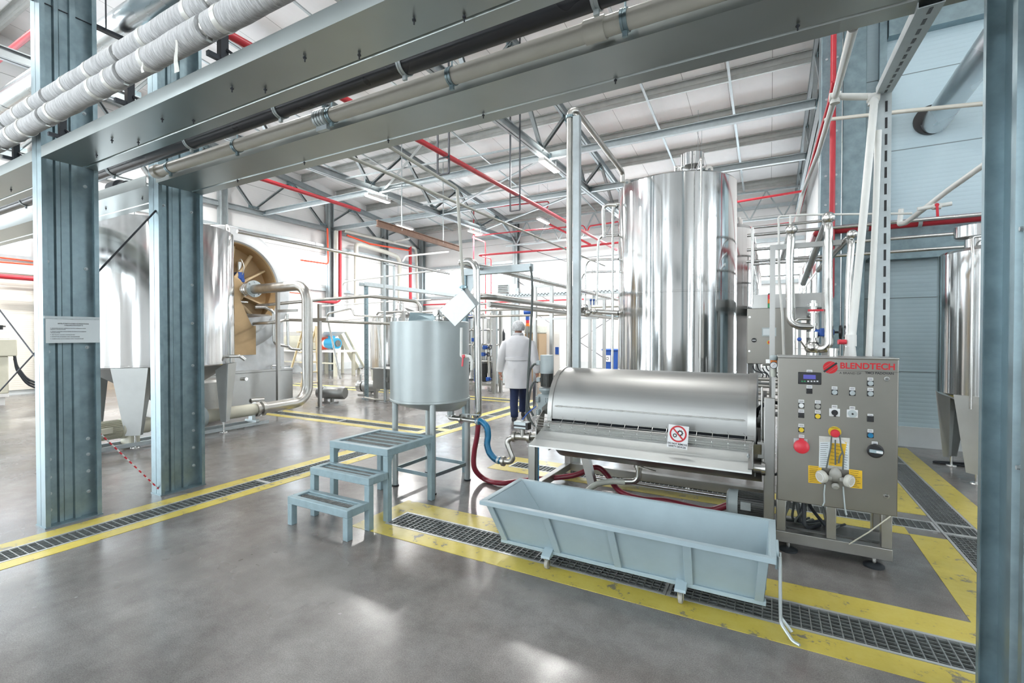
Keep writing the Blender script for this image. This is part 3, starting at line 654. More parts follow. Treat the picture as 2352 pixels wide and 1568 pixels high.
# big corner column on the right and its frame
t = thing('corner_column', 'broad blue grey corner column behind the red riser pipe', 'column', (.86, 8.0, 0))
m = MB()
for x0, x1, y0, y1 in ((.60, .84, 7.84, 7.90), (.86, 1.12, 7.92, 7.98), (.60, .64, 7.90, 8.2), (1.08, 1.12, 7.98, 8.2)): m.box(x0, y0, 0, x1, y1, 8.2)
m.build('flange', G['galv'], t, bevel=.006)
for z in (2.2, 2.75, 3.3, 3.7, 4.3, 4.75, 5.3): 
    for x in (.66, .78): MB().cyl((x, 7.825, z), (x, 7.84, z), .016, n=8).build('bolt', G['galv_light'], t)
tag(MB().box(1.28, 8.05, .28, 1.36, YS-.005, 8.2).build('door_post', G['galv']), 'narrow blue grey post on the wall right of the corner column', 'post')
tag(MB().box(1.37, 8.0, 5.5, 6.4, YS-.005, 5.8).build('wall_beam', G['galv']), 'dark steel beam across the top of the blue grey wall', 'beam')
tag(MB().box(1.37, 8.02, 2.52, 6.4, YS-.005, 2.98).build('wall_beam', G['galv']), 'grey steel band on the blue grey wall under the red pipe', 'beam')
# ================================================================== lamps of the hall, plus extra lamps added to brighten it
def lamp(x, y, z, label, power=270, yaw=0.0, real=True):
    t = thing('ceiling_lamp', label, 'lamp', (x, y, z), 'long ceiling lamps under the trusses')
    m = MB(); m.prof([(-.09, 0), (.09, 0), (.075, .075), (-.075, .075)], (x, y-.48, z), (x, y+.48, z)); m.build('housing', G['white'], t, bevel=.008)
    MB().box(x-.075, y-.46, z-.018, x+.075, y+.46, z+.001).build('diffuser', G['lamp'], t, bevel=.006)
    m = MB()
    for q in (-.4, .4): m.cyl((x, y+q, z+.075), (x, y+q, (z+.26 if z < 5.8 else roof_z(y)-.02)), .006, n=8)
    m.build('hanger', G['galv_light'], t)
    d = bpy.data.lights.new('lamp_light', 'AREA'); d.shape = 'RECTANGLE'; d.size = .15; d.size_y = .9; d.energy = power; d.color = (1, .985, .96)
    o = bpy.data.objects.new('lamp_light', d); COL.objects.link(o); o.parent = t; o.location = (0, 0, -.03)
    if z > 5.8: return t
    d2 = bpy.data.lights.new('added_uplight', 'AREA'); d2.shape = 'RECTANGLE'; d2.size = .12; d2.size_y = .85; d2.energy = power*.05; d2.color = (1, .985, .96)  # added upward light that brightens the roof panels
    o = bpy.data.objects.new('added_uplight', d2); COL.objects.link(o); o.parent = t; o.location = (0, 0, .09); o.rotation_euler = (PI, 0, 0)
    return t
L1 = on_x(1262, 392, -4.85); L2 = on_x(868, 460, -10.65); L3 = on_x(1092, 535, -10.65)
lamp(-4.85, L1.y, 5.70, 'lit lamp under the truss above the twin steel posts'); lamp(-10.65, L2.y, 5.70, 'lamp under the middle truss, the nearer one'); lamp(-10.65, L3.y, 5.70, 'lamp at the far end of the middle truss')
lamp(-4.85, 17.6, 5.70, 'lamp at the far end of the truss behind the tall tank')
for i, (x, y) in enumerate([(-2.2, -1.5), (3.6, 2.2), (-8, -1.5), (3.6, -3), (-13.5, 1.0), (-13.5, 6.5), (-2, 5.2), (-7.9, 4.6), (-13.7, 15.5), (-7.8, 16.8), (-1.8, 14.5)]):  # extra lamps added as fill, mostly out of view
    lamp(x, y, roof_z(y)-1.6, ['added fill lamp behind the viewer', 'added fill lamp over the right aisle', 'added fill lamp behind the left columns', 'added fill lamp near the right opening', 'added fill lamp beside the left door', 'added fill lamp above the drum filter', 'added fill lamp high above the drum press', 'added fill lamp high above the cone tank', 'added fill lamp high in the far left corner', 'added fill lamp high before the far wall', 'added fill lamp high behind the tall tank'][i], [40, 45, 110, 30, 420, 420, 90, 200, 260, 260, 200][i])

# ================================================================== step platform
t = thing('step_platform', 'blue grey three tier steel step platform in front of the satin mixing tank', 'steps', (-3.015, 2.9, 0))
X0, X1 = -3.35, -2.68
tiers = [(2.41, 2.625, .225), (2.62, 2.835, .405), (2.82, 3.43, .585)]
for k, (ya, yb, z) in enumerate(tiers):
    m = MB(); h = .058; w_ = .05
    m.box(X0, ya, z-h, X1, ya+w_, z).box(X0, yb-w_, z-h, X1, yb, z).box(X0, ya+w_, z-h, X0+w_, yb-w_, z).box(X1-w_, ya+w_, z-h, X1, yb-w_, z)
    m.build('tier_frame', G['paint_step'], t, bevel=.004)
    n = 4 if k < 2 else 15
    for i in range(n):
        y = ya+w_ + (yb-ya-2*w_)*(i+.5)/n; m = MB(); m.cyl((X0+w_, y, z-.02), (X1-w_, y, z-.02), .0085, n=8)
        for j in range(44): q = X0+w_+(X1-X0-2*w_)*(j+.5)/44; m.cyl((q, y, z-.02), (q+.005, y, z-.02), .0105, n=8)
        m.build('tread_bar', G['tread'] if (i+k) % 3 else G['paint_step'], t)
    for x in (X0, X1-w_):
        MB().box(x, ya, 0, x+w_, ya+w_, z-h).build('leg', G['paint_step'], t, bevel=.004)
for x in (X0, X1-.05):
    MB().box(x, 3.38, 0, x+.05, 3.43, .53).build('leg', G['paint_step'], t, bevel=.004)
    xx = x+.02
    for (ya, s_) in ((2.87, 1), (3.38, -1)):
        m = MB(); m.add([(xx, ya, .527), (xx, ya+s_*.06, .527), (xx, ya, .45), (xx+.008, ya, .527), (xx+.008, ya+s_*.06, .527), (xx+.008, ya, .45)], [(0, 1, 2), (5, 4, 3), (0, 3, 4, 1), (1, 4, 5, 2), (2, 5, 3, 0)])
        m.build('gusset', G['paint_step'], t)
# ================================================================== trough on castors
t = thing('wheeled_trough', 'long blue grey hopper trough on small castors under the drum press', 'trough', (-.83, 2.9, 0))
xl, xr, yf, yb, zr = -1.655, .005, 2.66, 3.17, .402
bl, br, bf, bb, zb = -1.60, -.02, 2.80, 2.98, .095
m = MB(); th = .006
def quadplate(m, a, b, c, d, n):
    n = V(n)*th; A = [V(p) for p in (a, b, c, d)]; m.add(A + [p+n for p in A], [(0, 1, 2, 3), (7, 6, 5, 4), (0, 4, 5, 1), (1, 5, 6, 2), (2, 6, 7, 3), (3, 7, 4, 0)])
il = -1.28
quadplate(m, (xl, yf, zr), (xr, yf, zr), (br, bf, zb), (bl, bf, zb), (0, 1, 0)); quadplate(m, (xl, yb, zr), (xr, yb, zr), (br, bb, zb), (bl, bb, zb), (0, -1, 0))
quadplate(m, (xr, yf, zr), (xr, yb, zr), (br, bb, zb), (br, bf, zb), (-1, 0, 0)); quadplate(m, (xl, yf, zr), (xl, yb, zr), (bl, bb, zb), (bl, bf, zb), (1, 0, 0)); quadplate(m, (bl, bf, zb), (br, bf, zb), (br, bb, zb), (bl, bb, zb), (0, 0, 1))
m.build('shell', G['paint_blue'], t)
m = MB(); quadplate(m, (xl+.01, yf+.012, zr-.005), (xl+.01, yb-.012, zr-.005), (il, bb, zb+.008), (il, bf+.004, zb+.008), (.7, 0, .7)); m.build('sloped_end', G['paint_blue'], t)
m = MB()
for a, b_ in (((xl-.03, yf-.03), (xr+.03, yf)), ((xl-.03, yb), (xr+.03, yb+.03)), ((xl-.03, yf), (xl, yb)), ((xr, yf), (xr+.03, yb))): m.box(a[0], a[1], zr-.012, b_[0], b_[1], zr+.002)
m.box(xl-.03, yf-.034, zr-.024, xr+.03, yf-.03, zr+.002); m.build('rim', G['paint_blue'], t, bevel=.002)
for f in (.015, .26, .51, .765, .985):
    xa = xl + (xr-xl)*f; xb = bl + (br-bl)*f; m = MB(); e = .022
    m.hexa([(xb-e, bf-.016, zb), (xb+e, bf-.016, zb), (xb+e, bf, zb), (xb-e, bf, zb)], [(xa-e, yf-.014, zr-.012), (xa+e, yf-.014, zr-.012), (xa+e, yf, zr-.012), (xa-e, yf, zr-.012)]); m.build('stiffener', G['paint_blue'], t, bevel=.002)
MB().box(bl-.01, bf-.02, zb-.012, br+.01, bf+.02, zb+.012).box(bl-.01, bb-.02, zb-.012, br+.01, bb+.02, zb+.012).build('bottom_rail', G['paint_blue'], t, bevel=.003)
for x in (-1.25, -.43):
    for y, s_ in ((2.755, -1), (3.01, 1)):
        c = MB(); c.hexa([(x-.03, y-.035, .076), (x+.03, y-.035, .076), (x+.03, y+.035, .076), (x-.03, y+.035, .076)], [(x-.03, y-.03, .09), (x+.03, y-.03, .09), (x+.03, y+.06, .135), (x-.03, y+.06, .135)]) if s_ < 0 else c.box(x-.03, y-.035, .076, x+.03, y+.035, .09)
        o = c.build('castor', G['paint_blue'], t)
        MB().box(x-.017, y-.008, .02, x-.013, y+.008, .076).box(x+.013, y-.008, .02, x+.017, y+.008, .076).build('fork', G['pipe'], o)
        MB().lathe([(.012, -.011), (.028, -.011), (.0305, -.006), (.0305, .006), (.028, .011), (.012, .011)], (x, y, .031), 20, (1, 0, 0)).build('wheel', G['mask'], o)
for z, k in ((.30, 0),):
    MB().tube([(xr+.03, 2.72, .32), (xr+.035, 2.72, .40), (xr+.035, 2.9, .40), (xr+.03, 2.9, .32)], .007, 8, .02).build('handle', G['paint_blue'], t)
MB().tube([(xr+.045, 2.70, .39), (xr+.05, 2.70, .06), (xr+.10, 2.66, .008), (xr+.13, 2.64, .008)], .008, 8, .04).build('prop_rod', G['galv_light'], t)
MB().tube([(xr+.045, 2.76, .39), (xr+.05, 2.76, .06), (xr+.10, 2.74, .008)], .008, 8, .04).build('prop_rod', G['galv_light'], t)

# ================================================================== drum press
t = thing('drum_press', 'stainless drum press with half round cover and sloping scraper tray', 'machine', (-.95, 4.2, 0))
xa, xb, yc, zc, R = -1.765, -.10, 4.31, .80, .385
m = MB(); pl = [(yc-R, .745)] + [(yc - R*math.cos(PI*i/28), zc + R*math.sin(PI*i/28)) for i in range(29)] + [(yc+R, .655)]
def sweep_x(m, poly, x0, x1):
    n = len(poly); m.add([(x0, y, z) for y, z in poly] + [(x1, y, z) for y, z in poly], [(i, (i+1) % n, n+(i+1) % n, n+i) for i in range(n)] + [tuple(range(n)), tuple(range(n, 2*n))])
sweep_x(m, strip(pl, -.006), xa, xb); m.build('cover', G['steel_h'], t, sharp=30)
for x0, x1 in ((xa-.012, xa+.03), (xb-.045, xb+.012)):
    m = MB(); pl2 = [(yc-R-.008, .665)] + [(yc-(R+.008)*math.cos(PI*i/28), zc+(R+.008)*math.sin(PI*i/28)) for i in range(29)] + [(yc+R+.008, .665)]
    sweep_x(m, strip(pl2, -.008), x0, x1); m.build('cover_end_band', G['steel_flat'], t, sharp=30)
for x, nm in ((xa-.01, 'end_plate'), (xb+.004, 'end_plate')):
    m = MB(); sweep_x(m, [(yc-R+.002, .45)] + [(yc-(R-.002)*math.cos(PI*i/24), zc+(R-.002)*math.sin(PI*i/24)) for i in range(25)] + [(yc+R-.002, .45)], x, x+.008); m.build(nm, G['steel_flat'] if x < -1 else G['motor_dark'], t)
MB().cyl((xa+.02, yc, zc), (xb-.02, yc, zc), R-.03, n=40).build('drum', G['rubber'], t)
y = yc-R-.002; hz = .862; m = MB(); m.cyl((xa+.06, y, hz), (xb-.06, y, hz), .004, n=8)
for i in range(17): q = xa+.1+(xb-xa-.2)*i/16; m.cyl((q-.03, y, hz), (q+.03, y, hz), .0068, n=8)
m.build('hinge', G['pipe'], t)
# lower vat
m = MB(); R2 = .46; pl = [(yc-R2*math.cos(a), .79-R2*math.sin(a)) for a in [PI*(.06+.88*i/20) for i in range(21)]]
sweep_x(m, strip(pl, .008), xa+.03, xb+.05); m.build('vat', G['steel_flat'], t, sharp=30)
for x in (xa+.03, xb+.042):
    m = MB(); sweep_x(m, pl, x, x+.008); m.build('vat_end', G['steel_flat'], t)
# scraper tray
m = MB(); t0 = (3.925, .672); t1 = (3.625, .556)
sweep_x(m, strip([t0, t1, (3.622, .545)], .006), xa-.05, xb-.005); m.build('scraper_tray', G['tray'], t)
MB().cyl((xa-.02, 3.885, .70), (xb-.01, 3.885, .70), .022, n=16).build('scraper_bar', G['steel_h'], t)
m = MB(); sweep_x(m, [(3.945, .81), (3.985, .80), (3.94, .60), (3.85, .57), (3.80, .58), (3.80, .72)], xa-.075, xa-.067); m.build('side_plate', G['steel_flat'], t)
m = MB(); sweep_x(m, [(3.80, .72), (3.81, .72), (3.66, .565), (3.65, .575)], xb-.03, xb+.0); m.box(xb-.006, 3.66, .565, xb+.002, 3.82, .73); m.build('side_plate', G['steel_flat'], t)
for px, py in ((1719, 1040), (1719, 1066)):
    p = on_y(px, py, 3.74); MB().cyl((p.x, p.y-.03, p.z-.02), (p.x, p.y-.005, p.z-.01), .009, n=8).build('bolt', G['galv_light'], t)
MB().prof([(-.03, -.03), (.03, -.03), (.03, .03), (-.03, .03)], (xa-.06, 3.97, .80), (xa-.06, 4.5, .93)).build('side_arm', G['steel_flat'], t)
# wire guard over the scraper
def gp(x, k):      # k along the arc of the guard
    return V((x, 3.81 - .06*math.sin(k*PI*.8), .770 - .10*k))
for i in range(6): 
    k = i/5; m = MB(); random.seed(i)
    m.tube([gp(xa-.065+(xb-xa+.065)*j/14, k) + V((0, random.uniform(-.003, .003), random.uniform(-.003, .003))) for j in range(15)], .0022, 6); m.build('guard_wire', G['pipe'], t)
for j in range(16):
    x = xa-.06+(xb-xa+.05)*(j+.2)/15.6
    if -.68 < x < -.52: continue
    m = MB(); m.tube([gp(x, k/8) for k in range(9)] , .002, 6)
    m.tube([gp(x, 0), gp(x-.012, 0)+V((0, .03, .012))], .003, 6)
    m.build('guard_cross_wire', G['pipe'], t)
# frame of the press
for x, y, h in ((-1.93, 3.93, .56), (.0, 3.885, 1.05)):
    MB().box(x-.035, y-.03, 0, x+.035, y+.03, h).build('leg', G['steel_flat'], t, bevel=.004)
for x, y, h in ((-1.9, 4.75, .5), (.0, 4.75, .6)): MB().box(x-.035, y-.035, 0, x+.035, y+.035, h).build('leg', G['steel_flat'], t, bevel=.004)
MB().bar((-1.55, 4.25, .42), (-1.45, 4.25, .06), .07, .07, (0, 1, 0)).build('leg', G['steel_flat'], t)
MB().box(-1.93, 4.72, .05, 0, 4.79, .13).build('base_rail', G['steel_flat'], t, bevel=.004)
MB().box(-1.93, 3.96, .06, -1.87, 4.72, .13).build('base_rail', G['steel_flat'], t, bevel=.004); MB().box(-.03, 3.92, .06, .035, 4.72, .13).build('base_rail', G['steel_flat'], t, bevel=.004)
MB().box(-1.93, 3.90, .56, -1.75, 3.96, .60).build('top_rail', G['steel_flat'], t)
MB().cyl((-1.6, 4.5, .09), (-.1, 4.5, .09), .016, n=12).build('low_pipe', G['pipe'], t)
for x in (-1.92, -.0): MB().cyl((x, 4.75, 0), (x, 4.75, .02), .05, n=16).build('foot', G['rubber'], t)
MB().tube([(-1.885, 3.92, .02), (-1.885, 3.915, .58)], .012, 8).tube([(-1.872, 3.915, .1), (-1.872, 3.91, .58)], .006, 8).build('cable', G['cable'], t)
MB().tube([(-1.86, 3.905, .08), (-1.858, 3.90, .58)], .005, 8).build('air_line', G['blue_hose'], t)
# vertical gear motor on the left end
gx, gy = on_y(1256, 860, 4.28).x, 4.28
def zz(y_): return on_y(1256, y_, gy).z
MB().lathe([(.0, zz(815)), (.062, zz(815)), (.066, zz(817)), (.066, zz(857)), (.0, zz(857))], (gx, gy, 0), 28).build('motor_cowl', G['motor'], t)
m = MB(); m.cyl((gx, gy, zz(857)), (gx, gy, zz(888)), .052, n=24)
for i in range(22):
    a = 2*PI*i/22; m.bar((gx+.057*math.cos(a), gy+.057*math.sin(a), zz(857)), (gx+.057*math.cos(a), gy+.057*math.sin(a), zz(887)), .005, .012, (math.cos(a), math.sin(a), 0))
m.build('motor_fins', G['motor_dark'], t)
MB().lathe([(.075, zz(890)), (.078, zz(895)), (.055, zz(902)), (.04, zz(905))], (gx, gy, 0), 24).build('motor_flange', G['motor'], t)
m = MB(); m.box(gx-.075, gy-.07, zz(948), gx+.06, gy+.07, zz(904)); m.build('gear_box', G['motor'], t, bevel=.015)
for px, py in ((1235, 917), (1257, 918), (1236, 946)):
    p = on_y(px, py, gy-.075); m = MB(); m.box(p.x-.022, p.y-.012, p.z-.03, p.x+.022, p.y+.006, p.z+.03); o = m.build('gear_lug', G['motor'], t, bevel=.008)
    m = MB()
    for q in (-.01, .01):
        for r_ in (-.015, 0, .015): m.cyl((p.x+q, p.y-.0135, p.z+r_), (p.x+q, p.y-.0118, p.z+r_), .004, n=8)
    m.build('hole', G['black'], o)
for py in (833, 872): MB().box(gx-.105, gy-.03, zz(py)-.022, gx-.06, gy+.03, zz(py)+.022).build('terminal_box', G['motor'], t, bevel=.006)
for py, dx in ((837, 0), (878, .01)):
    MB().smooth_tube([(gx-.10, gy, zz(py)), (gx-.15, gy, zz(py)-.01), (gx-.19+dx, gy-.02, zz(py)-.12), (gx-.2+dx*2, gy-.05, .72), (gx-.10, gy-.10, .62), (gx-.02, gy-.1, .60)], .011, 10).build('motor_cable', G['cable'], t)
MB().cyl((gx+.05, gy, zz(930)), (xa, gy, zz(930)), .06, n=20).build('drive_shaft', G['motor_dark'], t)
# drive side on the right
MB().cyl((xb, yc, zc), (xb+.06, yc, zc), .05, n=20).build('trunnion', G['steel_h'], t)
MB().box(-.062, 4.0, .69, -.018, 4.06, 1.0).build('bearing_post', G['steel_flat'], t, bevel=.004)
MB().box(-.078, 3.88, .60, -.022, 3.95, .72).build('switch_box', G['steel_flat'], t, bevel=.004)
MB().box(-.02, 3.86, .60, .012, 3.90, .74).build('safety_switch', G['black'], t, bevel=.004)
MB().lathe([(.06, 0), (.075, 0), (.075, .02), (.062, .02), (.062, .05), (.07, .05), (.07, .065), (.04, .065)], (-.03, 4.22, .80), 24, (1, 0, 0)).build('rotary_joint', G['pipe'], t)
MB().cyl((-.045, 4.2, .99), (-.02, 4.2, .99), .075, n=20).build('bearing_cover', G['motor_dark'], t)
MB().lathe([(.0, 0), (.035, 0), (.035, .05), (.05, .05), (.05, .075), (.0, .075)], (-.10, 3.86, .535), 20, (1, 0, 0)).build('drain_socket', G['pipe'], t)
MB().cyl((-.05, 3.95, .70), (-.05, 3.93, 1.12), .006, n=8).build('guide_rod', G['pipe'], t)
MB().smooth_tube([(-.09, 4.05, .88), (-.07, 4.02, .95), (.0, 3.98, 1.0), (.06, 3.99, 1.0)], .013, 10).build('motor_cable', G['rubber'], t)
MB().smooth_tube([(.0, 3.88, .60), (.0, 3.87, .54), (.03, 3.87, .50), (.06, 3.88, .51)], .009, 8).build('switch_cable', G['rubber'], t)
# drain valve under the vat
p = on_y(1467, 1070, 4.24); m = MB(); m.lathe([(.028, .06), (.028, .02), (.045, .02), (.045, -.01), (.034, -.01), (.034, -.03)], (p.x, p.y, p.z), 20); m.build('drain_valve', G['pipe'], t)
MB().bar((p.x-.02, p.y-.03, p.z+.01), (p.x+.16, p.y-.05, p.z-.012), .022, .006).build('valve_handle', G['pipe'], t)
MB().tube([(p.x, p.y, p.z-.02), (p.x, p.y, p.z-.14), (p.x-.14, p.y, p.z-.16)], .026, 14, .1).build('drain_elbow', G['pipe'], t)
tag(MB().smooth_tube([(p.x-.12, p.y, p.z-.16), (p.x-.25, p.y-.02, p.z-.17), (p.x-.37, p.y-.08, p.z-.20), (p.x-.45, p.y-.15, .06)], .027, 14).build('clear_hose', G['clear_hose']), 'milky clear hose from the drain valve under the drum press', 'hose')
# motor lying beside the right post
t = thing('pump_motor', 'grey finned motor lying behind the right end of the trough', 'motor', (-.17, 4.05, .08))
z = .20; y = 4.05
MB().lathe([(.0, -.17), (.075, -.17), (.098, -.155), (.10, -.09), (.0, -.09)], (-.12, y, z), 28, (1, 0, 0)).build('fan_cowl', G['motor'], t)
m = MB(); m.cyl((-.21, y, z), (-.03, y, z), .078, n=24)
for i in range(30):
    a = 2*PI*i/30; c = V((0, math.cos(a), math.sin(a))); m.bar(V((-.21, y, z))+c*.085, V((-.035, y, z))+c*.085, .005, .02, c)
m.build('finned_body', G['motor_dark'], t)
MB().box(-.19, y-.1, z-.02, -.12, y-.085, z+.04).build('name_plate', G['galv_light'], t); MB().box(-.22, y-.08, .075, -.02, y+.08, .115).build('foot', G['motor'], t, bevel=.004)
MB().box(-.24, y-.11, 0, .03-.07, y+.11, .075).build('plinth', G['steel_flat'], t, bevel=.004)
# warning sign on the wire guard
p = on_y(1557, 1003, 3.715); W_, H_ = .148, .172
t = thing('warning_sign', 'white sign with red struck out gear wheels reading DO NOT REMOVE SAFETY DEVICES', 'sign', p)
M0 = Matrix.Translation(p) @ Matrix.Rotation(math.radians(-8), 4, 'X') @ Matrix.Rotation(math.radians(3), 4, 'Y')
m = MB(); m.M = M0; m.box(-W_/2, -.0015, -H_/2, W_/2, .0015, H_/2); m.build('board', G['sign'], t, bevel=.001)
def ring(m, cx, cz, r0, r1, y0, y1, n=40):
    m.lathe([(r0, y0), (r1, y0), (r1, y1), (r0, y1), (r0, y0)], (cx, 0, cz), n, (0, 1, 0), caps=False)
m = MB(); m.M = M0; ring(m, 0, .022, .050, .062, -.0026, -.0012); m.M = M0 @ Matrix.Translation((0, 0, .022)) @ Matrix.Rotation(math.radians(45), 4, 'Y'); m.box(-.053, -.0032, -.0055, .053, -.0012, .0055); m.build('prohibition_mark', G['ink_red'], t)
m = MB()
def gear(cx, cz, r, n):
    m.M = M0; ring(m, cx, cz, r*.45, r*.8, -.0022, -.0013, 20)
    for i in range(n): m.M = M0 @ Matrix.Translation((cx, 0, cz)) @ Matrix.Rotation(2*PI*i/n, 4, 'Y'); m.box(r*.75, -.0022, -r*.12, r, -.0013, r*.12)
gear(.014, .030, .024, 10); gear(-.022, .008, .017, 8); m.build('gear_mark', G['ink'], t)
xd = M0.to_3x3() @ V((1, 0, 0)); zd_ = M0.to_3x3() @ V((0, 0, 1))
lettering('DO NOT REMOVE', .0185, G['ink'], t, M0 @ V((0, -.002, -.054)), xd, zd_, bold=.0005, squeeze=.92); lettering('SAFETY DEVICES', .0185, G['ink'], t, M0 @ V((0, -.002, -.074)), xd, zd_, bold=.0005, squeeze=.92)

# ================================================================== control cabinet
CY = 3.75
def CB(zx, zy, dy=0): p = on_y(1750 + zx/2.8, 780 + zy/2.8, CY); return V((p.x, CY+dy, p.z))
t = thing('control_cabinet', 'stainless control cabinet with buttons, red logo and hanging respirator', 'cabinet', (.38, 3.9, 0))
x0, x1, z0, z1 = .052, .705, .36, 1.345
MB().box(x0, CY+.018, z0, x1, CY+.26, z1).build('body', G['steel_cab'], t, bevel=.006)
MB().box(x0-.004, CY, z0-.003, x1+.004, CY+.022, z1+.003).build('door', G['steel_cab'], t, bevel=.006)
MB().box(x0-.006, CY-.004, z1, x1+.006, CY+.27, z1+.012).build('rain_lip', G['steel_flat'], t, bevel=.004)
def sm(name, mat, mb, par=None, **k): return mb.build(name, mat, par or t, **k)
def disc(c, r, d, n=24, r2=None): return MB().cyl((c.x, CY, c.z), (c.x, CY-d, c.z), r, r2, n)
def tagplate(zx, zy, w_=36, h_=18):
    a, b_ = CB(zx-w_/2, zy+h_/2), CB(zx+w_/2, zy-h_/2); o = MB().box(a.x, CY-.004, a.z, b_.x, CY, b_.z).build('label_plate', G['sign'], t)
    m = MB()
    for f in (.35, .65): z = a.z+(b_.z-a.z)*f; m.box(a.x+.003, CY-.0045, z-.0012, b_.x-.003, CY-.004, z+.0012)
    m.build('print', G['ink'], o)
a, b_ = CB(232, 283), CB(382, 211); sm('display', G['black'], MB().box(a.x, CY-.012, a.z, b_.x, CY, b_.z), bevel=.004)
d_ = [o for o in t.children if o.name.startswith('display')][0]
a, b_ = CB(266, 250), CB(345, 226); MB().box(a.x, CY-.013, a.z, b_.x, CY-.012, b_.z).build('screen', G['screen_blue'], d_)
for i, zx in enumerate((258, 275, 297, 318, 337, 356)): c = CB(zx, 266); MB().box(c.x-.005, CY-.0135, c.z-.004, c.x+.005, CY-.012, c.z+.004).build('key', G['green' if i < 2 else 'sign'], d_)
tagplate(306, 203)
def button(zx, zy, mat, r=16, d=.016, tagdy=-27, knob=False):
    c = CB(zx, zy); rr = r/2.8*.0027
    o = sm('button', G['black'], MB().box(c.x-rr*1.15, CY-.006, c.z-rr*1.15, c.x+rr*1.15, CY, c.z+rr*1.15), bevel=.003)
    MB().cyl((c.x, CY-.006, c.z), (c.x, CY-d, c.z), rr, rr*.92, 20).build('cap', G[mat], o)
    if knob: 
        m = MB(); m.M = Matrix.Translation((c.x, CY-d, c.z)) @ Matrix.Rotation(.6, 4, 'Y'); m.box(-rr*.25, -.012, -rr*.95, rr*.25, 0, rr*.95); m.build('grip', G[mat], o)
    if tagdy: tagplate(zx, zy+tagdy)
for zx, zy, mt, kn in ((305, 330, 'black', 1), (467, 337, 'galv_light', 1), (581, 342, 'galv_light', 1), (697, 280, 'galv_light', 1), (697, 346, 'galv_light', 1), (253, 422, 'sign', 0), (359, 427, 'mask', 0), (253, 485, 'black', 1), (359, 491, 'yellow', 0), (253, 578, 'yellow', 0), (697, 613, 'blue_hose', 0)):
    button(zx, zy, mt, knob=bool(kn))
for zx, zy, k in ((467, 467, 0), (581, 475, 1)):
    c = CB(zx, zy); o = sm('selector_switch', G['sign'], MB().box(c.x-.030, CY-.006, c.z-.026, c.x+.030, CY, c.z+.026), bevel=.003)
    if k == 0: MB().cyl((c.x, CY-.006, c.z), (c.x, CY-.014, c.z), .018, n=20).box(c.x-.006, CY-.024, c.z-.026, c.x+.006, CY-.014, c.z+.01).build('knob', G['black'], o)
    else: MB().cyl((c.x, CY-.006, c.z), (c.x, CY-.012, c.z), .025, n=24).build('dial', G['galv_light'], o); MB().cyl((c.x, CY-.012, c.z), (c.x, CY-.018, c.z), .006, n=12).build('knob', G['black'], o)
    tagplate(zx, zy-37)
c = CB(697, 507); sm('counter', G['black'], MB().box(c.x-.018, CY-.008, c.z-.02, c.x+.018, CY, c.z+.018), bevel=.003); tagplate(697, 487)
c = CB(468, 592); o = sm('emergency_stop', G['yellow'], MB().cyl((c.x, CY, c.z), (c.x, CY-.004, c.z), .036, n=32)); MB().cyl((c.x, CY-.004, c.z-.006), (c.x, CY-.022, c.z-.006), .014, n=16).lathe([(.0, .0), (.024, 0), (.027, .006), (.022, .016), (.0, .018)], (c.x, CY-.020, c.z-.006), 24, (0, -1, 0)).build('mushroom', G['red_handle'], o)
lettering('EMERGENCY', .008, G['ink'], o, (c.x, CY-.0046, c.z+.026), (1, 0, 0), (0, 0, 1))
c = CB(253, 684); o = sm('power_socket', G['galv_light'], MB().box(c.x-.044, CY-.006, c.z-.02, c.x+.036, CY, c.z+.052), bevel=.004)
MB().lathe([(.0, 0), (.044, 0), (.047, .012), (.045, .045), (.036, .052), (.0, .052)], (c.x, CY-.004, c.z), 36, (0, -1, .12)).build('cap', G['red_handle'], o); MB().box(c.x-.014, CY-.03, c.z+.040, c.x+.014, CY-.004, c.z+.056).build('hinge', G['red_handle'], o); tagplate(255, 620, 34, 16)
c = CB(728, 713); o = sm('main_switch', G['black'], MB().lathe([(.0, 0), (.044, 0), (.044, .012), (.036, .020), (.0, .020)], (c.x, CY, c.z), 32, (0, -1, 0)))
m = MB(); m.M = Matrix.Translation((c.x, CY-.02, c.z)) @ Matrix.Rotation(math.radians(4), 4, 'Y'); m.box(-.034, -.018, -.010, .034, 0, .010); m.build('grip', G['paint_blue'], o, bevel=.003)
m = MB(); m.M = Matrix.Translation((c.x, CY-.038, c.z)) @ Matrix.Rotation(math.radians(4), 4, 'Y'); m.box(0, -.001, -.006, .034, 0, .006); m.build('pointer', G['sign'], o); tagplate(725, 664, 38, 16)
for zx, zy in ((803, 251), (801, 1005)): c = CB(zx, zy); o = sm('lock', G['pipe'], MB().lathe([(.0, 0), (.017, 0), (.015, .006), (.0, .007)], (c.x, CY, c.z), 20, (0, -1, 0))); MB().box(c.x-.008, CY-.0085, c.z-.002, c.x+.008, CY-.006, c.z+.002).build('slot', G['black'], o)
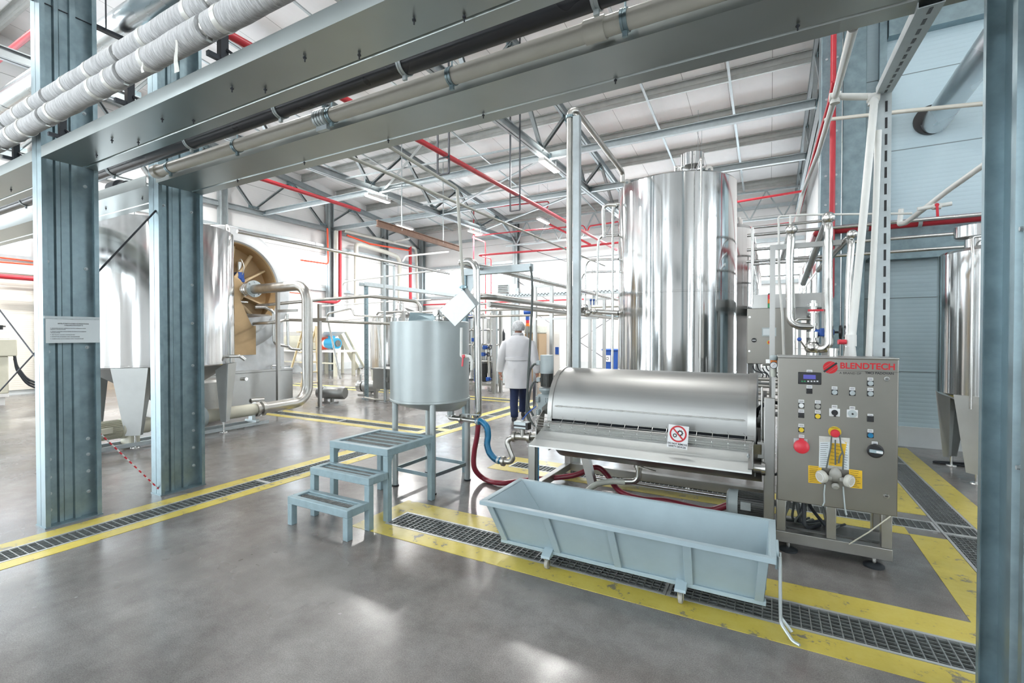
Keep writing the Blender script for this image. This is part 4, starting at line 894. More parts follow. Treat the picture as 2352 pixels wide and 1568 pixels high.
# papers in a sleeve and yellow labels
def sheet(name, pts, d, mat, lines=0, lm='ink'):
    P = [CB(a, b_) for a, b_ in pts]; m = MB(); m.add([(p.x, CY-d, p.z) for p in P] + [(p.x, CY-d+.001, p.z) for p in P], [(0, 1, 2, 3), (7, 6, 5, 4), (0, 4, 5, 1), (1, 5, 6, 2), (2, 6, 7, 3), (3, 7, 4, 0)]); o = m.build(name, G[mat], t)
    if lines:
        m = MB(); random.seed(lines)
        for i in range(lines):
            f = (i+.7)/(lines+.4); A = P[0].lerp(P[3], f); B_ = P[1].lerp(P[2], f); A2 = A.lerp(B_, .08); B2 = A.lerp(B_, random.uniform(.6, .92)); h = .0011
            m.add([(A2.x, CY-d-.0006, A2.z-h), (B2.x, CY-d-.0006, B2.z-h), (B2.x, CY-d-.0006, B2.z+h), (A2.x, CY-d-.0006, A2.z+h), (A2.x, CY-d, A2.z-h), (B2.x, CY-d, B2.z-h), (B2.x, CY-d, B2.z+h), (A2.x, CY-d, A2.z+h)], [(0, 1, 2, 3), (7, 6, 5, 4), (0, 4, 5, 1), (1, 5, 6, 2), (2, 6, 7, 3), (3, 7, 4, 0)])
        m.build('print', G[lm], o)
    return o
sheet('yellow_label', [(298, 807), (384, 815), (384, 925), (298, 918)], .0015, 'yellow_sign', 9); sheet('yellow_label', [(560, 832), (645, 842), (645, 958), (560, 950)], .0015, 'yellow_sign', 9)
sheet('plastic_sleeve', [(367, 618), (565, 632), (560, 838), (365, 820)], .002, 'tape'); sheet('paper', [(372, 658), (440, 656), (432, 818), (366, 812)], .0045, 'paper', 12); sheet('paper', [(520, 660), (558, 668), (556, 835), (520, 826)], .0045, 'paper', 10)
sheet('warning_paper', [(443, 630), (545, 660), (520, 815), (428, 805)], .006, 'yellow_sign', 7); sheet('warning_paper', [(441, 628), (500, 632), (543, 668), (438, 662)], .007, 'sign')
# logo and lettering
c = CB(440, 178); m = MB(); r = .0405
for i, (lo, hi) in enumerate(((-1, -.52), (-.48, -.13), (.13, .48), (.52, 1))):
    m2 = []; ks = 10
    up_ = [(math.sqrt(max(0, 1-h*h)), h) for h in [lo+(hi-lo)*k/ks for k in range(ks+1)]]
    poly = [(x_*r, h*r) for x_, h in up_] + [(-x_*r, h*r) for x_, h in up_[::-1]]
    rot = math.radians(40); poly = [(a*math.cos(rot)-b_*math.sin(rot), a*math.sin(rot)+b_*math.cos(rot)) for a, b_ in poly]
    n = len(poly); m.add([(c.x+a, CY-.0015, c.z+b_) for a, b_ in poly] + [(c.x+a, CY, c.z+b_) for a, b_ in poly], [tuple(range(n)), tuple(range(n, 2*n))] + [(k, (k+1) % n, n+(k+1) % n, n+k) for k in range(n)])
m.build('logo', G['ink_red'], t); m = MB(); m.M = Matrix.Translation((c.x, CY-.0008, c.z)) @ Matrix.Rotation(math.radians(-40), 4, 'Y'); m.box(-.047, -.0008, -.006, .047, .0008, .006); m.build('logo_bar', G['ink'], t)
c = CB(676, 172); lettering('BLENDTECH', .0545, G['ink_red'], t, (c.x, CY-.0008, c.z), (1, 0, 0), (0, 0, 1), bold=.0014, squeeze=.94)
c = CB(676, 204); MB().box(c.x-.168, CY-.001, c.z-.0008, c.x+.168, CY, c.z+.0008).build('logo_line', G['ink'], t)
c = CB(572, 216); lettering('A BRAND OF', .0195, G['ink'], t, (c.x-.003, CY-.0008, c.z), (1, 0, 0), (0, 0, 1), squeeze=1.02); c = CB(760, 216); lettering('TMCI PADOVAN', .0190, G['ink'], t, (c.x-.004, CY-.0008, c.z), (1, 0, 0), (0, 0, 1), bold=.0006, squeeze=1.04)
# stand of the cabinet
for x in (.075, .365, .66): MB().box(x-.028, CY+.02, .14, x+.028, CY+.07, z0).build('stand_post', G['steel_flat'], t, bevel=.003)
for x in (.075, .66): MB().box(x-.028, CY+.30, .14, x+.028, CY+.35, z0+.1).build('stand_post', G['steel_flat'], t, bevel=.003)
MB().box(.045, CY+.01, .065, .69, CY+.08, .14).build('stand_rail', G['steel_flat'], t, bevel=.003); MB().box(.045, CY+.29, .065, .69, CY+.36, .14).build('stand_rail', G['steel_flat'], t, bevel=.003)
for x in (.045, .625): MB().box(x, CY+.08, .065, x+.065, CY+.29, .14).build('stand_rail', G['steel_flat'], t, bevel=.003)
MB().box(.06, CY+.1, .14, .68, CY+.28, .15).build('stand_tray', G['motor_dark'], t)
for x in (.12, .60):
    for y in (CY+.05, CY+.32):
        o = MB().cyl((x, y, .02), (x, y, .065), .012, n=10).build('levelling_foot', G['pipe'], t); MB().lathe([(.0, 0), (.058, 0), (.058, .012), (.03, .026), (.0, .026)], (x, y, 0), 24).build('rubber_pad', G['rubber'], o)
random.seed(4)
for i in range(9):
    x = random.uniform(.13, .6); q = random.uniform(-.1, .12); y = CY+random.uniform(.09, .22)
    MB().smooth_tube([(x, y, z0), (x+q*.3, y-.02, .28), (x+q, y-.04, .19), (x+q*.6+.05, y+.02, .165), (x+q*.2+.1, y+.08, .17)], random.choice([.008, .011, .013]), 8).build('cable', random.choice([G['cable'], G['cable'], G['rubber'], G['motor']]), t)
MB().tube([CB(562, 1318, .012), CB(690, 1235, .0), CB(830, 1135, .005)], .004, 8).build('loose_cord', G['cream'], t)
c = CB(470, 97); MB().lathe([(.03, 0), (.03, .04), (.034, .04), (.034, .055), (.0, .055)], (c.x, CY+.12, z1+.012), 20).build('vent_socket', G['pipe'], t)
# respirator hanging on the stop button
c = CB(468, 868); t2 = thing('respirator', 'grey half face respirator with two round filters hanging on the control cabinet', 'respirator', (c.x, CY-.04, c.z))
m = MB(); pr = []
for i in range(9):
    f = i/8; rr = [.006, .02, .029, .034, .037, .037, .034, .028, .02][i]; pr.append((rr, f))
vs = []; fs = []; n = 18
for i, (rr, f) in enumerate(pr):
    z = c.z + .062 - .105*f; dp = .055*math.sin(PI*min(1, .25+f*.7))
    for k in range(n):
        a = 2*PI*k/n; vs.append((c.x + rr*1.0*math.cos(a), CY-.012 - max(0, dp*(.5+.5*math.sin(a))) , z))
for i in range(8):
    o_ = i*n; fs += [(o_+k, o_+(k+1) % n, o_+n+(k+1) % n, o_+n+k) for k in range(n)]
fs += [tuple(range(n)), tuple(range(8*n, 9*n))]; m.add(vs, fs); m.build('face_piece', G['mask'], t2, sharp=60, sub=1)
p = CB(468, 925); MB().lathe([(.0, 0), (.022, 0), (.022, .012), (.015, .018), (.0, .018)], (p.x, CY-.045, p.z), 24, (0, -.8, -.5)).build('exhale_valve', G['mask'], t2)
for zx, zy, s_ in ((383, 868, -1), (552, 895, 1)):
    p = CB(zx, zy); ax = V((s_*.75, -.6, -.1)); q = V((p.x, CY-.045, p.z))
    MB().cyl(V((c.x+s_*.022, CY-.04, c.z-.015)), q, .016, n=16).build('filter_port', G['mask'], t2)
    m = MB(); m.lathe([(.0, -.014), (.036, -.014), (.041, -.008), (.041, .012), (.036, .018), (.0, .018)], q, 28, ax); o = m.build('filter', G['filter'], t2); MB().lathe([(.027, .0178), (.031, .0178), (.031, .020), (.027, .020), (.027, .0178)], q, 28, ax, caps=False).build('filter_ring', G['sign'], o)
def strap(pts, nm='strap', mt='cable', w_=.012):
    P = [CB(a, b_) for a, b_ in pts]; m = MB(); m.tube([(p.x, CY-.018-.004*(i % 2), p.z) for i, p in enumerate(P)], .0045, 8); m.build(nm, G[mt], t2)
strap([(412, 825), (425, 760), (440, 690), (447, 600)]); strap([(518, 830), (522, 740), (505, 680), (497, 605)]); strap([(470, 800), (468, 700), (470, 640)], 'head_band'); strap([(490, 790), (497, 745), (518, 715)], 'head_band')
strap([(405, 925), (398, 985), (400, 1040), (388, 1062)], mt='motor'); strap([(520, 940), (525, 1010), (532, 1080), (542, 1120)], mt='motor')
# pressure regulator beside the cabinet
p = on_y(1777, 838, 3.86); t = thing('air_regulator', 'small air regulator with round gauge beside the control cabinet', 'regulator', (p.x, p.y, p.z-.1))
MB().box(p.x-.02, p.y-.02, p.z-.02, p.x+.02, p.y+.02, p.z+.035).build('body', G['orange'], t, bevel=.004); MB().lathe([(.023, .035), (.026, .04), (.026, .06), (.02, .07), (.0, .072)], p, 20).build('cap', G['motor'], t)
MB().lathe([(.016, -.085), (.019, -.075), (.02, -.02), (.02, -.02)], p, 20).build('bowl', G['clear_hose'], t)
o = MB().cyl((p.x, p.y-.02, p.z), (p.x, p.y-.035, p.z), .025, n=24).build('gauge', G['black'], t); MB().cyl((p.x, p.y-.035, p.z), (p.x, p.y-.036, p.z), .021, n=24).build('dial', G['sign'], o); MB().bar((p.x-.006, p.y-.037, p.z-.006), (p.x+.01, p.y-.037, p.z+.01), .002, .001).build('needle', G['ink'], o)
MB().tube([(p.x-.02, p.y, p.z), (p.x-.075, p.y, p.z), (p.x-.075, p.y, p.z-.02)], .008, 8, .01).box(p.x-.05, p.y-.012, p.z+.012, p.x-.025, p.y+.012, p.z+.04).build('fitting', G['pipe'], t)
MB().box(p.x-.012, p.y+.02, .62, p.x+.012, p.y+.035, p.z).build('bracket', G['steel_flat'], t)
# ================================================================== tall tank
def seam_ring(c, r, z, t, name='weld_band', mat='steel'):
    return MB().lathe([(r-.001, -.012), (r+.004, -.009), (r+.004, .009), (r-.001, .012)], (c[0], c[1], z), 64, caps=False).build(name, G[mat], t)
c = (-1.33, 7.84); R = .885; zt = 3.82
t = thing('tall_tank', 'tall mirror polished stainless tank behind the drum press', 'tank', (c[0], c[1], 0))
MB().lathe([(.0, .45), (R*.5, .42), (R-.02, .5), (R, .53), (R, zt-.02), (R-.015, zt), (R-.015, zt)], (c[0], c[1], 0), 96, caps=False).build('shell', G['steel'], t, sharp=30)
MB().lathe([(R-.015, zt), (R*.5, zt+.10), (.12, zt+.16), (.0, zt+.16)], (c[0], c[1], 0), 64, caps=False).build('top_cone', G['steel_h'], t)
seam_ring(c, R, 2.13, t); seam_ring(c, R, .95, t)
for i in range(4):
    a = PI/4 + PI/2*i; MB().cyl((c[0]+.68*math.cos(a), c[1]+.68*math.sin(a), 0), (c[0]+.68*math.cos(a), c[1]+.68*math.sin(a), .6), .06, n=20).build('leg', G['steel_h'], t)
p = on_y(1590, 400, c[1]-.05); v = MB(); v.lathe([(.05, -.1), (.05, .08), (.15, .115), (.17, .12), (.17, .305), (.0, .307)], (p.x, p.y, zt+.17), 36); v.build('vent_cap', G['steel'], t)
q = on_y(1611, 400, c[1]-R-.01); MB().tube([(p.x+.03, p.y, zt+.20), (p.x+.06, p.y-.1, zt+.16), (q.x, q.y-.0, zt+.12), (q.x, q.y-.012, zt-.05), (q.x-.002, q.y-.012, .55)], .014, 10, .06).build('overflow_pipe', G['pipe'], t)
p = on_y(1552, 385, c[1]); MB().lathe([(.03, .0), (.03, .12), (.045, .13), (.045, .16), (.02, .17), (.02, .26), (.0, .27)], (p.x, p.y, zt+.10), 16).tube([(p.x, p.y, zt+.34), (p.x+.08, p.y-.05, zt+.33), (p.x+.13, p.y-.1, zt+.12)], .018, 10, .05).build('spray_inlet', G['pipe'], t)
for px, pyy in ((1440, 412), (1629, 390)):
    p = on_y(px, pyy, c[1]-.35); m = MB(); m.M = Matrix.Translation((p.x, p.y, zt+.05)); m.lathe([(.022, -.006), (.055, -.006), (.055, .006), (.022, .006), (.022, -.006)], (0, 0, .06), 24, (.3, -1, 0), caps=False); m.box(-.05, -.006, -.06, .05, .006, .02); m.build('lifting_eye', G['pipe'], t)
MB().tube([on_y(1416, 470, 7.3), on_y(1385, 470, 7.3), on_y(1388, 545, 7.3)], .03, 12, .08).build('side_nozzle', G['pipe'], t)
# second tank behind it
c2_ = (-1.02, 9.95); R = .74
t = thing('rear_tank', 'polished stainless tank peeking out behind the right edge of the tall tank', 'tank', (c2_[0], c2_[1], 0))
MB().lathe([(.0, .45), (R, .55), (R, 3.45), (R-.05, 3.52), (.1, 3.65), (.0, 3.65)], (c2_[0], c2_[1], 0), 72, caps=False).build('shell', G['steel'], t, sharp=30); seam_ring(c2_, R, 2.0, t)
MB().lathe([(.09, 0), (.1, .02), (.1, .14), (.07, .15), (.07, .18), (.0, .2)], (c2_[0]+.45, c2_[1], 3.55), 20).build('neck', G['pipe'], t)
for i in range(4): a = PI/4+PI/2*i; MB().cyl((c2_[0]+.55*math.cos(a), c2_[1]+.55*math.sin(a), 0), (c2_[0]+.55*math.cos(a), c2_[1]+.55*math.sin(a), .6), .05).build('leg', G['steel_h'], t)
# cone tank on plate legs
def plate_leg(cx, cy, ang, R, ztop, zbot, wt, wb, t, tilt=.0, gold=False):
    "bent plate leg: two tapering faces meeting at a corner that points outward"
    ca, sa = math.cos(ang), math.sin(ang); m = MB()
    def P(r, s, z): return V((cx + ca*r - sa*s, cy + sa*r + ca*s, z))
    k = .42
    T = [P(R-wt*k, -wt/2, ztop), P(R, -wt/2, ztop), P(R, wt/2, ztop), P(R-wt*k, wt/2, ztop)]
    B = [P(R-wb*k-tilt, -wb/2, zbot), P(R-tilt, -wb/2, zbot), P(R-tilt, wb/2, zbot), P(R-wb*k-tilt, wb/2, zbot)]
    vs = []; th = .006
    for q in (T, B):
        vs += q + [p - V((ca, sa, 0))*th for p in q]
    fs = []
    for i in range(3): fs += [(i, i+1, 8+i+1, 8+i), (4+i+1, 4+i, 12+i, 12+i+1)]
    for o in (0, 8): fs += [(o, o+1, o+5, o+4), (o+1, o+2, o+6, o+5), (o+2, o+3, o+7, o+6)]
    fs += [(0, 4, 12, 8), (3, 7, 15, 11)]; m.add(vs, fs); o = m.build('leg', G['tray'], t, sharp=20)
    f = P(R-wb*.35-tilt, 0, 0); MB().cyl((f.x, f.y, .012), (f.x, f.y, zbot+.01), .014, n=10).lathe([(.0, 0), (.055, 0), (.05, .012), (.0, .014)], (f.x, f.y, 0), 20).build('levelling_foot', G['pipe'], o)
    return o
c = (-8.0, 3.68); R = .94
t = thing('cone_tank', 'big stainless cone bottomed tank on plate legs behind the left columns', 'tank', (c[0], c[1], 0))
MB().lathe([(R-.01, 1.06), (R, 1.075), (R, 3.07), (R-.008, 3.085), (R-.03, 3.085), (R-.03, 3.05)], (c[0], c[1], 0), 96, caps=False).build('shell', G['steel'], t, sharp=30)
MB().lathe([(R-.012, 1.07), (.12, .52), (.10, .46), (.0, .46)], (c[0], c[1], 0), 64, caps=False).build('bottom_cone', G['steel_h'], t); seam_ring(c, R, 1.085, t, 'rim_band')
MB().lathe([(R-.03, 3.07), (.3, 3.2), (.0, 3.22)], (c[0], c[1], 0), 64, caps=False).build('lid', G['steel_h'], t)
for q in (-.3, .3): MB().tube([(c[0]+q-.1, c[1]-.5, 3.12), (c[0]+q-.1, c[1]-.5, 3.24), (c[0]+q+.1, c[1]-.5, 3.24), (c[0]+q+.1, c[1]-.5, 3.12)], .014, 8, .03).build('lid_handle', G['pipe'], t)
for i in range(4):
    a = -PI/4 + PI/2*i - .02; plate_leg(c[0], c[1], a, R+.004, 1.07, .17, .42, .17, t, tilt=.07)
p = on_x(535, 522, -7.1); m = MB(); m.lathe([(.025, -.008), (.07, -.008), (.07, .008), (.025, .008), (.025, -.008)], (c[0]+R*.77, c[1]+R*.6, 3.12), 20, (.8, .6, 0), caps=False); m.build('lifting_eye', G['steel_flat'], t)
MB().tube([(c[0]+.75, c[1]+.56, 1.18), (c[0]+.86, c[1]+.66, 1.18), (c[0]+.90, c[1]+.72, 1.12)], .025, 12, .04).build('sample_tap', G['pipe'], t)
# right tank behind the edge column
c = (2.22, 6.8); R = .60
t = thing('right_tank', 'stainless tank on tapering legs half hidden by the right edge column', 'tank', (c[0], c[1], 0))
MB().lathe([(.08, .62), (R-.02, .86), (R, .885), (R, 2.36), (R-.02, 2.385)], (c[0], c[1], 0), 80, caps=False).build('shell', G['steel'], t, sharp=30)
MB().lathe([(R-.02, 2.385), (.12, 2.50), (.0, 2.50)], (c[0], c[1], 0), 64, caps=False).build('top_cone', G['steel_h'], t)
vq = on_y(2240, 545, 6.72); MB().lathe([(.085, -.02), (.085, .09), (.16, .10), (.17, .11), (.17, .225), (.16, .235), (.0, .235)], (vq.x, vq.y, vq.z-.11), 36).build('vent_cap', G['steel'], t)
q = on_y(2233, 600, 6.19); MB().tube([(c[0]-.02, c[1]-.1, 2.55), (c[0]-.1, c[1]-.25, 2.53), (q.x, 6.22, 2.46), (q.x, 6.18, 2.3), (q.x, 6.18, .78)], .013, 10, .05).build('overflow_pipe', G['pipe'], t)
MB().tube([(c[0]-.35, c[1]-.2, 2.40), (c[0]-.33, c[1]-.18, 2.46), (c[0]-.1, c[1]-.05, 2.55)], .015, 8, .02).build('inlet_pipe', G['pipe'], t)
for i in range(4): a = PI/4 + PI/2*i; plate_leg(c[0], c[1], a, R+.003, .885, .10, .34, .13, t, tilt=.02)
# ================================================================== satin mixing tank with agitator
c = (-3.03, 3.80); R = .395
t = thing('mixing_tank', 'satin grey mixing tank on round legs with half open lid', 'tank', (c[0], c[1], 0))
MB().lathe([(R-.012, .842), (R, .856), (R, 1.632), (R-.006, 1.636), (R-.006, 1.60)], (c[0], c[1], 0), 72, caps=False).build('shell', G['tank_mid'], t, sharp=30)
m = MB(); n = 48; ox, oy = .195, .085; vs = []; fs = []
for f, r, z in ((0, R-.012, .845), (.25, R*.80, .80), (.6, R*.45, .755), (1, .035, .735), (1, .035, .70)):
    vs += [(c[0]+ox*f+r*math.cos(2*PI*k/n), c[1]+oy*f+r*math.sin(2*PI*k/n), z) for k in range(n)]
for i in range(4):
    for k in range(n): fs.append((i*n+k, i*n+(k+1) % n, (i+1)*n+(k+1) % n, (i+1)*n+k))
m.add(vs, fs); m.build('offset_cone', G['tank_mid'], t); seam_ring(c, R, .862, t, 'rim_band', 'tank_mid')
legs = [(-2.785, 3.53), (-3.275, 3.555), (-2.745, 4.05), (-3.275, 4.07)]
for x, y in legs:
    o = MB().cyl((x, y, .0), (x, y, .88), .029, n=20).build('leg', G['tank_mid'], t); MB().cyl((x, y, 0), (x, y, .012), .036, n=20).build('foot', G['rubber'], o)
for a, b_ in ((0, 2), (0, 1), (1, 3), (2, 3)): MB().bar((*legs[a], .17), (*legs[b_], .17), .008, .035).build('brace', G['galv'], t)
# lid halves and agitator head
a, b_, c_, d_ = on_y(937, 741, 3.66), on_y(942, 717, 3.72), on_y(1000, 721, 3.72), on_y(1003, 738, 3.66); m = MB(); m.add([a, b_, c_, d_] + [p+V((0, .006, 0)) for p in (a, b_, c_, d_)], [(0, 1, 2, 3), (7, 6, 5, 4), (0, 4, 5, 1), (1, 5, 6, 2), (2, 6, 7, 3), (3, 7, 4, 0)]); m.build('lid_half', G['galv'], t)
m = MB(); m.lathe([(R-.012, 0), (.0, 0)], (c[0], c[1], 1.628), 48, caps=False); m.build('lid_plate', G['tank_mid'], t)
p = on_y(1008, 735, 3.7); MB().lathe([(.06, .0), (.06, .012), (.04, .02), (.035, .05), (.055, .055), (.055, .07), (.03, .075), (.03, .11), (.0, .12)], (p.x, p.y, 1.632), 24).build('agitator_head', G['pipe'], t)
MB().cyl((p.x+.01, p.y-.05, 1.72), (p.x+.01, p.y-.07, 1.72), .03, n=20).build('gauge', G['pipe'], t)
p2 = on_y(1022, 735, 3.62); MB().cyl((p2.x-.03, p2.y+.06, 1.64), (p2.x+.05, p2.y+.06, 1.66), .04, n=16).build('agitator_motor', G['motor_dark'], t)
# outlet with butterfly valve
yv = 3.87
P0 = V((c[0]+ox, c[1]+oy, .70)); m = MB(); m.lathe([(.036, .0), (.05, .0), (.05, -.022), (.036, -.022)], P0, 24, caps=False); m.build('clamp', G['pipe'], t)
q1 = on_y(1062, 962, yv); q2 = on_y(1098, 967, yv)
MB().tube([P0, (P0.x, yv, q1.z), (q1.x, yv, q1.z), (q2.x, yv, q2.z)], .026, 16, .08).build('outlet_pipe', G['pipe'], t)
MB().lathe([(.026, -.01), (.047, -.01), (.047, .01), (.026, .01)], (q1.x-.01, yv, q1.z), 24, (1, 0, 0), caps=False).build('clamp', G['pipe'], t)
for dz, x0, x1 in ((.055, -.01, .13), (.058, .11, .24)): MB().bar((q1.x+x0, yv-.03, q1.z+dz), (q1.x+x1, yv-.06, q1.z+dz+.012), .022, .006).build('valve_handle', G['galv_light'], t)
MB().cyl((q1.x+.05, yv, q1.z+.02), (q1.x+.05, yv, q1.z+.06), .012, n=10).cyl((q1.x+.10, yv, q1.z+.02), (q1.x+.10, yv, q1.z+.05), .01, n=10).build('valve_stem', G['pipe'], t)
# tall steel tube rising from the outlet, with its elbow
xt = on_y(1094, 780, 3.86).x; zt_ = on_y(1094, 597, 3.86).z
e1 = on_y(1052, 598, 3.86); e2 = on_y(1112, 617, 4.6)
tag(MB().tube([(xt-.05, yv+.06, q1.z+.03), (xt, 3.90, q1.z+.06), (xt, 3.86, zt_), (e1.x, 3.86, zt_-.005), (e1.x-.01, 4.05, zt_-.01), (e1.x+.08, 4.5, zt_-.01), (e1.x+.08, 10.6, zt_-.03)], .034, 18, .10).build('transfer_pipe', G['pipe']), 'tall steel tube with a folded elbow on top beside the mixing tank', 'pipe')
e3 = on_y(1410, 715, 7.0); 
# crane arm with its cable
a0 = on_y(1068, 622, 4.28); a1 = on_y(1222, 610, 4.28); zarm = a0.z
t = thing('swing_arm', 'galvanised post with a long level arm and gusset above the mixing tank', 'post', (a0.x, 4.28, 0))
MB().box(a0.x-.025, 4.255, 0, a0.x+.025, 4.305, zarm).build('post', G['galv'], t); MB().box(a0.x-.03, 4.245, zarm-.055, a1.x, 4.315, zarm+.02).build('arm', G['galv_light'], t, bevel=.003)
m = MB(); m.add([(a0.x+.025, 4.276, zarm-.055), (a0.x+.20, 4.276, zarm-.055), (a0.x+.025, 4.276, zarm-.30), (a0.x+.025, 4.284, zarm-.055), (a0.x+.20, 4.284, zarm-.055), (a0.x+.025, 4.284, zarm-.30)], [(0, 1, 2), (5, 4, 3), (0, 3, 4, 1), (1, 4, 5, 2), (2, 5, 3, 0)]); m.build('gusset', G['galv_light'], t)
MB().box(a0.x-.02, 4.24, 1.02, a0.x+.06, 4.25, 1.35).build('white_card', G['sign'], t)
pts = [(1218, 612), (1222, 640), (1222, 700), (1217, 800), (1213, 870), (1212, 925), (1225, 955)]
tag(MB().smooth_tube([on_y(a, b_, 4.24) for a, b_ in pts], .012, 10).build('hanging_cable', G['cable']), 'dark cable hanging from the end of the level arm to the gear motor', 'cable')
# tilted galvanised box hung over the mixing tank
P = [on_y(a, b_, 3.42) for a, b_ in ((1063, 664), (1093, 703), (1045, 750), (1008, 712))]
t = thing('tilted_box', 'galvanised box hanging at a slant above the mixing tank', 'box', (P[0]+P[2])/2)
m = MB(); dp = V((-.02, .09, .03)); m.add(P + [p+dp for p in P], [(0, 1, 2, 3), (7, 6, 5, 4), (0, 4, 5, 1), (1, 5, 6, 2), (2, 6, 7, 3), (3, 7, 4, 0)]); m.build('box', G['galv_light'], t, bevel=.004)
m = MB(); 
for i in range(8):
    f = (i+.6)/8.5; q = P[3].lerp(P[0], f) + dp*.35; nrm = (P[3]-P[0]).cross(dp).normalized()
    m.cyl(q-nrm*.004, q+nrm*.004, .006, n=8)
m.build('punched_holes', G['black'], t)
# thin grey conduits from the beam to the box
zc_ = 2.93; A = on_z(873, 332, 2.9); B_ = on_y(1050, 438, 3.40); 
tag(MB().tube([(A.x, 2.67, 2.92), (B_.x, 3.40, B_.z+.02), on_y(1064, 660, 3.44)], .014, 10, .03).build('conduit', G['beige_pvc']), 'thin grey conduit bending down to the tilted box', 'conduit')
A = on_z(795, 357, 2.92); tag(MB().tube([(A.x, 2.67, 2.92), (A.x-.03, 9.4, 2.92)], .014, 10).build('conduit', G['beige_pvc']), 'long straight thin grey conduit running toward the far wall', 'conduit')
p = on_y(1064, 659, 3.43); tag(MB().lathe([(.016, -.015), (.025, -.015), (.025, .015), (.016, .015)], p, 16, caps=False).box(p.x-.04, p.y-.012, p.z-.01, p.x+.04, p.y+.012, p.z+.008).build('pipe_clip', G['galv']), 'small clamp holding the tilted box to the conduit', 'clamp')
# white water pipe with a red tap on the mixing tank
Y_ = 3.50; w0 = on_y(1060, 752, Y_); w1 = on_y(1059, 818, Y_)
t = thing('tap_pipe', 'white plastic pipe with a red lever tap on the mixing tank side', 'pipe', w1)
MB().tube([w0, w1, on_y(1080, 818, Y_), on_y(1084, 830, Y_), on_y(1083, 850, Y_)], .013, 12, .015).build('pipe', G['white_pvc'], t)
MB().cyl(on_y(1062, 818, Y_), on_y(1074, 818, Y_), .019, n=14).build('valve', G['white_pvc'], t); p = on_y(1064, 818, Y_-.025); MB().cyl(p, p+V((0, .03, 0)), .016, n=12).bar(p+V((-.002, 0, -.005)), p+V((-.008, -.005, -.09)), .014, .008, (0, 1, 0)).build('lever', G['red_handle'], t)
# blue hose, elbow, valve and actuator into the press
hp = [(1094, 967, 3.87), (1106, 968, 3.87), (1118, 980, 3.86), (1121, 1000, 3.86), (1119, 1020, 3.85), (1125, 1040, 3.84), (1138, 1054, 3.83), (1150, 1058, 3.83)]
t = thing('blue_hose', 'bright blue suction hose curving from the mixing tank to the press inlet', 'hose', on_y(1120, 1000, 3.75))
HP = [on_y(a, b_, y) for a, b_, y in hp]
MB().smooth_tube(HP, .031, 18).build('hose', G['blue_hose'], t)
for i, k in ((0, 1), (-1, -2)):
    d = (HP[k]-HP[i]).normalized(); MB().lathe([(.032, .012), (.036, .012), (.036, .034), (.032, .034)], HP[i], 20, d, caps=False).box(HP[i].x-.006+d.x*.02, HP[i].y-.045, HP[i].z-.008, HP[i].x+.006+d.x*.02, HP[i].y-.03, HP[i].z+.008).build('hose_clamp', G['galv_light'], t)
rr = .0318
for i, ch in enumerate('GOOD AT QUALITY GOOD PURPOSE'):
    f = .13 + i*.028; k = f*(len(HP)-1); a = int(k); fr = k-a; q = HP[a].lerp(HP[a+1], fr); d = (HP[min(a+1, len(HP)-1)]-HP[a]).normalized()
    nrm = V((-.35, -.94, 0)); nrm = (nrm - d*nrm.dot(d)).normalized()
    if ch != ' ': lettering(ch, .022, G['ink'], t, q+nrm*(rr+.0012), d*-1, nrm.cross(d*-1))
y_ = 3.82
tp = [on_y(a, b_, y_) for a, b_ in ((1150, 1058), (1172, 1060), (1186, 1050), (1163, 1010), (1172, 1000), (1228, 1005))]
t = thing('press_inlet', 'stainless S bend pipe with valve block leading into the press', 'pipe', tp[3])
MB().tube([tp[0], tp[1]+V((.05, 0, 0)), tp[3]+V((-.01, 0, .01)), tp[5]+V((-.05, 0.05, 0)), tp[5]+V((.08, .1, 0))], .026, 16, .045).build('bent_pipe', G['pipe_dull'], t)
MB().lathe([(.027, -.012), (.045, -.012), (.045, .012), (.027, .012)], tp[0]+V((.03, 0, 0)), 24, (1, 0, 0), caps=False).build('clamp', G['pipe_dull'], t)
v = on_y(1200, 1003, y_+.02); MB().cyl(v+V((-.075, 0, 0)), v+V((.065, .03, 0)), .036, n=20).cyl(v, v+V((0, 0, .07)), .022, n=16).build('valve_body', G['pipe_dull'], t)
for k in (-.08, .06): MB().lathe([(.03, -.012), (.05, -.012), (.05, .012), (.03, .012)], v+V((k, k*.2, 0)), 24, (1, .2, 0), caps=False).build('clamp', G['pipe_dull'], t)
a = on_y(1200, 976, y_+.02); o = MB().box(a.x-.075, a.y-.035, a.z-.032, a.x+.065, a.y+.035, a.z+.034).build('actuator', G['galv_light'], t, bevel=.006); MB().box(a.x+.05, a.y-.037, a.z-.034, a.x+.072, a.y+.037, a.z+.03).box(a.x-.074, a.y-.0365, a.z-.012, a.x+.05, a.y-.0345, a.z+.004).build('black_cap', G['black'], o); MB().cyl((a.x, a.y, a.z+.03), (a.x, a.y, a.z+.05), .012, n=10).build('air_fitting', G['pipe'], o)
MB().smooth_tube([(a.x-.01, a.y, a.z+.04), (a.x+.04, a.y+.03, a.z+.11), (a.x+.10, a.y+.08, a.z+.17)], .005, 8).build('air_line', G['blue'], o)
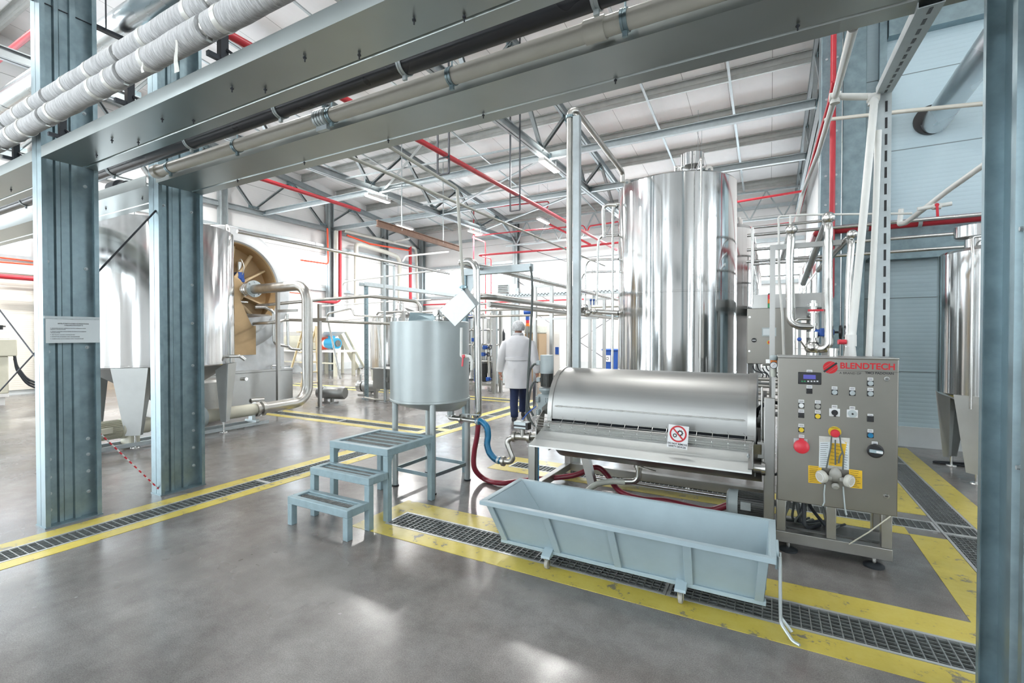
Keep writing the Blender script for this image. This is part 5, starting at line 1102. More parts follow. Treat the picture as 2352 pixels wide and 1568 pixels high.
# red ribbed hose over the floor
rp = [(1099, 965, 3.98), (1096, 1000, 3.98), (1089, 1040, 3.99), (1090, 1075, 4.0)]
pts = [on_y(*q) for q in rp] + [V((p.x, p.y, .035)) for p in (on_z(1112, 1100, .03), on_z(1150, 1110, .03), on_z(1205, 1104, .03))]
pts += [V((-1.70, 4.34, .12)), V((-1.50, 4.42, .21)), V((-1.38, 4.42, .16)), V((-1.22, 4.30, .06)), V((-1.0, 4.22, .045)), V((-.8, 4.22, .06)), V((-.6, 4.2, .055)), V((-.42, 4.12, .08)), V((-.27, 4.06, .17))]
m = MB(); m.smooth_tube(pts, .026, 14, 10)
tag(m.build('red_hose', G['red_hose'], sharp=80), 'dark red ribbed hose lying on the floor under the press to the motor', 'hose')
# ================================================================== screw pump under the cone tank
X = -7.57; z = .26
t = thing('screw_pump', 'long cream screw pump with finned motor lying under the cone tank', 'pump', (X, 3.9, 0))
MB().cyl((X, 2.55, z), (X, 2.62, z), .115, n=28).build('end_bell', G['cream'], t); MB().cyl((X, 2.98, z), (X, 3.04, z), .135, n=28).build('end_bell', G['cream'], t)
m = MB(); m.cyl((X, 2.6, z), (X, 3.0, z), .10, n=28)
for i in range(32):
    a = 2*PI*i/32; q = V((math.cos(a), 0, math.sin(a))); m.bar(V((X, 2.63, z))+q*.11, V((X, 2.97, z))+q*.11, .006, .03, q)
m.build('finned_motor', G['cream'], t); MB().box(X+.09, 2.68, z-.03, X+.135, 2.86, z+.05).build('terminal_box', G['cream'], t, bevel=.01)
MB().cyl((X, 3.04, z), (X, 3.32, z), .105, n=24).box(X-.13, 3.03, .03, X+.13, 3.16, z+.12).build('gear_housing', G['cream'], t, bevel=.02); MB().cyl((X, 3.32, z), (X, 3.98, z), .085, n=24).build('lantern', G['motor'], t)
MB().cyl((X, 3.98, z), (X, 4.03, z), .155, n=32).build('flange', G['motor'], t); m = MB(); m.cyl((X, 4.03, z), (X, 4.85, z), .098, n=28); m.build('stator_tube', G['cream'], t)
MB().cyl((X, 4.85, z), (X, 4.90, z), .125, n=24).cyl((X, 4.95, z), (X, 5.0, z), .125, n=24).cyl((X, 4.88, z), (X, 4.97, z), .09, n=20).build('flange', G['pipe_dull'], t)
for s_ in (-.13, .13): MB().box(X+s_-.02, 2.55, .02, X+s_+.02, 5.0, .07).build('skid_rail', G['galv_light'], t)
for y in (2.7, 3.9, 4.8): MB().box(X-.15, y-.03, .06, X+.15, y+.03, .10).box(X-.05, y-.03, .10, X+.05, y+.03, z-.08).build('saddle', G['galv_light'], t)
# large elbowed pipe from the pump up to the drum filter
yb_ = on_x(706, 780, X).y; zt2 = on_y(690, 655, yb_).z; fl_ = on_y(585, 666, yb_)
t = thing('large_elbow_pipe', 'thick stainless pipe rising from the pump and bending to the drum filter', 'pipe', (X, yb_, 0))
MB().tube([(X, 5.0, z), (X, yb_, z+.02), (X, yb_, zt2), (fl_.x, yb_, zt2-.01)], .095, 28, .30, 10).build('pipe', G['pipe_dull'], t)
m = MB(); m.cyl((fl_.x, yb_, zt2), (fl_.x-.05, yb_, zt2), .17, n=28)
for i in range(8): a = 2*PI*i/8; m.cyl((fl_.x+.02, yb_+.14*math.cos(a), zt2+.14*math.sin(a)), (fl_.x-.07, yb_+.14*math.cos(a), zt2+.14*math.sin(a)), .016, n=8)
m.build('flange', G['galv_light'], t)
m = MB(); pr = []
for i in range(25): pr.append((.10+(.025 if i % 4 in (1, 2) else 0), .016*i))
m.lathe(pr, (fl_.x-.05, yb_, zt2), 24, (-1, 0, 0)); m.build('bellows', G['pipe'], t)
# ================================================================== drum filter
fx_ = -9.42; cc = V((fx_, 5.62, 2.42)); Ro, Ri = 1.27, .95
t = thing('drum_filter', 'large tan lined drum filter with a bright metal hood behind the cone tank', 'machine', (fx_-.5, 5.62, 0))
ax = (-1, 0, 0)
m = MB(); m.lathe([(Ri, .0), (Ri+.03, -.02), (Ro-.08, -.02), (Ro-.02, .01), (Ro, .06), (Ro, .42), (Ro-.05, .45), (Ri, .45), (Ri, 0)], cc, 72, ax, caps=False); m.build('hood', G['clad'], t, sharp=30)
m = MB(); m.lathe([(.5, .45), (Ro+.06, .45), (Ro+.07, .50), (Ro+.07, 1.1), (Ro+.03, 1.15), (.5, 1.15)], cc, 72, ax, caps=False); m.build('rear_hood', G['steel_flat'], t, sharp=30)
m = MB(); m.lathe([(Ri+.002, .0), (Ri-.02, .02), (Ri-.03, .36), (.0, .38)], cc, 64, ax, caps=False); m.build('drum_lining', G['tan'], t)
for i in range(14):
    a = 2*PI*i/14 + .1; d = V((0, math.cos(a), math.sin(a))); q = cc + V((-.26, 0, 0)); m = MB()
    if i % 2: m.prof([(-.016, -.10), (.016, -.10), (.016, .10), (-.016, .10)], q+d*.25, q+d*(Ri-.05), (1, 0, 0)); m.build('radial_rib', G['tan_light'], t)
    else: m.cyl(q+d*.25+V((.03, 0, 0)), q+d*(Ri-.06)+V((.06, 0, 0)), .04, n=14); m.build('suction_tube', G['tan_light'], t)
m = MB(); m.lathe([(.0, .05), (.24, .05), (.30, .12), (.34, .36), (.0, .36)], cc, 32, ax); m.build('hub', G['tan'], t)
m = MB(); m.prof([(-.26, -.015), (.26, -.015), (.26, .015), (-.26, .015)], cc+V((.04, -.62, .72)), cc+V((.04, .10, -.85)), (1, 0, 0)); m.build('guard_plate', G['tan'], t)
m = MB(); m.prof([(-.30, -.015), (.30, -.015), (.30, .015), (-.30, .015)], cc+V((.03, -.9, -1.02)), cc+V((.03, .42, -1.02)), (1, 0, 0)); m.build('lower_lining', G['tan'], t)
MB().box(fx_-1.2, 4.35, 0, fx_+.10, 6.86, .74).build('vat', G['steel_flat'], t, bevel=.01); MB().box(fx_-1.22, 4.33, .74, fx_+.12, 6.88, .78).build('vat_rim', G['steel_flat'], t)
m = MB(); m.hexa([(fx_-.45, 4.5, .78), (fx_+.0, 4.5, .78), (fx_+.0, 6.72, .78), (fx_-.45, 6.72, .78)], [(fx_-.45, 4.9, 1.95), (fx_+.0, 4.9, 1.75), (fx_+.0, 6.70, 1.95), (fx_-.45, 6.70, 1.95)]); m.build('side_sheet', G['clad'], t)
for y in (5.35, 6.35): MB().tube([(fx_+.08, y, .78), (fx_+.08, y, .85), (fx_+.08, y+.22, .85), (fx_+.08, y+.22, .78)], .014, 8, .03).build('lid_handle', G['pipe'], t)
MB().cyl((fx_+.1, 5.75, .62), (fx_+.18, 5.75, .62), .035, n=14).build('drain_stub', G['pipe'], t); MB().cyl((fx_+.1, 5.9, .16), (fx_+.22, 6.1, .16), .05, n=14).build('drain_stub', G['pipe_dull'], t)
MB().lathe([(.0, 0), (.40, 0), (.40, .62), (.36, .66), (.0, .66)], (fx_+.55, 4.62, .06), 32).build('side_vessel', G['steel_h'], t)
# pneumatic valve on the filter pipe
va = V((fl_.x-.52, yb_, zt2)); t = thing('pneumatic_valve', 'upright pneumatic valve with blue actuator beside the drum filter', 'valve', (va.x, yb_, zt2))
def zV(y): return zt2 + (668-y)*.0085
MB().cyl((va.x, yb_, zV(625)), (va.x, yb_, zV(600)), .055, n=20).build('cylinder', G['pipe'], t); MB().box(va.x-.08, yb_-.06, zV(655), va.x+.08, yb_+.06, zV(625)).box(va.x+.08, yb_-.04, zV(650), va.x+.15, yb_+.03, zV(640)).build('actuator', G['blue'], t, bevel=.01)
MB().cyl((va.x, yb_, zV(690)), (va.x, yb_, zV(655)), .06, n=16).cyl((va.x-.06, yb_, zt2), (va.x+.08, yb_, zt2), .15, n=24).box(va.x-.12, yb_-.1, zV(699), va.x+.14, yb_+.1, zV(696)).build('valve_body', G['pipe'], t)
MB().cyl((va.x, yb_, .80), (va.x, yb_, zV(690)), .025, n=12).build('support_post', G['pipe'], t)
MB().smooth_tube([(va.x+.03, yb_-.03, zV(598)), (va.x+.12, yb_-.03, zV(595)), (va.x+.22, yb_-.03, zV(615)), (va.x+.16, yb_-.03, zV(632))], .008, 8).build('air_line', G['white_pvc'], t)
# ================================================================== right side: struts, water pipes, valves, wall pipes
def pipe(name, label, pts, r, mat, bend=.05, cat='pipe', grp=None, n=14):
    return tag(MB().tube(pts, r, n, bend).build(name, G[mat]), label, cat, grp)
def Y(*q): return on_y(*q)
YP2 = 4.16
top = Y(2030, 215, YP2); bot = Y(2030, 820, YP2)
t = thing('slotted_strut', 'upright slotted steel strut standing behind the control cabinet', 'strut', (top.x, YP2, 0))
m = MB(); m.prof(strip([(-.045, .05), (-.045, 0), (.045, 0), (.045, .05)], .004), (top.x, YP2, 0), (top.x, YP2, top.z), (0, 1, 0)); m.build('channel', G['galv_light'], t, sharp=25)
m = MB(); z = .3
while z < top.z-.12: m.box(top.x+.008, YP2-.0015, z, top.x+.022, YP2+.004, z+.075); z += .115
m.build('slot', G['black'], t)
a = V((Y(2136, 22, 2.6).x, 2.58, 2.875))
t = thing('slotted_strut', 'slotted steel strut sloping from the overhead beam to the upright one', 'strut', a)
b_ = V((top.x, YP2, top.z)); MB().prof(strip([(-.045, .05), (-.045, 0), (.045, 0), (.045, .05)], .004), a, b_).build('channel', G['galv_light'], t, sharp=25)
m = MB(); d = (b_-a); k = 12
for i in range(k): m.prof([(-.002, -.0015), (.012, -.0015), (.012, .002), (-.002, .002)], a+d*((i+.2)/k), a+d*((i+.75)/k))
m.build('slot', G['black'], t)
# white water pipes
A = V((Y(1960, 62, 2.7).x, 2.70, 2.93)); B_ = Y(1918, 222, YP2-.02); C_ = Y(2004, 222, YP2-.02)
pipe('water_pipe', 'white plastic pipe sloping down from the overhead beam along the right wall', [A, B_, Y(1880, 350, 5.7), Y(1845, 440, 7.4), Y(1826, 520, 7.5)], .022, 'white_pvc', .1)
t = thing('water_pipe', 'leaning white plastic pipe ending in a red valve on the control cabinet', 'pipe', Y(1953, 800, 4.05))
E1 = Y(1953, 808, 3.98)
MB().tube([B_+V((.0, 0, -.0)), C_, Y(2008, 235, YP2-.04), Y(1958, 760, 4.0), E1], .024, 14, .03).build('pipe', G['white_pvc'], t)
for px, py, dx in ((1918, 222, 0), (2006, 224, 0)): q = Y(px, py, YP2-.02); MB().cyl(q-V((.035, 0, 0)), q+V((.035, 0, 0)), .031, n=16).cyl(q, q-V((0, 0, .05)), .031, n=16).build('fitting', G['white_pvc'], t)
q = Y(1954, 785, 3.99); MB().cyl(q-V((0, 0, .03)), q+V((0, 0, .05)), .034, n=18).cyl((E1.x, 3.98, 1.357), (E1.x, 3.98, 1.42), .036, .03, n=18).build('union', G['white_pvc'], t); MB().cyl(q-V((.03, .02, 0)), q-V((.075, .03, 0)), .017, n=12).build('valve_knob', G['red_handle'], t)
pipe('water_pipe', 'second leaning white pipe running beside the slotted strut to the cabinet', [Y(2018, 300, 4.13), Y(2012, 470, 4.12), Y(1995, 823, 4.06)], .019, 'white_pvc', .05)
pipe('water_pipe', 'long thin pale pipe crossing the top of the blue grey wall', [Y(1895, 275, 7.3), Y(2080, 255, 6.6), Y(2300, 234, 6.2), V((6.4, 5.2, Y(2300, 234, 6.2).z-.1))], .022, 'beige_pvc', .2)
pipe('water_pipe', 'thin white pipe crossing level from the red riser to the strut', [Y(1790, 620, 6.9), Y(1788, 497, 6.9), Y(1850, 493, 6.9), Y(2095, 490, 6.9)], .013, 'white_pvc', .03)
pipe('water_pipe', 'white plastic pipe rising diagonally to the right edge column', [Y(2070, 480, 7.4), Y(2066, 515, 7.4), Y(2080, 512, 7.2), Y(2180, 435, 6.6), Y(2300, 350, 6.0), Y(2300, 350, 6.0)+(Y(2300, 350, 6.0)-Y(2180, 435, 6.6))*3], .028, 'white_pvc', .03)
t = thing('water_tap', 'white tap with a red lever in front of the red wall pipe', 'tap', Y(2150, 475, 6.8)); q = Y(2150, 474, 6.8)
MB().cyl(q-V((.16, 0, .01)), q+V((.13, 0, .015)), .022, n=14).cyl(q-V((.03, 0, 0)), q+V((.04, 0, 0)), .034, n=16).build('body', G['white_pvc'], t); MB().cyl(q+V((0, -.035, .01)), q+V((0, 0, .01)), .02, n=12).bar(q+V((0, -.035, .01)), q+V((.005, -.04, -.12)), .022, .01, (0, 1, 0)).build('lever', G['red_handle'], t)
# hanging thin drop pipes
pipe('drop_pipe', 'thin white drop pipe hanging in front of the stack of rails', [Y(1815, 493, 6.9), Y(1817, 600, 6.8), Y(1824, 690, 6.8), Y(1826, 850, 6.8)], .012, 'white_pvc', .05); pipe('drop_pipe', 'thin pale tube falling beside the stainless panel to the control cabinet', [Y(1788, 560, 6.0), Y(1790, 650, 6.0), Y(1797, 720, 5.9), Y(1801, 830, 5.8)], .013, 'white_pvc', .1)
# red riser and red wall main
xr = Y(1912, 400, 7.62).x
pipe('red_riser', 'red vertical pipe in front of the corner column ending above the valve stack', [(xr, 7.62, 7.8), (xr, 7.62, Y(1912, 686, 7.62).z), Y(1880, 690, 7.5), Y(1874, 705, 7.4)], .034, 'red', .06)
pipe('red_riser', 'thin red pipe sloping down beside the white pipe along the right wall', [Y(1916, 188, 7.0), Y(1905, 240, 7.2), Y(1850, 430, 8.6), Y(1813, 562, 9.4)], .03, 'red', .1)
zr_ = Y(2100, 517, 7.86).z; t = thing('red_main', 'thick dark red pipe along the blue grey wall', 'pipe', (2.5, 7.86, zr_))
MB().cyl((.66, 7.70, zr_), (6.2, 7.70, zr_), .055, n=24).build('pipe', G['red'], t)
for px in (2112, 1990): q = Y(px, 510, 7.70); MB().lathe([(.056, -.02), (.062, -.02), (.062, .02), (.056, .02)], (q.x, 7.70, zr_), 24, (1, 0, 0), caps=False).box(q.x-.015, 7.70, zr_+.06, q.x+.015, 8.14, zr_+.075).build('clamp', G['galv_light'], t)
pipe('red_main', 'thick red pipe turning along the right wall behind the steel tubes', [(.64, 7.70, zr_), (.56, 7.72, zr_-.02), (.56, 8.4, zr_-.02), (.80, 8.8, zr_-.03), (.80, 13.0, zr_-.05)], .05, 'red', .06)
for k, (y0, l, yy) in enumerate(((548, 'upper of the stainless rails along the blue grey wall', 7.60), (580, 'middle stainless rail along the blue grey wall', 7.56), (592, 'lower stainless rail along the blue grey wall', 7.5))):
    z = [Y(1980, 558, 7.6).z, Y(1980, 548, 7.56).z-.23, Y(2000, 585, 7.5).z-.13][k] if k else Y(1980, 505, 7.6).z
    z = {0: Y(1950, 525, 7.6).z+.03, 1: Y(1950, 556, 7.56).z, 2: Y(1950, 585, 7.5).z}[k]
    pipe('wall_rail', l, [(-.30, yy, z), (5.5, yy, z)], .022, 'pipe', grp='rails on the blue grey wall')
q = Y(2005, 560, 7.75); tag(MB().box(q.x-.03, 7.72, Y(2005, 615, 7.75).z, q.x+.03, 7.78, Y(2005, 515, 7.75).z).box(q.x-.02, 7.45, q.z-.2, q.x+.02, 8.13, q.z-.16).build('rail_bracket', G['galv']), 'steel bracket carrying the rails beside the slotted strut', 'bracket')
# stainless downpipes to the valve stack
t = thing('valve_stack', 'stack of stainless valves with blue handwheel above the control cabinet', 'valve', Y(1868, 830, 5.5)); yy = 5.5
def YY(px, py, dy=0): return Y(px, py, yy+dy)
vx = YY(1868, 750).x
m = MB(); m.cyl((vx, yy, 0.9), (vx, yy, YY(1868, 690).z), .03, n=16)
for py, r in ((700, .05), (715, .05), (745, .035), (765, .055), (772, .055), (785, .042), (800, .07), (812, .05)): z = YY(1868, py).z; m.cyl((vx, yy, z-.014), (vx, yy, z+.014), r, n=20)
m.build('body', G['pipe'], t); MB().sph((vx, yy, YY(1868, 798).z), .075, 20, 14, (1, 1, .9)).build('pump_head', G['pipe'], t)
z = YY(1868, 763).z; MB().cyl((vx, yy, z), (vx+.17, yy-.03, z), .03, n=14).box(vx+.05, yy-.05, z-.04, vx+.13, yy+.02, z+.04).build('blue_valve', G['blue'], t, bevel=.01)
MB().lathe([(.05, -.01), (.066, -.01), (.066, .01), (.05, .01), (.05, -.01)], (vx+.22, yy-.03, z), 28, (1, -.2, 0), caps=False).cyl((vx+.17, yy-.03, z), (vx+.225, yy-.03, z), .01, n=8).bar((vx+.22, yy-.03, z-.055), (vx+.22, yy-.03, z+.055), .01, .01, (1, 0, 0)).build('handwheel', G['black'], t)
z = YY(1868, 713).z; MB().bar((vx-.05, yy-.05, z), (vx+.08, yy-.05, z), .012, .02).build('lever', G['red_handle'], t)
q = YY(1836, 779, -.1); m = MB(); m.sph(q, .02, 12, 8); m.build('lever_ball', G['blue'], t); MB().cyl(q, (vx-.04, yy, YY(1868, 808).z), .007, n=8).build('lever_rod', G['pipe'], t)
MB().tube([(vx-.02, yy, YY(1868, 732).z), YY(1830, 732), YY(1824, 745), YY(1824, 830)], .016, 10, .04).build('small_tube', G['pipe'], t)
for name, label, pts, r in (
    ('steel_downpipe', 'left steel downpipe hooking into the valve stack from the left', [YY(1800, 590, 1.2), YY(1818, 527), YY(1814, 600), (YY(1814, 745).x, yy, YY(1868, 748).z), (vx, yy, YY(1868, 750).z)], .036),
    ('steel_downpipe', 'middle steel downpipe curving under the blue handwheel', [YY(1845, 650, 2.0), YY(1903, 500), YY(1902, 640), (YY(1902, 795).x, yy-.08, YY(1868, 802).z), (vx, yy, YY(1868, 800).z)], .038),
    ('steel_downpipe', 'right steel downpipe behind the leaning white pipe', [YY(1880, 620, 1.0), YY(1957, 538), YY(1950, 640), YY(1944, 840)], .03)):
    t2 = thing(name, label, 'pipe', pts[1], 'steel downpipes beside the corner column'); MB().tube(pts, r, 16, .1).build('pipe', G['pipe'], t2); MB().sph(pts[1]+V((0, 0, .0)), r*1.5, 18, 12).build('ball_elbow', G['pipe'], t2)
# rack that carries the downpipes
x0 = YY(1775, 600).x; x1 = YY(1936, 600).x; zt = YY(1850, 553).z
t = thing('pipe_rack', 'square tube portal carrying the steel downpipes', 'rack', (x0, 5.62, 0))
for x in (x0, Y(1896, 600, 5.62).x): MB().box(x-.025, 5.6, 0, x+.025, 5.65, zt).build('post', G['steel_flat'], t)
MB().box(x0-.022, 5.603, zt-.048, x1, 5.647, zt+.003).build('cross_bar', G['steel_flat'], t)
# stainless control panel on a stand with a signal light
a, b_ = Y(1715, 835, 6.6), Y(1826, 706, 6.6)
t = thing('panel_box', 'stainless switch panel with small screen and red stop button beside the tall tank', 'cabinet', ((a.x+b_.x)/2, 6.7, 0))
MB().box(a.x, 6.62, a.z, b_.x, 6.85, b_.z).build('body', G['steel_cab'], t, bevel=.008); MB().box(a.x+.004, 6.6, a.z+.004, b_.x-.004, 6.62, b_.z-.004).build('door', G['steel_cab'], t, bevel=.004)
s0, s1 = Y(1750, 772, 6.6), Y(1783, 752, 6.6); o = MB().box(s0.x, 6.59, s0.z, s1.x, 6.6, s1.z).build('screen', G['motor'], t); MB().box(s0.x+.012, 6.587, s0.z+.015, s1.x-.012, 6.59, s1.z-.015).build('display', G['paper'], o)
q = Y(1732, 781, 6.6); o = MB().cyl((q.x, 6.6, q.z), (q.x, 6.575, q.z), .028, n=20).build('rotary_switch', G['black'], t); MB().box(q.x-.02, 6.57, q.z-.004, q.x+.02, 6.576, q.z+.004).build('pointer', G['sign'], o)
q = Y(1767, 786, 6.6); o = MB().cyl((q.x, 6.6, q.z), (q.x, 6.59, q.z), .026, n=20).build('stop_button', G['yellow'], t); MB().cyl((q.x, 6.59, q.z), (q.x, 6.57, q.z), .016, n=16).build('cap', G['red_handle'], o)
for px, py in ((1722, 728), (1721, 806)): q = Y(px, py, 6.6); MB().cyl((q.x, 6.6, q.z), (q.x, 6.594, q.z), .012, n=12).build('lock', G['pipe'], t)
for x in (a.x+.04, b_.x-.04): MB().box(x-.03, 6.66, 0, x+.03, 6.72, a.z).box(x-.03, 6.8, 0, x+.03, 6.85, a.z).build('stand_post', G['motor_dark'], t)
MB().box(a.x+.02, 6.64, .85, b_.x-.02, 6.84, .9).box(a.x+.02, 6.64, .5, b_.x-.02, 6.84, .53).build('shelf', G['motor_dark'], t)
for k in range(5): z = .62+k*.085; MB().cyl((a.x+.1, 6.58, z), (b_.x, 6.58, z), .022, n=12).build('tube_row', G['pipe_dull'], t)
random.seed(9)
for k in range(5): x = a.x+.06+.05*k; MB().smooth_tube([(x, 6.7, a.z), (x+.03, 6.62, a.z-.08), (x+random.uniform(.05, .2), 6.6, a.z-.12), (x+.1, 6.63, .95)], .007, 8).build('cable', G['rubber'], t)
q = Y(1768, 690, 6.7); t = thing('signal_tower', 'red, amber and green signal light on the switch panel', 'signal light', (q.x, 6.7, b_.z))
for k, mt in enumerate(('green', 'orange', 'red_handle')): z = b_.z+.01+k*.055; MB().cyl((q.x, 6.72, z), (q.x, 6.72, z+.053), .023, n=20).build('lens', G[mt], t)
MB().cyl((q.x, 6.72, b_.z+.175), (q.x, 6.72, b_.z+.19), .023, .015, n=20).build('cap', G['black'], t)
# raised walkway behind the tall tank
zf = 1.92; xa, xb = -.22, .62; ya, yb = 7.25, 13.4
t = thing('walkway', 'raised stainless walkway with railings behind the switch panel', 'walkway', ((xa+xb)/2, 10, 0))
MB().box(xa, ya, zf-.06, xb, yb, zf).build('deck', G['grate'], t); MB().box(xa, ya-.01, zf-.05, xb, ya, zf+.13).build('toe_board', G['steel_flat'], t)
for x in (xa, xb):
    MB().box(x-.006, ya, zf, x+.006, yb, zf+.12).build('toe_board', G['steel_flat'], t)
    for z in (zf+.55, zf+1.05): MB().cyl((x, ya, z), (x, yb, z), .018, n=10).build('rail', G['pipe'], t)
    for k in range(6): y = ya+(yb-ya)*k/5; MB().cyl((x, y, zf), (x, y, zf+1.05), .02, n=10).build('rail_post', G['pipe'], t)
    for k in (0, 2, 4): y = ya+.1+(yb-ya-.2)*k/4; MB().box(x-.03, y-.03, 0, x+.03, y+.03, zf-.06).build('leg', G['steel_flat'], t)
for z in (zf+.55, zf+1.05): MB().cyl((xa, yb, z), (xb, yb, z), .018, n=10).build('rail', G['pipe'], t); MB().cyl((xa, ya, z), (xb, ya, z), .018, n=10).build('rail', G['pipe'], t)
# round duct through the wall at the top right
a = Y(2152, 275, 8.1); b_ = Y(2330, 30, 6.2); t = thing('wall_duct', 'round metal duct sloping out of a hole in the blue grey wall', 'duct', a)
MB().cyl(a+V((-.07, .03, -.10))*.3, a+(b_-a)*1.75, .145, n=32).build('duct', G['alu'], t); q = a.lerp(b_, .52); MB().lathe([(.145, -.008), (.15, -.006), (.15, .006), (.145, .008)], q, 32, b_-a, caps=False).build('joint_ring', G['galv_light'], t); MB().cyl(a+V((-.05, -.0, .02)), a+V((-.05, .04, .02)), .19, n=32).build('wall_opening', G['black'], t)
# twin posts with the pipe to the tall tank
yt = 4.97; xp = Y(1308, 600, yt).x; xq = Y(1325, 600, yt).x; zt = Y(1308, 268, yt).z; e = on_x(1430, 402, -1.62); 
t = thing('tall_post', 'tall square steel post beside the riser pipe left of the tall tank', 'post', (xq, yt, 0)); MB().box(xq-.036, yt-.036, 0, xq+.036, yt+.036, zt-.02).build('tube', G['galv_light'], t); MB().box(xq-.07, yt-.07, 0, xq+.07, yt+.07, .012).build('base_plate', G['galv_light'], t)
t = thing('riser_pipe', 'tall steel riser pipe bending over to the top of the tall tank', 'pipe', (xp, yt, 0))
d0 = V((xp+.03, yt+.02, zt+.08)); e = on_z(1430, 398, zt+.02)
MB().tube([(xp, yt, .03), (xp, yt, zt+.06), (xp+.06, yt+.06, zt+.08), (e.x, e.y, zt+.04), (e.x, e.y, 3.83)], .034, 16, .07).build('pipe', G['pipe_dull'], t)
MB().cyl((xp, yt, zt-.02), (xp, yt, zt+.01), .046, n=18).build('clamp', G['galv'], t)
# curved tubes between the posts and the tall tank
for lab, pts, r in (('outer bent tube dropping beside the tall tank, nearest to it', [(1425, 468), (1410, 468), (1408, 480), (1406, 860)], .022), ('bent tube left of the tank with a high shoulder', [(1420, 540), (1378, 542), (1374, 560), (1370, 700)], .022),
                    ('lower bent tube ending in the small valve group', [(1420, 595), (1352, 597), (1345, 610), (1343, 700)], .02), ('short bent tube under the others left of the tall tank', [(1415, 623), (1342, 625), (1335, 640), (1334, 705)], .018)):
    pipe('bent_tube', lab, [Y(a, b_, 7.6) for a, b_ in pts], r, 'pipe', .12, grp='bent tubes beside the tall tank')
t = thing('valve_group', 'small cluster of steel valves and tees left of the tall tank', 'valve', Y(1360, 715, 7.6))
for px, py, r in ((1330, 712, .06), (1345, 705, .05), (1365, 715, .05), (1350, 718, .06)): MB().sph(Y(px, py, 7.55), r, 14, 10).build('valve_body', G['pipe'], t)
MB().cyl(Y(1322, 712, 7.6), Y(1420, 718, 7.6), .04, n=16).build('header', G['pipe'], t)
for px in (1357, 1364): q = Y(px, 700, 7.5); MB().cyl(q, q+V((0, 0, .08)), .008, n=8).sph(q+V((0, 0, .08)), .02, 10, 8).build('handle', G['blue'], t)
# ================================================================== pipe racks and equipment further back
def post(x, y, h, s=.03, mat='steel_flat'): return MB().box(x-s, y-s, 0, x+s, y+s, h).box(x-s*2, y-s*2, 0, x+s*2, y+s*2, .012)
t = thing('pipe_stand', 'square steel stand under the rails right beside the thick elbow pipe', 'stand', (-8.23, 6.69, 0)); post(-8.23, 6.69, 2.15).build('post', G['steel_flat'], t); MB().box(-8.6, 6.665, 1.80, -8.0, 6.715, 1.86).build('arm', G['steel_flat'], t)
t = thing('pipe_stand', 'square steel stand between the drum filter vat and the thick elbow pipe', 'stand', (-8.47, 5.91, 0)); post(-8.47, 5.91, 2.4).build('post', G['steel_flat'], t); MB().box(-8.75, 5.885, 2.345, -8.25, 5.935, 2.405).box(-8.5, 5.885, 1.95, -7.9, 5.935, 2.0).build('arm', G['steel_flat'], t)
t = thing('pipe_stand', 'galvanised perforated post carrying the cable tray', 'stand', (-8.39, 8.14, 0)); MB().prof(strip([(-.035, .035), (-.035, -.035), (.035, -.035), (.035, .035)], .005), (-8.39, 8.14, 0), (-8.39, 8.14, 2.72)).build('post', G['galv'], t)
m = MB()
for k in range(22): z = .1+k*.118; m.cyl((-8.36, 8.10, z), (-8.36, 8.106, z), .009, n=8)
m.build('holes', G['black'], t); MB().box(-8.47, 8.06, 0, -8.31, 8.22, .012).build('base_plate', G['galv'], t)
t = thing('pipe_stand', 'short square stand under the rail bend left of the mixing tank lid', 'stand', (-6.9, 7.76, 0)); post(-6.9, 7.76, 2.02).build('post', G['steel_flat'], t)
def P3(name, label, pts, r, mat='pipe_dull', bend=.1, grp=None, cat='pipe'): return tag(MB().tube(pts, r, 14, bend).build(name, G[mat]), label, cat, grp)
gr = 'stainless rails of the pipe rack'
a = on_y(590, 702, 6.2); b_ = on_y(738, 690, 6.69); c = on_y(850, 680, 7.0); d = on_y(1000, 700, 7.76)
P3('steel_rail', 'upper stainless rail from the drum filter bending toward the mixing tank', [a, b_+V((0, 0, .02)), c, on_y(958, 692, 7.9), on_y(966, 705, 7.9), on_y(966, 790, 7.9)], .033, grp=gr)
P3('steel_rail', 'lower stainless rail passing behind the thick elbow pipe', [on_y(540, 744, 5.95), on_y(630, 741, 6.1), on_y(655, 734, 6.6), on_y(740, 737, 6.75), on_y(935, 745, 7.9)], .03, grp=gr)
P3('steel_rail', 'thin rail bend above the clustered valves left of the round tank', [on_y(782, 870, 8.0), on_y(750, 720, 8.0), on_y(808, 708, 8.0), on_y(814, 724, 8.0), on_y(900, 728, 8.0)], .024, 'pipe', grp=gr)
P3('steel_rail', 'loop of tube dropping into the small steel box', [on_y(880, 865, 8.2), on_y(864, 717, 8.2), on_y(935, 715, 8.2)], .022, 'pipe', grp=gr)
P3('steel_rail', 'second tube beside it dropping into the small steel box', [on_y(872, 865, 8.3), on_y(872, 724, 8.3)], .018, 'pipe', grp=gr)
P3('filter_tube', 'bent tube on the drum filter side sheet', [on_x(585, 705, -9.3), on_x(608, 705, -9.3), on_x(628, 715, -9.25), on_x(630, 790, -9.25), on_x(660, 795, -9.2)], .03, 'pipe'); P3('filter_tube', 'lower tube ending in an elbow beside the drum filter', [on_x(660, 720, -9.2), on_x(662, 800, -9.2), on_x(690, 803, -9.0)], .028, 'pipe')
P3('long_steel_pipe', 'long dark steel pipe sloping across from the drum filter top', [on_x(545, 531, -7.6), on_x(1032, 628, -7.6)], .032, 'pipe')
t = thing('pipe_hanger', 'bright U shaped hanger under the long dark steel pipe', 'hanger', on_x(893, 605, -7.6)); q0 = on_x(883, 605, -7.6); q1 = on_x(905, 603, -7.6)
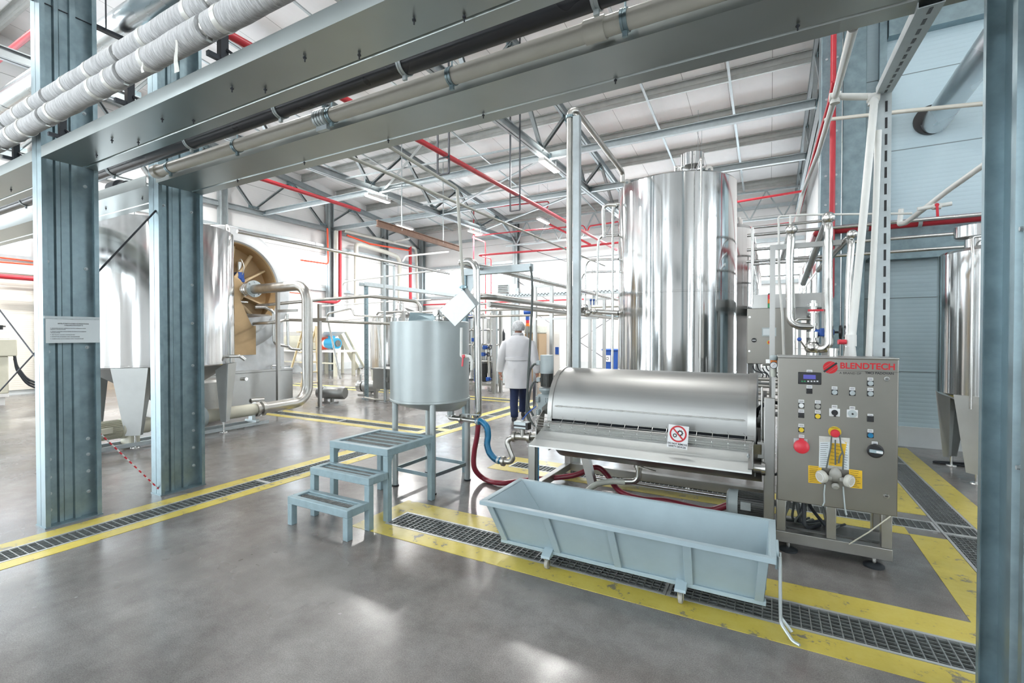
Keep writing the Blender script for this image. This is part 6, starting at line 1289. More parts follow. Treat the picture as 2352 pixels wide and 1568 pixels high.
MB().box(q0.x-.02, q0.y-.02, q0.z-.02, q0.x+.02, q1.y+.02, q0.z).box(q0.x-.02, q0.y-.02, 0, q0.x+.02, q0.y+.02, q0.z).box(q0.x-.02, q1.y-.02, 0, q0.x+.02, q1.y+.02, q0.z).build('frame', G['galv_light'], t)
P3('white_rail', 'thin white pipe level across the windows left of the mixing tank', [on_y(790, 760, 10.5), on_y(787, 650, 10.5), on_y(800, 645, 10.5), on_y(1010, 620, 10.5)], .024, 'white_pvc'); P3('white_rail', 'white pipe in front of the round tank top', [on_y(762, 740, 9.5), on_y(762, 738, 9.5), on_y(935, 720, 9.5)], .02, 'white_pvc')
P3('white_rail', 'pale pipe at head height left of the round tank', [on_y(740, 703, 11.0), on_y(880, 693, 11.0), on_y(990, 688, 11.0)], .022, 'white_pvc')
# cable trays
zt = 2.66
t = thing('cable_tray', 'galvanised solid cable tray from the perforated post toward the far wall', 'cable tray', (-8.4, 10.3, zt)); MB().prof(strip([(-.09, .09), (-.09, 0), (.09, 0), (.09, .09)], .004), (-8.39, 8.0, zt), (-8.39, 12.7, zt)).build('tray', G['galv_light'], t)
t = thing('cable_tray', 'perforated cable tray running level in front of the far windows', 'cable tray', (-5, 12.8, zt)); MB().prof(strip([(-.1, .10), (-.1, 0), (.1, 0), (.1, .10)], .004), (-8.5, 12.8, zt), (-.8, 12.8, zt)).build('tray', G['galv_light'], t)
m = MB()
for k in range(70): x = -8.4+k*.108; m.box(x, 12.695, zt+.03, x+.06, 12.70, zt+.05); m.box(x+.05, 12.695, zt+.065, x+.10, 12.70, zt+.085)
m.build('slots', G['black'], t)
for x in (-6.9, -4.4, -1.9): MB().box(x-.05, 12.9, 0, x+.05, 12.94, zt+.3).build('support_post', G['galv_light'], t)
# round tank with golden plate legs, its neighbour
c = (-9.45, 10.6); R = .92
t = thing('round_tank', 'stainless tank with a cone roof and gold reflecting legs left of the mixing tank', 'tank', (c[0], c[1], 0))
MB().lathe([(.3, .40), (R-.02, .56), (R, .58), (R, 1.98), (R-.02, 2.0), (.12, 2.3), (.0, 2.3)], (c[0], c[1], 0), 72, caps=False).build('shell', G['steel'], t, sharp=30)
for i in range(4): plate_leg(c[0], c[1], PI/4+PI/2*i+.25, R, .58, .10, .34, .12, t, tilt=.05)
m = MB(); m.lathe([(.10, 0), (.10, .2), (.06, .22), (.06, .34), (.0, .35)], (c[0]+.1, c[1]-.2, 2.22), 20); m.build('top_fitting', G['pipe'], t)
c = (-8.6, 12.9); R = .7
t = thing('round_tank', 'second round tank behind the mixing tank lid', 'tank', (c[0], c[1], 0)); MB().lathe([(.3, .40), (R, .58), (R, 2.02), (.12, 2.3), (.0, 2.3)], (c[0], c[1], 0), 64, caps=False).build('shell', G['steel'], t, sharp=30)
for i in range(4): plate_leg(c[0], c[1], PI/4+PI/2*i, R, .58, .10, .34, .12, t, tilt=.05)
# small steel box unit and pumps on the floor
t = thing('filter_box', 'small stainless box on legs with tubes from above, left of the mixing tank', 'tank', (-7.75, 8.2, 0)); bx_ = (-8.0, 7.95, -7.2, 8.4)
MB().box(bx_[0], bx_[1], .28, bx_[2], bx_[3], .72).build('box', G['steel_flat'], t, bevel=.008); MB().box(bx_[0]-.03, bx_[1]-.03, .72, bx_[2]+.03, bx_[3]+.03, .75).build('lid', G['steel_h'], t)
for x in (bx_[0]+.05, bx_[2]-.05):
    for y in (bx_[1]+.05, bx_[3]-.05): MB().box(x-.035, y-.035, 0, x+.035, y+.035, .28).build('leg', G['steel_flat'], t)
MB().tube([(bx_[0]+.35, bx_[1]-.01, .78), (bx_[0]+.35, bx_[1]+.0, .83), (bx_[0]+.55, bx_[1], .83), (bx_[0]+.55, bx_[1], .78)], .012, 8, .02).build('lid_handle', G['black'], t); MB().box(bx_[0]+.32, bx_[1]-.03, .45, bx_[0]+.50, bx_[1], .55).build('window_box', G['steel_h'], t)
def hpump(x, y, label, L=.45, r=.14, rot=0.0):
    t = thing('horizontal_pump', label, 'pump', (x, y, 0), 'stainless shrouded pumps on the floor'); z = .22
    d = V((math.cos(rot), math.sin(rot), 0)); q = V((x, y, z))
    MB().lathe([(.0, 0), (r*.9, 0), (r, .02), (r, L-.03), (r*.85, L), (.0, L)], q, 28, d).build('shroud', G['steel_h'], t); MB().lathe([(.0, -.16), (r*.9, -.16), (r*.95, -.12), (r*.95, -.03), (.06, 0)], q, 24, d).build('pump_head', G['pipe'], t); MB().tube([q-d*.1, q-d*.1+V((0, 0, .3))], .03, 12).build('outlet', G['pipe'], t)
    MB().box(x-.1, y-.12, 0, x+.3, y+.12, .03).box(x-.0, y-.03, .03, x+.05, y+.03, .1).box(x+.2, y-.03, .03, x+.25, y+.03, .1).build('base', G['steel_flat'], t)
hpump(-8.75, 7.25, 'stainless pump on the floor right behind the thick elbow pipe', .5, .14, .3); hpump(-8.95, 8.6, 'stainless pump beside the small steel box', .4, .15, .2)
P3('floor_pipe', 'thin pipe lying on the floor between the perforated post and the mixing tank', [(-8.3, 8.0, .05), (-7.9, 7.9, .04), (-6.6, 8.1, .04)], .02, 'beige_pvc')
# valve and pump skid behind the transfer pipe
t = thing('pump_skid', 'dense pump and valve skid with blue handwheels left of the worker', 'machine', (-6.7, 10.3, 0)); sx0, sx1, sy0, sy1 = -7.4, -5.95, 9.9, 10.9
for y in (sy0, sy1): MB().box(sx0, y-.03, .16, sx1, y+.03, .22).build('frame_rail', G['steel_flat'], t)
for x in (sx0, (sx0+sx1)/2, sx1):
    MB().box(x-.03, sy0, .16, x+.03, sy1, .22).build('frame_rail', G['steel_flat'], t)
    for y in (sy0, sy1): MB().box(x-.03, y-.03, 0, x+.03, y+.03, .16).build('leg', G['steel_flat'], t)
for x in (sx0+.05, sx0+.75, sx1-.05):
    for y in (sy0+.1, sy1-.05): MB().box(x-.025, y-.025, .22, x+.025, y+.025, 2.35).build('upright', G['galv_light'], t)
for i, (x, y, r, z0, z1) in enumerate([(-7.15, 10.2, .10, .3, 1.9), (-6.85, 10.35, .13, .3, 1.75), (-6.55, 10.25, .09, .25, 1.2), (-6.3, 10.4, .14, .25, .95), (-6.05, 10.3, .15, .22, .85), (-6.5, 10.6, .16, .9, 2.0)]):
    MB().lathe([(.0, z0), (r, z0), (r, z1-.03), (r*.6, z1), (.0, z1)], (x, y, 0), 24).build('vessel', G['pipe'] if i % 2 else G['steel_h'], t)
for z, y in ((.7, 9.95), (1.15, 9.9), (1.55, 9.95), (1.95, 10.0), (2.25, 9.95)): MB().tube([(sx0, y, z), (sx0+.4, y, z), (sx0+.55, y+.1, z+.1), (sx1, y+.1, z+.1)], .028, 12, .06).build('cross_pipe', G['pipe'], t)
for x in (-7.2, -6.95, -6.7, -6.42, -6.18): MB().tube([(x, 9.9, .4), (x, 9.88, 1.2), (x+.06, 9.9, 1.3), (x+.06, 9.9, 2.1)], .022, 10, .05).build('riser', G['pipe_dull'], t)
random.seed(3)
for x, z in ((-7.2, 2.05), (-6.95, 2.08), (-6.72, 2.0), (-7.15, 1.35), (-6.6, 1.38), (-6.3, 1.0), (-6.25, 1.18), (-6.9, .95), (-6.15, .35), (-7.1, .42)):
    y = 9.82; MB().box(x-.05, y-.05, z-.05, x+.05, y+.05, z+.05).cyl((x+.05, y, z), (x+.14, y, z), .018, n=10).build('blue_valve', G['blue'], t, bevel=.012); MB().lathe([(.045, -.007), (.06, -.007), (.06, .007), (.045, .007), (.045, -.007)], (x+.15, y, z), 20, (1, -.25, 0), caps=False).bar((x+.15, y, z-.05), (x+.15, y, z+.05), .008, .008, (1, 0, 0)).build('handwheel', G['black'], t)
for x, z in ((-7.22, 1.75), (-7.22, 1.55), (-7.22, .85)): MB().cyl((x, 9.8, z), (x, 9.86, z), .04, n=12).build('brass_valve', G['tan'], t)
MB().box(-6.45, 10.0, .25, -6.35, 10.1, .75).build('motor_block', G['black'], t); MB().lathe([(.0, .25), (.07, .25), (.07, .6), (.0, .6)], (-6.62, 9.98, 0), 16).build('pump_motor', G['blue'], t)
for x, s_ in ((-6.35, 1),): MB().lathe([(.0, 1.25), (.05, 1.25), (.05, 1.55), (.02, 1.6), (.0, 1.7)], (x+.5, 10.1, 0), 16).build('bottle', G['rubber'], t)
t.location = V(t.location) + V((-.35, .75, 0))
# pipe bridges right of the skid
gs = 'stands of the far pipe bridge'
for x, y, l in ((-6.21, 9.55, 'left stand of the far pipe bridge beside the worker'), (-5.99, 9.75, 'right stand of the far pipe bridge beside the worker')):
    q = on_z(1135 if x < -6.1 else 1150, 904 if x < -6.1 else 902); t = thing('bridge_stand', l, 'stand', (q.x, q.y, 0), gs); post(q.x, q.y, 2.13, .035).build('post', G['steel_flat'], t)
q = on_z(1135, 904)
P3('steel_rail', 'upper rail of the far pipe bridge', [(q.x-3, q.y, 2.15), (q.x+5.5, q.y, 2.15)], .028, 'pipe_dull'); P3('steel_rail', 'lower rail of the far pipe bridge', [(q.x-3, q.y-.06, 1.99), (q.x+5.5, q.y-.06, 1.99)], .028, 'pipe_dull')
zz_ = 1.93; q = on_z(1080, 677, zz_)
P3('process_pipe', 'upper pipe of the double line running back past the worker', [(q.x-.28, 4.5, zz_-.10), (q.x-.28, 4.5, zz_+.0), (q.x-.05, 4.5, zz_+.01), (q.x, 4.7, zz_+.01), (q.x, 11.4, zz_+.01)], .036, 'pipe_dull', .09); P3('process_pipe', 'lower pipe of the double line running back past the worker', [(q.x-.02, 4.6, zz_-.075), (q.x-.02, 11.4, zz_-.075)], .032, 'pipe_dull')
t = thing('bridge_stand', 'portal stand carrying the double pipe line right of the worker', 'stand', (-3.1, 7.85, 0), 'portal stands of the double pipe line'); x0 = on_y(1229, 700, 7.85).x; x1 = on_y(1267, 700, 7.85).x; zp = on_y(1267, 652, 7.85).z
post(x0, 7.85, zp-.03).build('post', G['steel_flat'], t); post(x1, 7.85, zp).build('post', G['steel_flat'], t); MB().box(x0-.02, 7.825, zp-.055, x1+.02, 7.875, zp+.004).box(x0-.02, 7.825, 1.78, q.x+.2, 7.875, 1.82).build('cross_bar', G['steel_flat'], t)
t = thing('bridge_stand', 'portal stand of the pipe lines left of the tall tank', 'stand', (-3.0, 9.6, 0), 'portal stands of the double pipe line'); x0 = on_y(1355, 700, 9.6).x; x1 = on_y(1388, 700, 9.6).x; zp = on_y(1370, 684, 9.6).z
post(x0, 9.6, zp).build('post', G['steel_flat'], t); post(x1, 9.6, zp).build('post', G['steel_flat'], t); MB().box(x0-.1, 9.575, zp-.05, x1+.1, 9.625, zp+.004).build('cross_bar', G['steel_flat'], t)
# far wall equipment
t = thing('tall_cabinet', 'pale tall cabinet behind the worker', 'cabinet', on_y(1262, 850, 15.0)*1); a = on_y(1243, 745, 15.0); b_ = on_y(1286, 745, 15.0)
MB().box(a.x, 15.0, .1, b_.x, 15.6, a.z).build('body', G['white'], t, bevel=.02); MB().box(a.x+.02, 15.05, 0, b_.x-.02, 15.55, .1).build('plinth', G['motor'], t); q = on_y(1270, 800, 15.0); MB().box(q.x+.1, 14.97, q.z-.2, q.x+.22, 15.0, q.z+.05).build('bottle_holder', G['blue'], t)
t = thing('wrapped_crate', 'carton wrapped in clear film on top behind the worker', 'box', (on_y(1222, 760, 14).x, 14.2, 0)); a = on_y(1205, 800, 14.0); b_ = on_y(1238, 745, 14.0); MB().box(a.x, 14.0, 0, b_.x, 14.6, b_.z-.3).build('carton', G['cardboard'], t); MB().box(a.x-.02, 13.98, b_.z-.3, b_.x+.02, 14.62, b_.z).build('film', G['clear_hose'], t, bevel=.05)
q = on_y(1212, 735, 13.9); t = thing('signal_tower', 'small red and amber signal light with a blue motor above the worker', 'signal light', q); MB().cyl(q-V((0, 0, .1)), q, .06, n=14).build('lens', G['red_handle'], t); MB().cyl(q-V((0, 0, .2)), q-V((0, 0, .1)), .06, n=14).build('lens', G['orange'], t); MB().box(q.x-.03, 13.87, 0, q.x+.03, 13.93, q.z-.2).build('post', G['steel_flat'], t); MB().cyl(q+V((-.1, 0, .25)), q+V((.3, 0, .3)), .11, n=18).box(q.x-.05, 13.85, q.z, q.x+.05, 13.95, q.z+.25).build('blue_motor', G['blue'], t)
t = thing('control_box', 'white control box with a red lamp on twin legs by the far wall', 'cabinet', on_y(1285, 850, 19.4)); a = on_y(1271, 795, 19.4); b_ = on_y(1294, 764, 19.4)
MB().box(a.x, 19.4, a.z, b_.x, 19.8, b_.z).build('body', G['white'], t, bevel=.01); q = on_y(1275, 775, 19.4); MB().box(q.x-.12, 19.37, q.z-.05, q.x+.14, 19.4, q.z+.06).build('screen', G['rubber'], t); MB().sph(on_y(1276, 762, 19.5), .06, 12, 8).build('lamp', G['red_handle'], t); MB().box(b_.x-.12, 19.38, a.z+.2, b_.x-.05, 19.4, a.z+.4).build('handle', G['blue'], t)
for x in (b_.x-.15, b_.x-.03): MB().box(x-.03, 19.55, 0, x+.03, 19.61, a.z).build('leg', G['steel_h'], t)
t = thing('recycling_bin', 'dark blue wheeled recycling bin by the far wall', 'bin', on_z(1400, 855)); q = on_z(1400, 855); a = on_y(1385, 855, q.y); b_ = on_y(1420, 855, q.y); zt_ = on_y(1400, 805, q.y).z
m = MB(); m.hexa([(a.x+.06, q.y, .05), (b_.x-.06, q.y, .05), (b_.x-.06, q.y+.5, .05), (a.x+.06, q.y+.5, .05)], [(a.x, q.y-.05, zt_), (b_.x, q.y-.05, zt_), (b_.x, q.y+.6, zt_), (a.x, q.y+.6, zt_)]); m.build('body', G['blue'], t, bevel=.02); MB().box(a.x-.04, q.y-.1, zt_, b_.x+.04, q.y+.65, zt_+.07).build('lid', G['blue'], t, bevel=.02); MB().cyl((a.x+.05, q.y+.5, .1), (a.x+.1, q.y+.5, .1), .1, n=16).cyl((b_.x-.1, q.y+.5, .1), (b_.x-.05, q.y+.5, .1), .1, n=16).build('wheel', G['rubber'], t)
l = on_y(1395, 823, q.y-.03); o = MB().box(l.x-.13, q.y-.045, l.z-.13, l.x+.13, q.y-.03, l.z+.13).build('label', G['sign'], t); m = MB()
for k in range(3): m.M = Matrix.Translation((l.x, q.y-.047, l.z)) @ Matrix.Rotation(2*PI*k/3, 4, 'Y'); m.box(-.045, -.002, .035, .03, 0, .055); m.add([(.03, -.002, .022), (.03, -.002, .068), (.065, -.002, .045), (.03, 0, .022), (.03, 0, .068), (.065, 0, .045)], [(0, 1, 2), (5, 4, 3), (0, 3, 4, 1), (1, 4, 5, 2), (2, 5, 3, 0)])
m.M = None; m.build('recycling_mark', G['ink'], o)
t = thing('heater', 'grey louvred fan heater on the far wall beside the middle column', 'heater', on_y(1157, 662, 19.9)); a = on_y(1143, 673, 19.6); b_ = on_y(1168, 652, 19.6); MB().box(a.x, 19.6, a.z, b_.x, 19.95, b_.z).build('body', G['motor'], t, bevel=.02)
for k in range(5): z = a.z+(b_.z-a.z)*(k+.5)/5; MB().box(a.x+.03, 19.55, z-.03, b_.x-.03, 19.6, z-.005).build('louvre', G['motor_dark'], t)
MB().box(b_.x+.02, 19.62, a.z-.1, b_.x+.30, 19.9, b_.z+.0).build('side_box', G['white'], t)
MB().box(a.x+.1, 19.95, a.z+.05, a.x+.3, 20.295, a.z+.12).box(b_.x+.05, 19.9, a.z, b_.x+.15, 20.295, a.z+.07).build('wall_bracket', G['galv'], t)
# mixer, conveyor and ladder in the far left corner
my = 12.3
def MY(px, py): return on_y(px, py, my)
t = thing('mixer_machine', 'cream framed mixer with white hopper and a red and blue motor', 'machine', (MY(730, 860).x, my, 0)); xa, xb = MY(655, 800).x, MY(792, 800).x; zt_ = MY(700, 803).z
MB().box(xa, my-.4, zt_-.06, xb, my+.6, zt_).build('table', G['white'], t)
for x in (xa+.1, MY(725, 800).x, xb-.1):
    for y in (my-.35, my+.5): MB().box(x-.05, y-.05, 0, x+.05, y+.05, zt_-.06).build('leg', G['cream'], t)
MB().box(xa, my-.38, .45, xb, my-.32, .5).build('rail', G['cream'], t)
a = MY(660, 765); b_ = MY(765, 728); m = MB(); m.hexa([(a.x+.5, my-.2, a.z-.25), (b_.x-.6, my-.2, a.z-.25), (b_.x-.6, my+.4, a.z-.25), (a.x+.5, my+.4, a.z-.25)], [(a.x, my-.4, a.z+.05), (b_.x, my-.4, a.z+.05), (b_.x, my+.6, a.z+.05), (a.x, my+.6, a.z+.05)]); m.box(a.x, my-.4, a.z+.05, b_.x, my+.6, b_.z); m.build('hopper', G['white'], t)
MB().cyl(MY(648, 782), MY(740, 782), .36, n=28).build('mixer_drum', G['cream'], t); q = MY(745, 788); MB().cyl(q-V((.08, 0, 0)), q+V((.05, 0, 0)), .24, n=24).build('red_flange', G['red_bright'], t); MB().cyl(q+V((.05, 0, 0)), q+V((.2, 0, 0)), .16, n=20).build('coupling', G['white'], t); MB().cyl(q+V((.2, 0, 0)), q+V((.72, 0, 0)), .2, n=24).box(q.x+.3, my-.08, q.z+.15, q.x+.5, my+.08, q.z+.28).build('blue_motor', G['blue_light'], t); MB().cyl(q+V((.72, 0, 0)), q+V((.76, 0, 0)), .12, n=20).build('fan_cover', G['motor_dark'], t)
MB().lathe([(.1, .1), (.3, .35), (.32, .6), (.28, .75)], (MY(700, 840).x, my, .1), 20).build('lower_cone', G['white'], t)
t = thing('incline_conveyor', 'cream inclined conveyor rising to the hopper', 'conveyor', (MY(800, 850).x, my+.9, 0)); a = on_y(770, 735, my+.9); b_ = on_y(828, 845, my+.9)
for dy in (-.15, .15): MB().prof([(-.02, -.10), (.02, -.10), (.02, .10), (-.02, .10)], a+V((0, dy, 0)), b_+V((0, dy, 0))).build('side_rail', G['cream'], t)
MB().prof([(-.13, -.02), (.13, -.02), (.13, .02), (-.13, .02)], a, b_).build('belt', G['galv_light'], t); MB().bar((a.x+.4, my+.9, 0), (a.x+.4, my+.9, a.z-.9), .08).bar((b_.x-.1, my+.9, 0), (b_.x-.1, my+.9, b_.z), .08).build('leg', G['cream'], t)
q = MY(810, 830); t = thing('hanging_sack', 'round bottomed stainless vessel under the conveyor', 'tank', (q.x+.3, 13.6, 0)); MB().lathe([(.0, .3), (.25, .4), (.42, .75), (.45, 1.3), (.0, 1.35)], (q.x+.4, 13.7, 0), 28).build('vessel', G['steel_h'], t)
for a in (0, 2.1, 4.2): MB().cyl((q.x+.4+.38*math.cos(a), 13.7+.38*math.sin(a), 0), (q.x+.4+.38*math.cos(a), 13.7+.38*math.sin(a), .8), .03, n=8).build('leg', G['steel_h'], t)
t = thing('step_ladder', 'cream wooden step ladder leaning open beside the thick elbow pipe', 'ladder', on_z(690, 880)); y = 8.6
a0, a1 = on_y(684, 748, y), on_y(704, 890, y); 
for dy in (0, .5): MB().bar((a0.x, y+.2+dy*.8, a0.z), (a1.x, y-.1+dy, .0), .03, .08, (0, 1, 0)).build('stile', G['ladder'], t); MB().bar((a0.x, y+.2+dy*.8, a0.z), (a0.x-.55, y+dy, .0), .03, .05, (0, 1, 0)).build('rear_leg', G['ladder'], t)
for k in range(6):
    f = (k+.6)/6.3; c = a0.lerp(V((a1.x, y, 0)), f); MB().box(c.x-.05, y-.08+.05*(1-f), c.z-.015, c.x+.05, y+.45, c.z+.015).build('rung', G['ladder'], t)
# left edge machine and roller door surroundings
t = thing('cream_machine', 'cream machine with a small black knob and cables at the left edge', 'machine', (-14.2, 3.6, 0)); x = -14.4; q = on_x(28, 870, x)
MB().box(x-.7, 2.2, .25, x, q.y-.05, 1.05).build('body', G['cream'], t, bevel=.02); MB().box(x-.75, 2.2, 1.05, x+.03, q.y+.08, 1.42).build('head', G['cream'], t, bevel=.02); MB().box(x-.7, 2.2, 1.42, x-.05, q.y, 1.62).build('lid', G['white'], t, bevel=.02); MB().cyl((x-.3, q.y-.1, 1.62), (x-.3, q.y-.1, 1.72), .05, n=12).lathe([(.0, 0), (.09, 0), (.09, .03), (.0, .03)], (x-.3, q.y-.1, 1.68), 12).build('knob', G['black'], t); MB().box(x-.6, q.y-.5, 1.62, x-.3, q.y-.35, 1.68).build('red_button', G['red_handle'], t)
MB().box(x-.65, q.y-.25, 0, x-.5, q.y-.1, .25).box(x-.2, q.y-.25, 0, x-.05, q.y-.1, .25).box(x-.7, 2.3, .18, x, q.y-.05, .25).build('leg', G['white'], t)
for k in range(3): MB().smooth_tube([(x-.05, q.y+.05, 1.1-.05*k), (x-.02, q.y+.12, .75-.05*k), (x, q.y+.45, .42-.06*k), (x, q.y+1.6, .32-.05*k)], .022, 8).build('cable', G['rubber'], t)
gr = 'thin dark bracing rods'
rod('bracing_rod', 'dark bracing rod falling left to right beside the notice column', 'rod', on_y(-40, 660, 3.0), on_y(82, 820, 3.0), .012, 'blackbar', gr); rod('bracing_rod', 'dark bracing rod rising left to right at the left edge', 'rod', on_y(-30, 930, 3.02), on_y(82, 808, 3.02), .012, 'blackbar', gr)
rod('bracing_rod', 'dark bracing rod crossing in front of the cone tank between the two columns', 'rod', (-5.0, 1.79, on_y(214, 645, 1.9).z), (-5.02, 2.27, on_y(331, 490, 2.27).z), .008, 'blackbar', gr)
a = on_y(221, 984, 1.82); b_ = V((-5.03, 2.28, on_y(343, 1117, 2.28).z)); a = V((-5.0, 1.80, on_y(221, 984, 1.82).z)); t = thing('barrier_tape', 'red and white striped cord stretched low between the left columns', 'cord', b_)
n = 26
for k in range(n): MB().cyl(a.lerp(b_, k/n), a.lerp(b_, (k+1)/n), .0065, n=8).build('stripe', G['red_handle' if k % 2 else 'sign'], t)
tag(MB().box(XL+.42, 5.8, .0, XL+.8, 10.6, .55).build('concrete_kerb', pbr('stained_concrete', (.45, .38, .30), .8, 0, .25, 4)), 'stained concrete kerb along the left wall behind the cone tank', 'kerb')
# small black motor on the beam
q = on_y(262, 421, 2.45); t = thing('beam_motor', 'small black motor resting on the overhead beam behind the notice column', 'motor', (q.x, 2.45, 3.0)); MB().lathe([(.0, 0), (.07, 0), (.08, .02), (.08, .2), (.05, .22), (.05, .34), (.0, .34)], (q.x-.03, 2.45, 3.09), 24, (1, 0, 0)).build('housing', G['rubber'], t); MB().box(q.x, 2.42, 2.904, q.x+.2, 2.48, 3.02).build('foot', G['rubber'], t)
# ladder shaped hangers for the red main
rz = 4.62; rx = -4.95
P3('red_sprinkler_pipe', 'main red pipe running back under the roof through the ladder hangers', [(rx, -2, rz), (rx, 17.0, rz)], .045, 'red')
def hanger(y, label, zb, w=.24):
    t = thing('ladder_hanger', label, 'hanger', (rx, y, zb), 'ladder shaped hangers'); zt = roof_z(y)-.2
    for s_ in (-1, 1): MB().bar((rx+s_*w/2, y, zb), (rx+s_*w/2, y, zt), .03, .02, (0, 1, 0)).build('rod', G['blackbar'], t)
    for z in (zb, rz-.07): MB().bar((rx-w/2, y, z), (rx+w/2, y, z), .03, .02).build('rung', G['blackbar'], t)
q1 = on_x(1018, 340, rx); q2 = on_x(1183, 450, rx); hanger(q1.y, 'nearer ladder hanger holding the main red pipe', on_y(1018, 400, q1.y).z); hanger(q2.y, 'farther ladder hanger holding the main red pipe', on_y(1183, 484, q2.y).z); hanger(12.9, 'third hanger of the main red pipe near the riser pipe', 4.4)
hanger(1.2, 'hanger of the main red pipe above the grey plastic pipe', 4.5)
a = on_y(0, 132, 3.2); b_ = on_y(66, 84, 3.2)
P3('red_sprinkler_pipe', 'thick red pipe in the top left corner of the photo', [(-15, 3.2, (a.z+b_.z)/2), (.5, 3.2, (a.z+b_.z)/2)], .05, 'red')
a = on_x(140, 266, -9.5); b_ = on_x(292, 300, -9.5); P3('red_sprinkler_pipe', 'red pipe behind the notice column above the nearest beam', [(-9.5, 0, (a.z+b_.z)/2), (-9.5, 9, (a.z+b_.z)/2-.1)], .045, 'red')
# red pipes near the far wall
yr = 16.5
def RY(px, py): return on_y(px, py, yr)
P3('red_branch', 'thin red pipe looping over the middle bay with a long drop', [RY(1088, 900), RY(1088, 480), RY(1264, 462), RY(1256, 478)], 0.025, 'red', .1); P3('red_branch', 'thin red drop pipe right of the tall steel tube', [RY(1085, 545), RY(1115, 556), RY(1116, 870)], 0.022, 'red', .1)
P3('red_branch', 'short thin red drop pipe beside the middle column', [RY(1101, 587), RY(1128, 594), RY(1128, 680)], 0.022, 'red', .1); P3('red_branch', 'pair of thin red pipes sloping up to the right before the far wall, upper one', [RY(1086, 542), RY(1200, 530), RY(1340, 518), RY(1347, 530)], 0.025, 'red', .1); P3('red_branch', 'red branch pipe passing high behind the tall tank', [RY(1350, 530), RY(1354, 519), RY(1420, 509)], 0.029, 'red', .1)
yr = 15.2
P3('red_branch', 'thick level red pipe in front of the far wall left of the tall tank', [RY(1101, 586), RY(1280, 572), RY(1700, 527), RY(1812, 513)], 0.036, 'red', .1); P3('red_branch', 'red pipe angling down behind the twin posts', [RY(1262, 515), RY(1357, 562)], 0.036, 'red', .1); P3('red_branch', 'red pipe climbing to the right wall over the tall tank', [RY(1690, 464), RY(1848, 438)], 0.032, 'red', .1)
P3('red_branch', 'red pipe along the far wall under the windows', [on_y(640, 712, 20.0), on_y(1420, 684, 20.0)], 0.036, 'red', .1)
# pipes in the left far corner
xl_ = XL+.5
def LX(px, py): return on_x(px, py, xl_)
P3('corner_pipe', 'orange red cable pair dropping from the truss end at the left wall', [LX(752, 524), LX(754, 606), LX(690, 597)], .035, 'red_bright', .1); P3('corner_pipe', 'dark red downpipe on the left wall', [LX(781, 530), LX(781, 688), LX(770, 694), LX(700, 688)], .07, 'red', .2); P3('corner_pipe', 'cream downpipe beside the dark red one', [LX(772, 530), LX(771, 690)], .09, 'beige_pvc', .1); P3('corner_pipe', 'red downpipe near the far left corner', [LX(942, 566), LX(943, 690)], .08, 'red', .1)
P3('corner_pipe', 'cream pipe running along the left wall and down near the corner', [LX(790, 530), LX(955, 569), LX(960, 690)], .07, 'beige_pvc', .2); P3('corner_pipe', 'orange red cable along the left wall under the roof', [LX(797, 540), LX(850, 560), LX(940, 575)], .04, 'red_bright', .2); P3('corner_pipe', 'brown insulated pipe with bends on the left wall', [LX(818, 700), LX(818, 560), LX(830, 562), LX(890, 580), LX(912, 588), LX(918, 600), LX(918, 700)], .1, 'beige_pvc', .25)
gl = 'thin red lines along the left wall'
P3('red_line', 'upper thin orange line on the left wall behind the notice column', [LX(-30, 588), LX(80, 600), LX(700, 668)], .02, 'red_bright', 0, gl); P3('red_line', 'lower thin orange line on the left wall behind the notice column', [LX(-30, 599), LX(80, 608), LX(700, 675)], .02, 'red_bright', 0, gl); P3('red_line', 'thick red pipe over the cream roller door', [LX(-30, 632), LX(76, 640), LX(640, 700)], .06, 'red', 0, gl)
a = on_y(865, 512, 16.0); t = thing('monorail', 'rust brown rail beam hanging under the left half of the roof', 'rail', on_x(960, 540, -9.8)); a = on_x(866, 512, -9.8); b_ = on_x(1058, 572, -9.8); MB().prof([(-.05, -.09), (.05, -.09), (.05, -.07), (.012, -.07), (.012, .07), (.05, .07), (.05, .09), (-.05, .09), (-.05, .07), (-.012, .07), (-.012, -.07), (-.05, -.07)], a, b_).build('rail', pbr('rusty_brown_steel', (.22, .13, .09), .6, .2, .15, 6), t)
for f in (.25, .75): q = a.lerp(b_, f); MB().cyl(q, (q.x, q.y, roof_z(q.y)-.2), .015, n=8).build('hanger_rod', G['galv_light'], t)
for l, pts in (('white sloping drain pipe left of the far corner', [(806, 600), (812, 585), (912, 553), (940, 548)]), ('white sloping drain pipe right of the far corner', [(925, 600), (932, 588), (1030, 578)])):
    P3('sloping_pipe', l, [on_y(a, b_, 17.5) for a, b_ in pts], .04, 'white_pvc', .2)
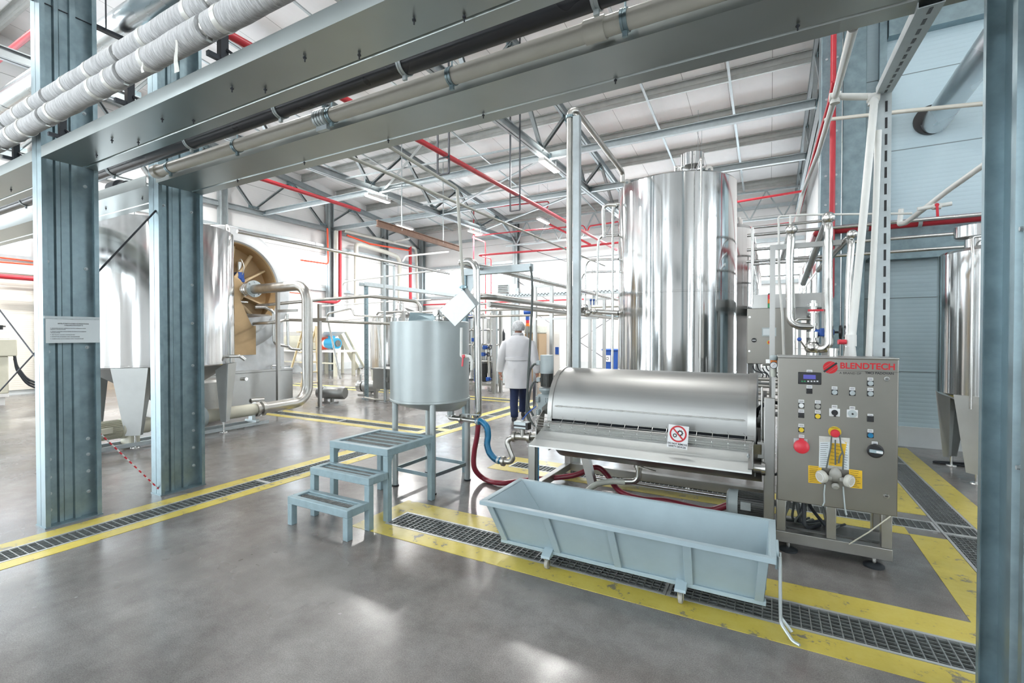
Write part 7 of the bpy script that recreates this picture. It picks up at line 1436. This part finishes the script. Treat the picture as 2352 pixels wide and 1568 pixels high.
# lattice girder and wall bracing near the far wall
t = thing('lattice_girder', 'zigzag lattice girder high in front of the far wall', 'girder', on_y(1300, 530, 18.8)); zt_ = on_y(1300, 497, 18.8).z; zb_l = on_y(1300, 545, 18.8).z-.1; x0, x1 = -10.6, .9
for z in (zt_, zb_l): MB().bar((x0, 18.8, z), (x1, 18.8, z), .08, .06).build('chord', G['truss'], t)
k = 22
for i in range(k): xa = x0+(x1-x0)*i/k; xb = x0+(x1-x0)*(i+1)/k; MB().bar((xa, 18.8, zb_l if i % 2 else zt_), (xb, 18.8, zt_ if i % 2 else zb_l), .045).build('lattice_bar', G['truss'], t)
for i, (p, q, l) in enumerate([((1180, 640), (1300, 715), 'dark bracing rod above the worker'), ((1300, 800), (1420, 720), 'dark bracing rod rising beside the blue bin'), ((1230, 720), (1400, 830), 'dark bracing rod falling to the blue bin'), ((1200, 850), (1300, 800), 'dark bracing rod behind the gear motor')]): rod('wall_rod', l, 'rod', on_y(*p, 20.15), on_y(*q, 20.15), .014, 'blackbar', 'thin bracing rods on the far wall')
for p, q, l in (((1180, 560), (1420, 640), 'thin cable sloping over the far windows'), ((800, 570), (900, 680), 'bracing rod in the far left corner')): rod('wall_rod', l, 'rod', on_y(*p, 19.9), on_y(*q, 19.9), .012, 'blackbar', 'thin bracing rods on the far wall')
# long cables on the floor
tag(MB().smooth_tube([(XR+1.0, 7.35, .01), (1.7, 7.25, .01), (2.3, 7.15, .01), (4, 7.1, .01)], .012, 8).build('floor_cable', G['rubber']), 'black cable lying on the floor under the right tank', 'cable')
# ================================================================== the worker, walking away
px, py = -3.89, 7.33; f = V((-.40, .917, 0)).normalized(); r = V((f.y, -f.x, 0))
Mp = Matrix((r, f, V((0, 0, 1)))).transposed().to_4x4(); Mp.translation = V((px, py, 0))
def rz_(z): return z if z <= 1.1 else 1.1 + (z-1.1)*1.2
t = thing('person', 'person in white coat, hair net and navy trousers walking away between the tanks', 'person', (px, py, 0))
J = {}; VV = []; RR = []; EE = []
def jn(n, co, rad, par=None):
    J[n] = len(VV); VV.append(Mp @ V(co)); RR.append(rad)
    if par: EE.append((J[par], J[n]))
jn('pelvis', (0, 0, .93), (.14, .11)); jn('belly', (0, .01, 1.10), (.145, .115), 'pelvis'); jn('chest', (0, .0, 1.33), (.155, .11), 'belly'); jn('neck0', (0, .02, 1.47), (.065, .065), 'chest'); jn('neck1', (0, .04, 1.52), (.06, .065), 'neck0'); jn('head0', (0, .06, 1.58), (.075, .09), 'neck1'); jn('head1', (0, .06, 1.67), (.07, .085), 'head0')
for s_, fy, ky, lift in ((-1, -.10, .02, 0), (1, .36, .24, .02)):
    k = str(s_); jn('hip'+k, (s_*.085, .0, .86), (.085, .09), 'pelvis'); jn('knee'+k, (s_*.075, ky, .49), (.055, .06), 'hip'+k); jn('ankle'+k, (s_*.06, fy, .10+lift), (.038, .042), 'knee'+k); jn('toe'+k, (s_*.07, fy+.15, .05+lift*.5), (.04, .03), 'ankle'+k)
    a = -s_*.10; jn('sh'+k, (s_*.19, -.0, 1.405), (.065, .06), 'chest'); jn('el'+k, (s_*.29, -.03+a*.4, 1.09), (.043, .043), 'sh'+k); jn('wr'+k, (s_*.335, .06+a, .86), (.028, .030), 'el'+k); jn('palm'+k, (s_*.340, .085+a, .785), (.022, .036), 'wr'+k)
me = bpy.data.meshes.new('skel'); me.from_pydata([p - ORG[t.name] for p in VV], EE, []); o = bpy.data.objects.new('body', me); COL.objects.link(o)
sk = o.modifiers.new('skin', 'SKIN'); sb = o.modifiers.new('sub', 'SUBSURF'); sb.levels = 2; sb.render_levels = 2
for i, v in enumerate(me.skin_vertices[0].data): v.radius = RR[i]; v.use_root = (i == 0)
bpy.context.view_layer.update(); ev = o.evaluated_get(bpy.context.evaluated_depsgraph_get()); bm_ = bpy.data.meshes.new_from_object(ev); bpy.data.objects.remove(o)
m = MB(); m.v = [p.co + ORG[t.name] for p in bm_.vertices]; m.f = [tuple(q.vertices) for q in bm_.polygons]
for s_ in (-1, 1):     # fingers and thumb rooted in the palm, loosely curled
    a = -s_*.10; base = V((s_*.340, .085+a, .785))
    for k in range(4):
        y = -.030+.020*k; ln = (.060, .072, .076, .066)[k]; root = base+V((0, y, -.018)); c1 = root+V((-s_*.004, .006, -ln*.55)); c2 = c1+V((-s_*.014, .012, -ln*.38)); c3 = c2+V((-s_*.016, .010, -ln*.18))
        m.tube([Mp @ q for q in (root, c1, c2, c3)], [.0095, .0088, .0078, .0062], 8)
    th = base+V((-s_*.006, .026, .010)); m.tube([Mp @ q for q in (th, th+V((-s_*.012, .026, -.024)), th+V((-s_*.018, .038, -.052)))], [.0115, .010, .0075], 8)
# face: nose, ears, eye sockets
m.sph(Mp @ V((0, .158, 1.60)), .018, 10, 8, (1, 1, 1.3)); 
for s_ in (-1, 1): m.sph(Mp @ V((s_*.082, .045, 1.61)), .026, 10, 8, (.5, .8, 1.2))
m.build('body', G['skin'], t, sharp=80)
for s_ in (-1, 1): MB().sph(Mp @ V((s_*.032, .135, 1.635)), .012, 10, 8).build('eye', G['sign'], t)
MB().sph(Mp @ V((0, .142, 1.555)), .02, 10, 8, (1.3, .6, .35)).build('mouth', G['red'], t)
def loft(rings, n=40, fold=0.0, seed=0, cap=False):
    m = MB(); vs = []; fs = []; random.seed(seed); ph = [random.uniform(0, 6.28) for _ in range(6)]
    for i, (x, y, z, rx, ry) in enumerate(rings):
        for k in range(n):
            a = 2*PI*k/n; q = 1 + fold*(math.sin(5*a+ph[0]+z*9)*.5 + math.sin(9*a+ph[1]-z*14)*.35 + math.sin(3*a+ph[2]+z*22)*.35)
            vs.append(Mp @ V((x + rx*q*math.cos(a), y + ry*q*math.sin(a), z)))
    for i in range(len(rings)-1):
        for k in range(n): fs.append((i*n+k, i*n+(k+1) % n, (i+1)*n+(k+1) % n, (i+1)*n+k))
    if cap: fs += [tuple(range(n)), tuple(range((len(rings)-1)*n, len(rings)*n))]
    return m.add(vs, fs)
MB().sph(Mp @ V((0, .05, 1.645)), .092, 24, 16, (.95, 1.08, .95)).build('hair', G['hair'], t)
m = MB(); n = 30; vs = []; fs = []
for i in range(12):
    f_ = i/11; a = PI*.68*f_
    for k in range(n): b_ = 2*PI*k/n; q = 1+.018*math.sin(11*b_)*f_; vs.append(Mp @ V((.116*q*math.sin(a)*math.cos(b_), .035+.122*q*math.sin(a)*math.sin(b_), 1.645+.118*math.cos(a))))
for i in range(11):
    for k in range(n): fs.append((i*n+k, i*n+(k+1) % n, (i+1)*n+(k+1) % n, (i+1)*n+k))
m.add(vs, fs).build('hair_net', G['net'], t, solid=.002, sharp=80)
coat = [(0, .02, 1.455, .075, .072), (0, .015, 1.428, .10, .088), (0, .005, 1.405, .165, .105), (0, 0, 1.37, .222, .122), (0, 0, 1.30, .245, .138), (0, 0, 1.20, .238, .145), (0, .005, 1.12, .222, .145), (0, .005, 1.07, .216, .145), (0, .005, 1.0, .226, .155), (0, .01, .90, .236, .168), (0, .02, .80, .240, .18), (0, .03, .70, .236, .188), (0, .035, .60, .228, .190), (0, .035, .575, .226, .188)]
coat = [(a, b_, rz_(z), c, d) for a, b_, z, c, d in coat]
dense = []
for i in range(len(coat)-1):
    for j in range(3): dense.append(tuple(a+(b_-a)*j/3 for a, b_ in zip(coat[i], coat[i+1])))
dense.append(coat[-1]); co = loft(dense, 64, .034, 5).build('coat', G['coat'], t, solid=.006, sharp=80)
loft([(0, .004, 1.115, .228, .154), (0, .004, 1.113, .233, .158), (0, .004, 1.067, .231, .158), (0, .004, 1.065, .226, .153)], 48, .006, 5).build('belt', G['coat'], co, solid=.004)
loft([(0, .02, rz_(1.43), .102, .09), (0, .022, rz_(1.468), .086, .082), (0, .024, rz_(1.470), .080, .076), (0, .02, rz_(1.44), .092, .082)], 36).build('collar', G['coat'], co, solid=.004)
for s_ in (-1, 1):
    a = -s_*.10; A = [V((s_*.165, 0, 1.325)), V((s_*.215, -.0, 1.305)), V((s_*.258, -.015+a*.15, 1.21)), V((s_*.292, -.03+a*.4, 1.09)), V((s_*.315, .01+a*.7, .98)), V((s_*.337, .05+a, .88)), V((s_*.340, .055+a, .855))]
    A = [V((q.x, q.y, rz_(q.z))) for q in A]
    m = MB(); m.tube([Mp @ q for q in A], [.060, .084, .082, .074, .070, .064, .062], 18, caps=False); m.build('sleeve', G['coat'], co, solid=.005, sharp=80)
for s_, fy, ky, lift in ((-1, -.10, .02, 0), (1, .36, .24, .02)):
    A = [V((s_*.082, .0, .92)), V((s_*.075, ky*.5, .70)), V((s_*.066, ky, .50)), V((s_*.07, (ky+fy)/2-.01, .30)), V((s_*.056, fy+.0, .12+lift)), V((s_*.056, fy+.005, .085+lift))]
    m = MB(); m.tube([Mp @ q for q in A], [.105, .094, .078, .070, .066, .064], 18, caps=False); m.build('trouser_leg', G['trouser'], t, solid=.005, sharp=80)
    m = MB(); pts = []; n = 14; vs = []; fs = []
    for i, (y, w_, h) in enumerate([(-.09, .02, .05), (-.085, .036, .085), (-.03, .042, .10), (.05, .044, .085), (.12, .05, .06), (.17, .042, .045), (.19, .015, .025)]):
        for k in range(n):
            b_ = 2*PI*k/n; vs.append(Mp @ V((s_*.066+w_*math.cos(b_), fy+.03+y, max(0, h/2+h/2*math.sin(b_))+lift*.4)))
    for i in range(6):
        for k in range(n): fs.append((i*n+k, i*n+(k+1) % n, (i+1)*n+(k+1) % n, (i+1)*n+k))
    fs += [tuple(range(n)), tuple(range(6*n, 7*n))]; m.add(vs, fs).build('shoe', G['shoe'], t, sharp=60)
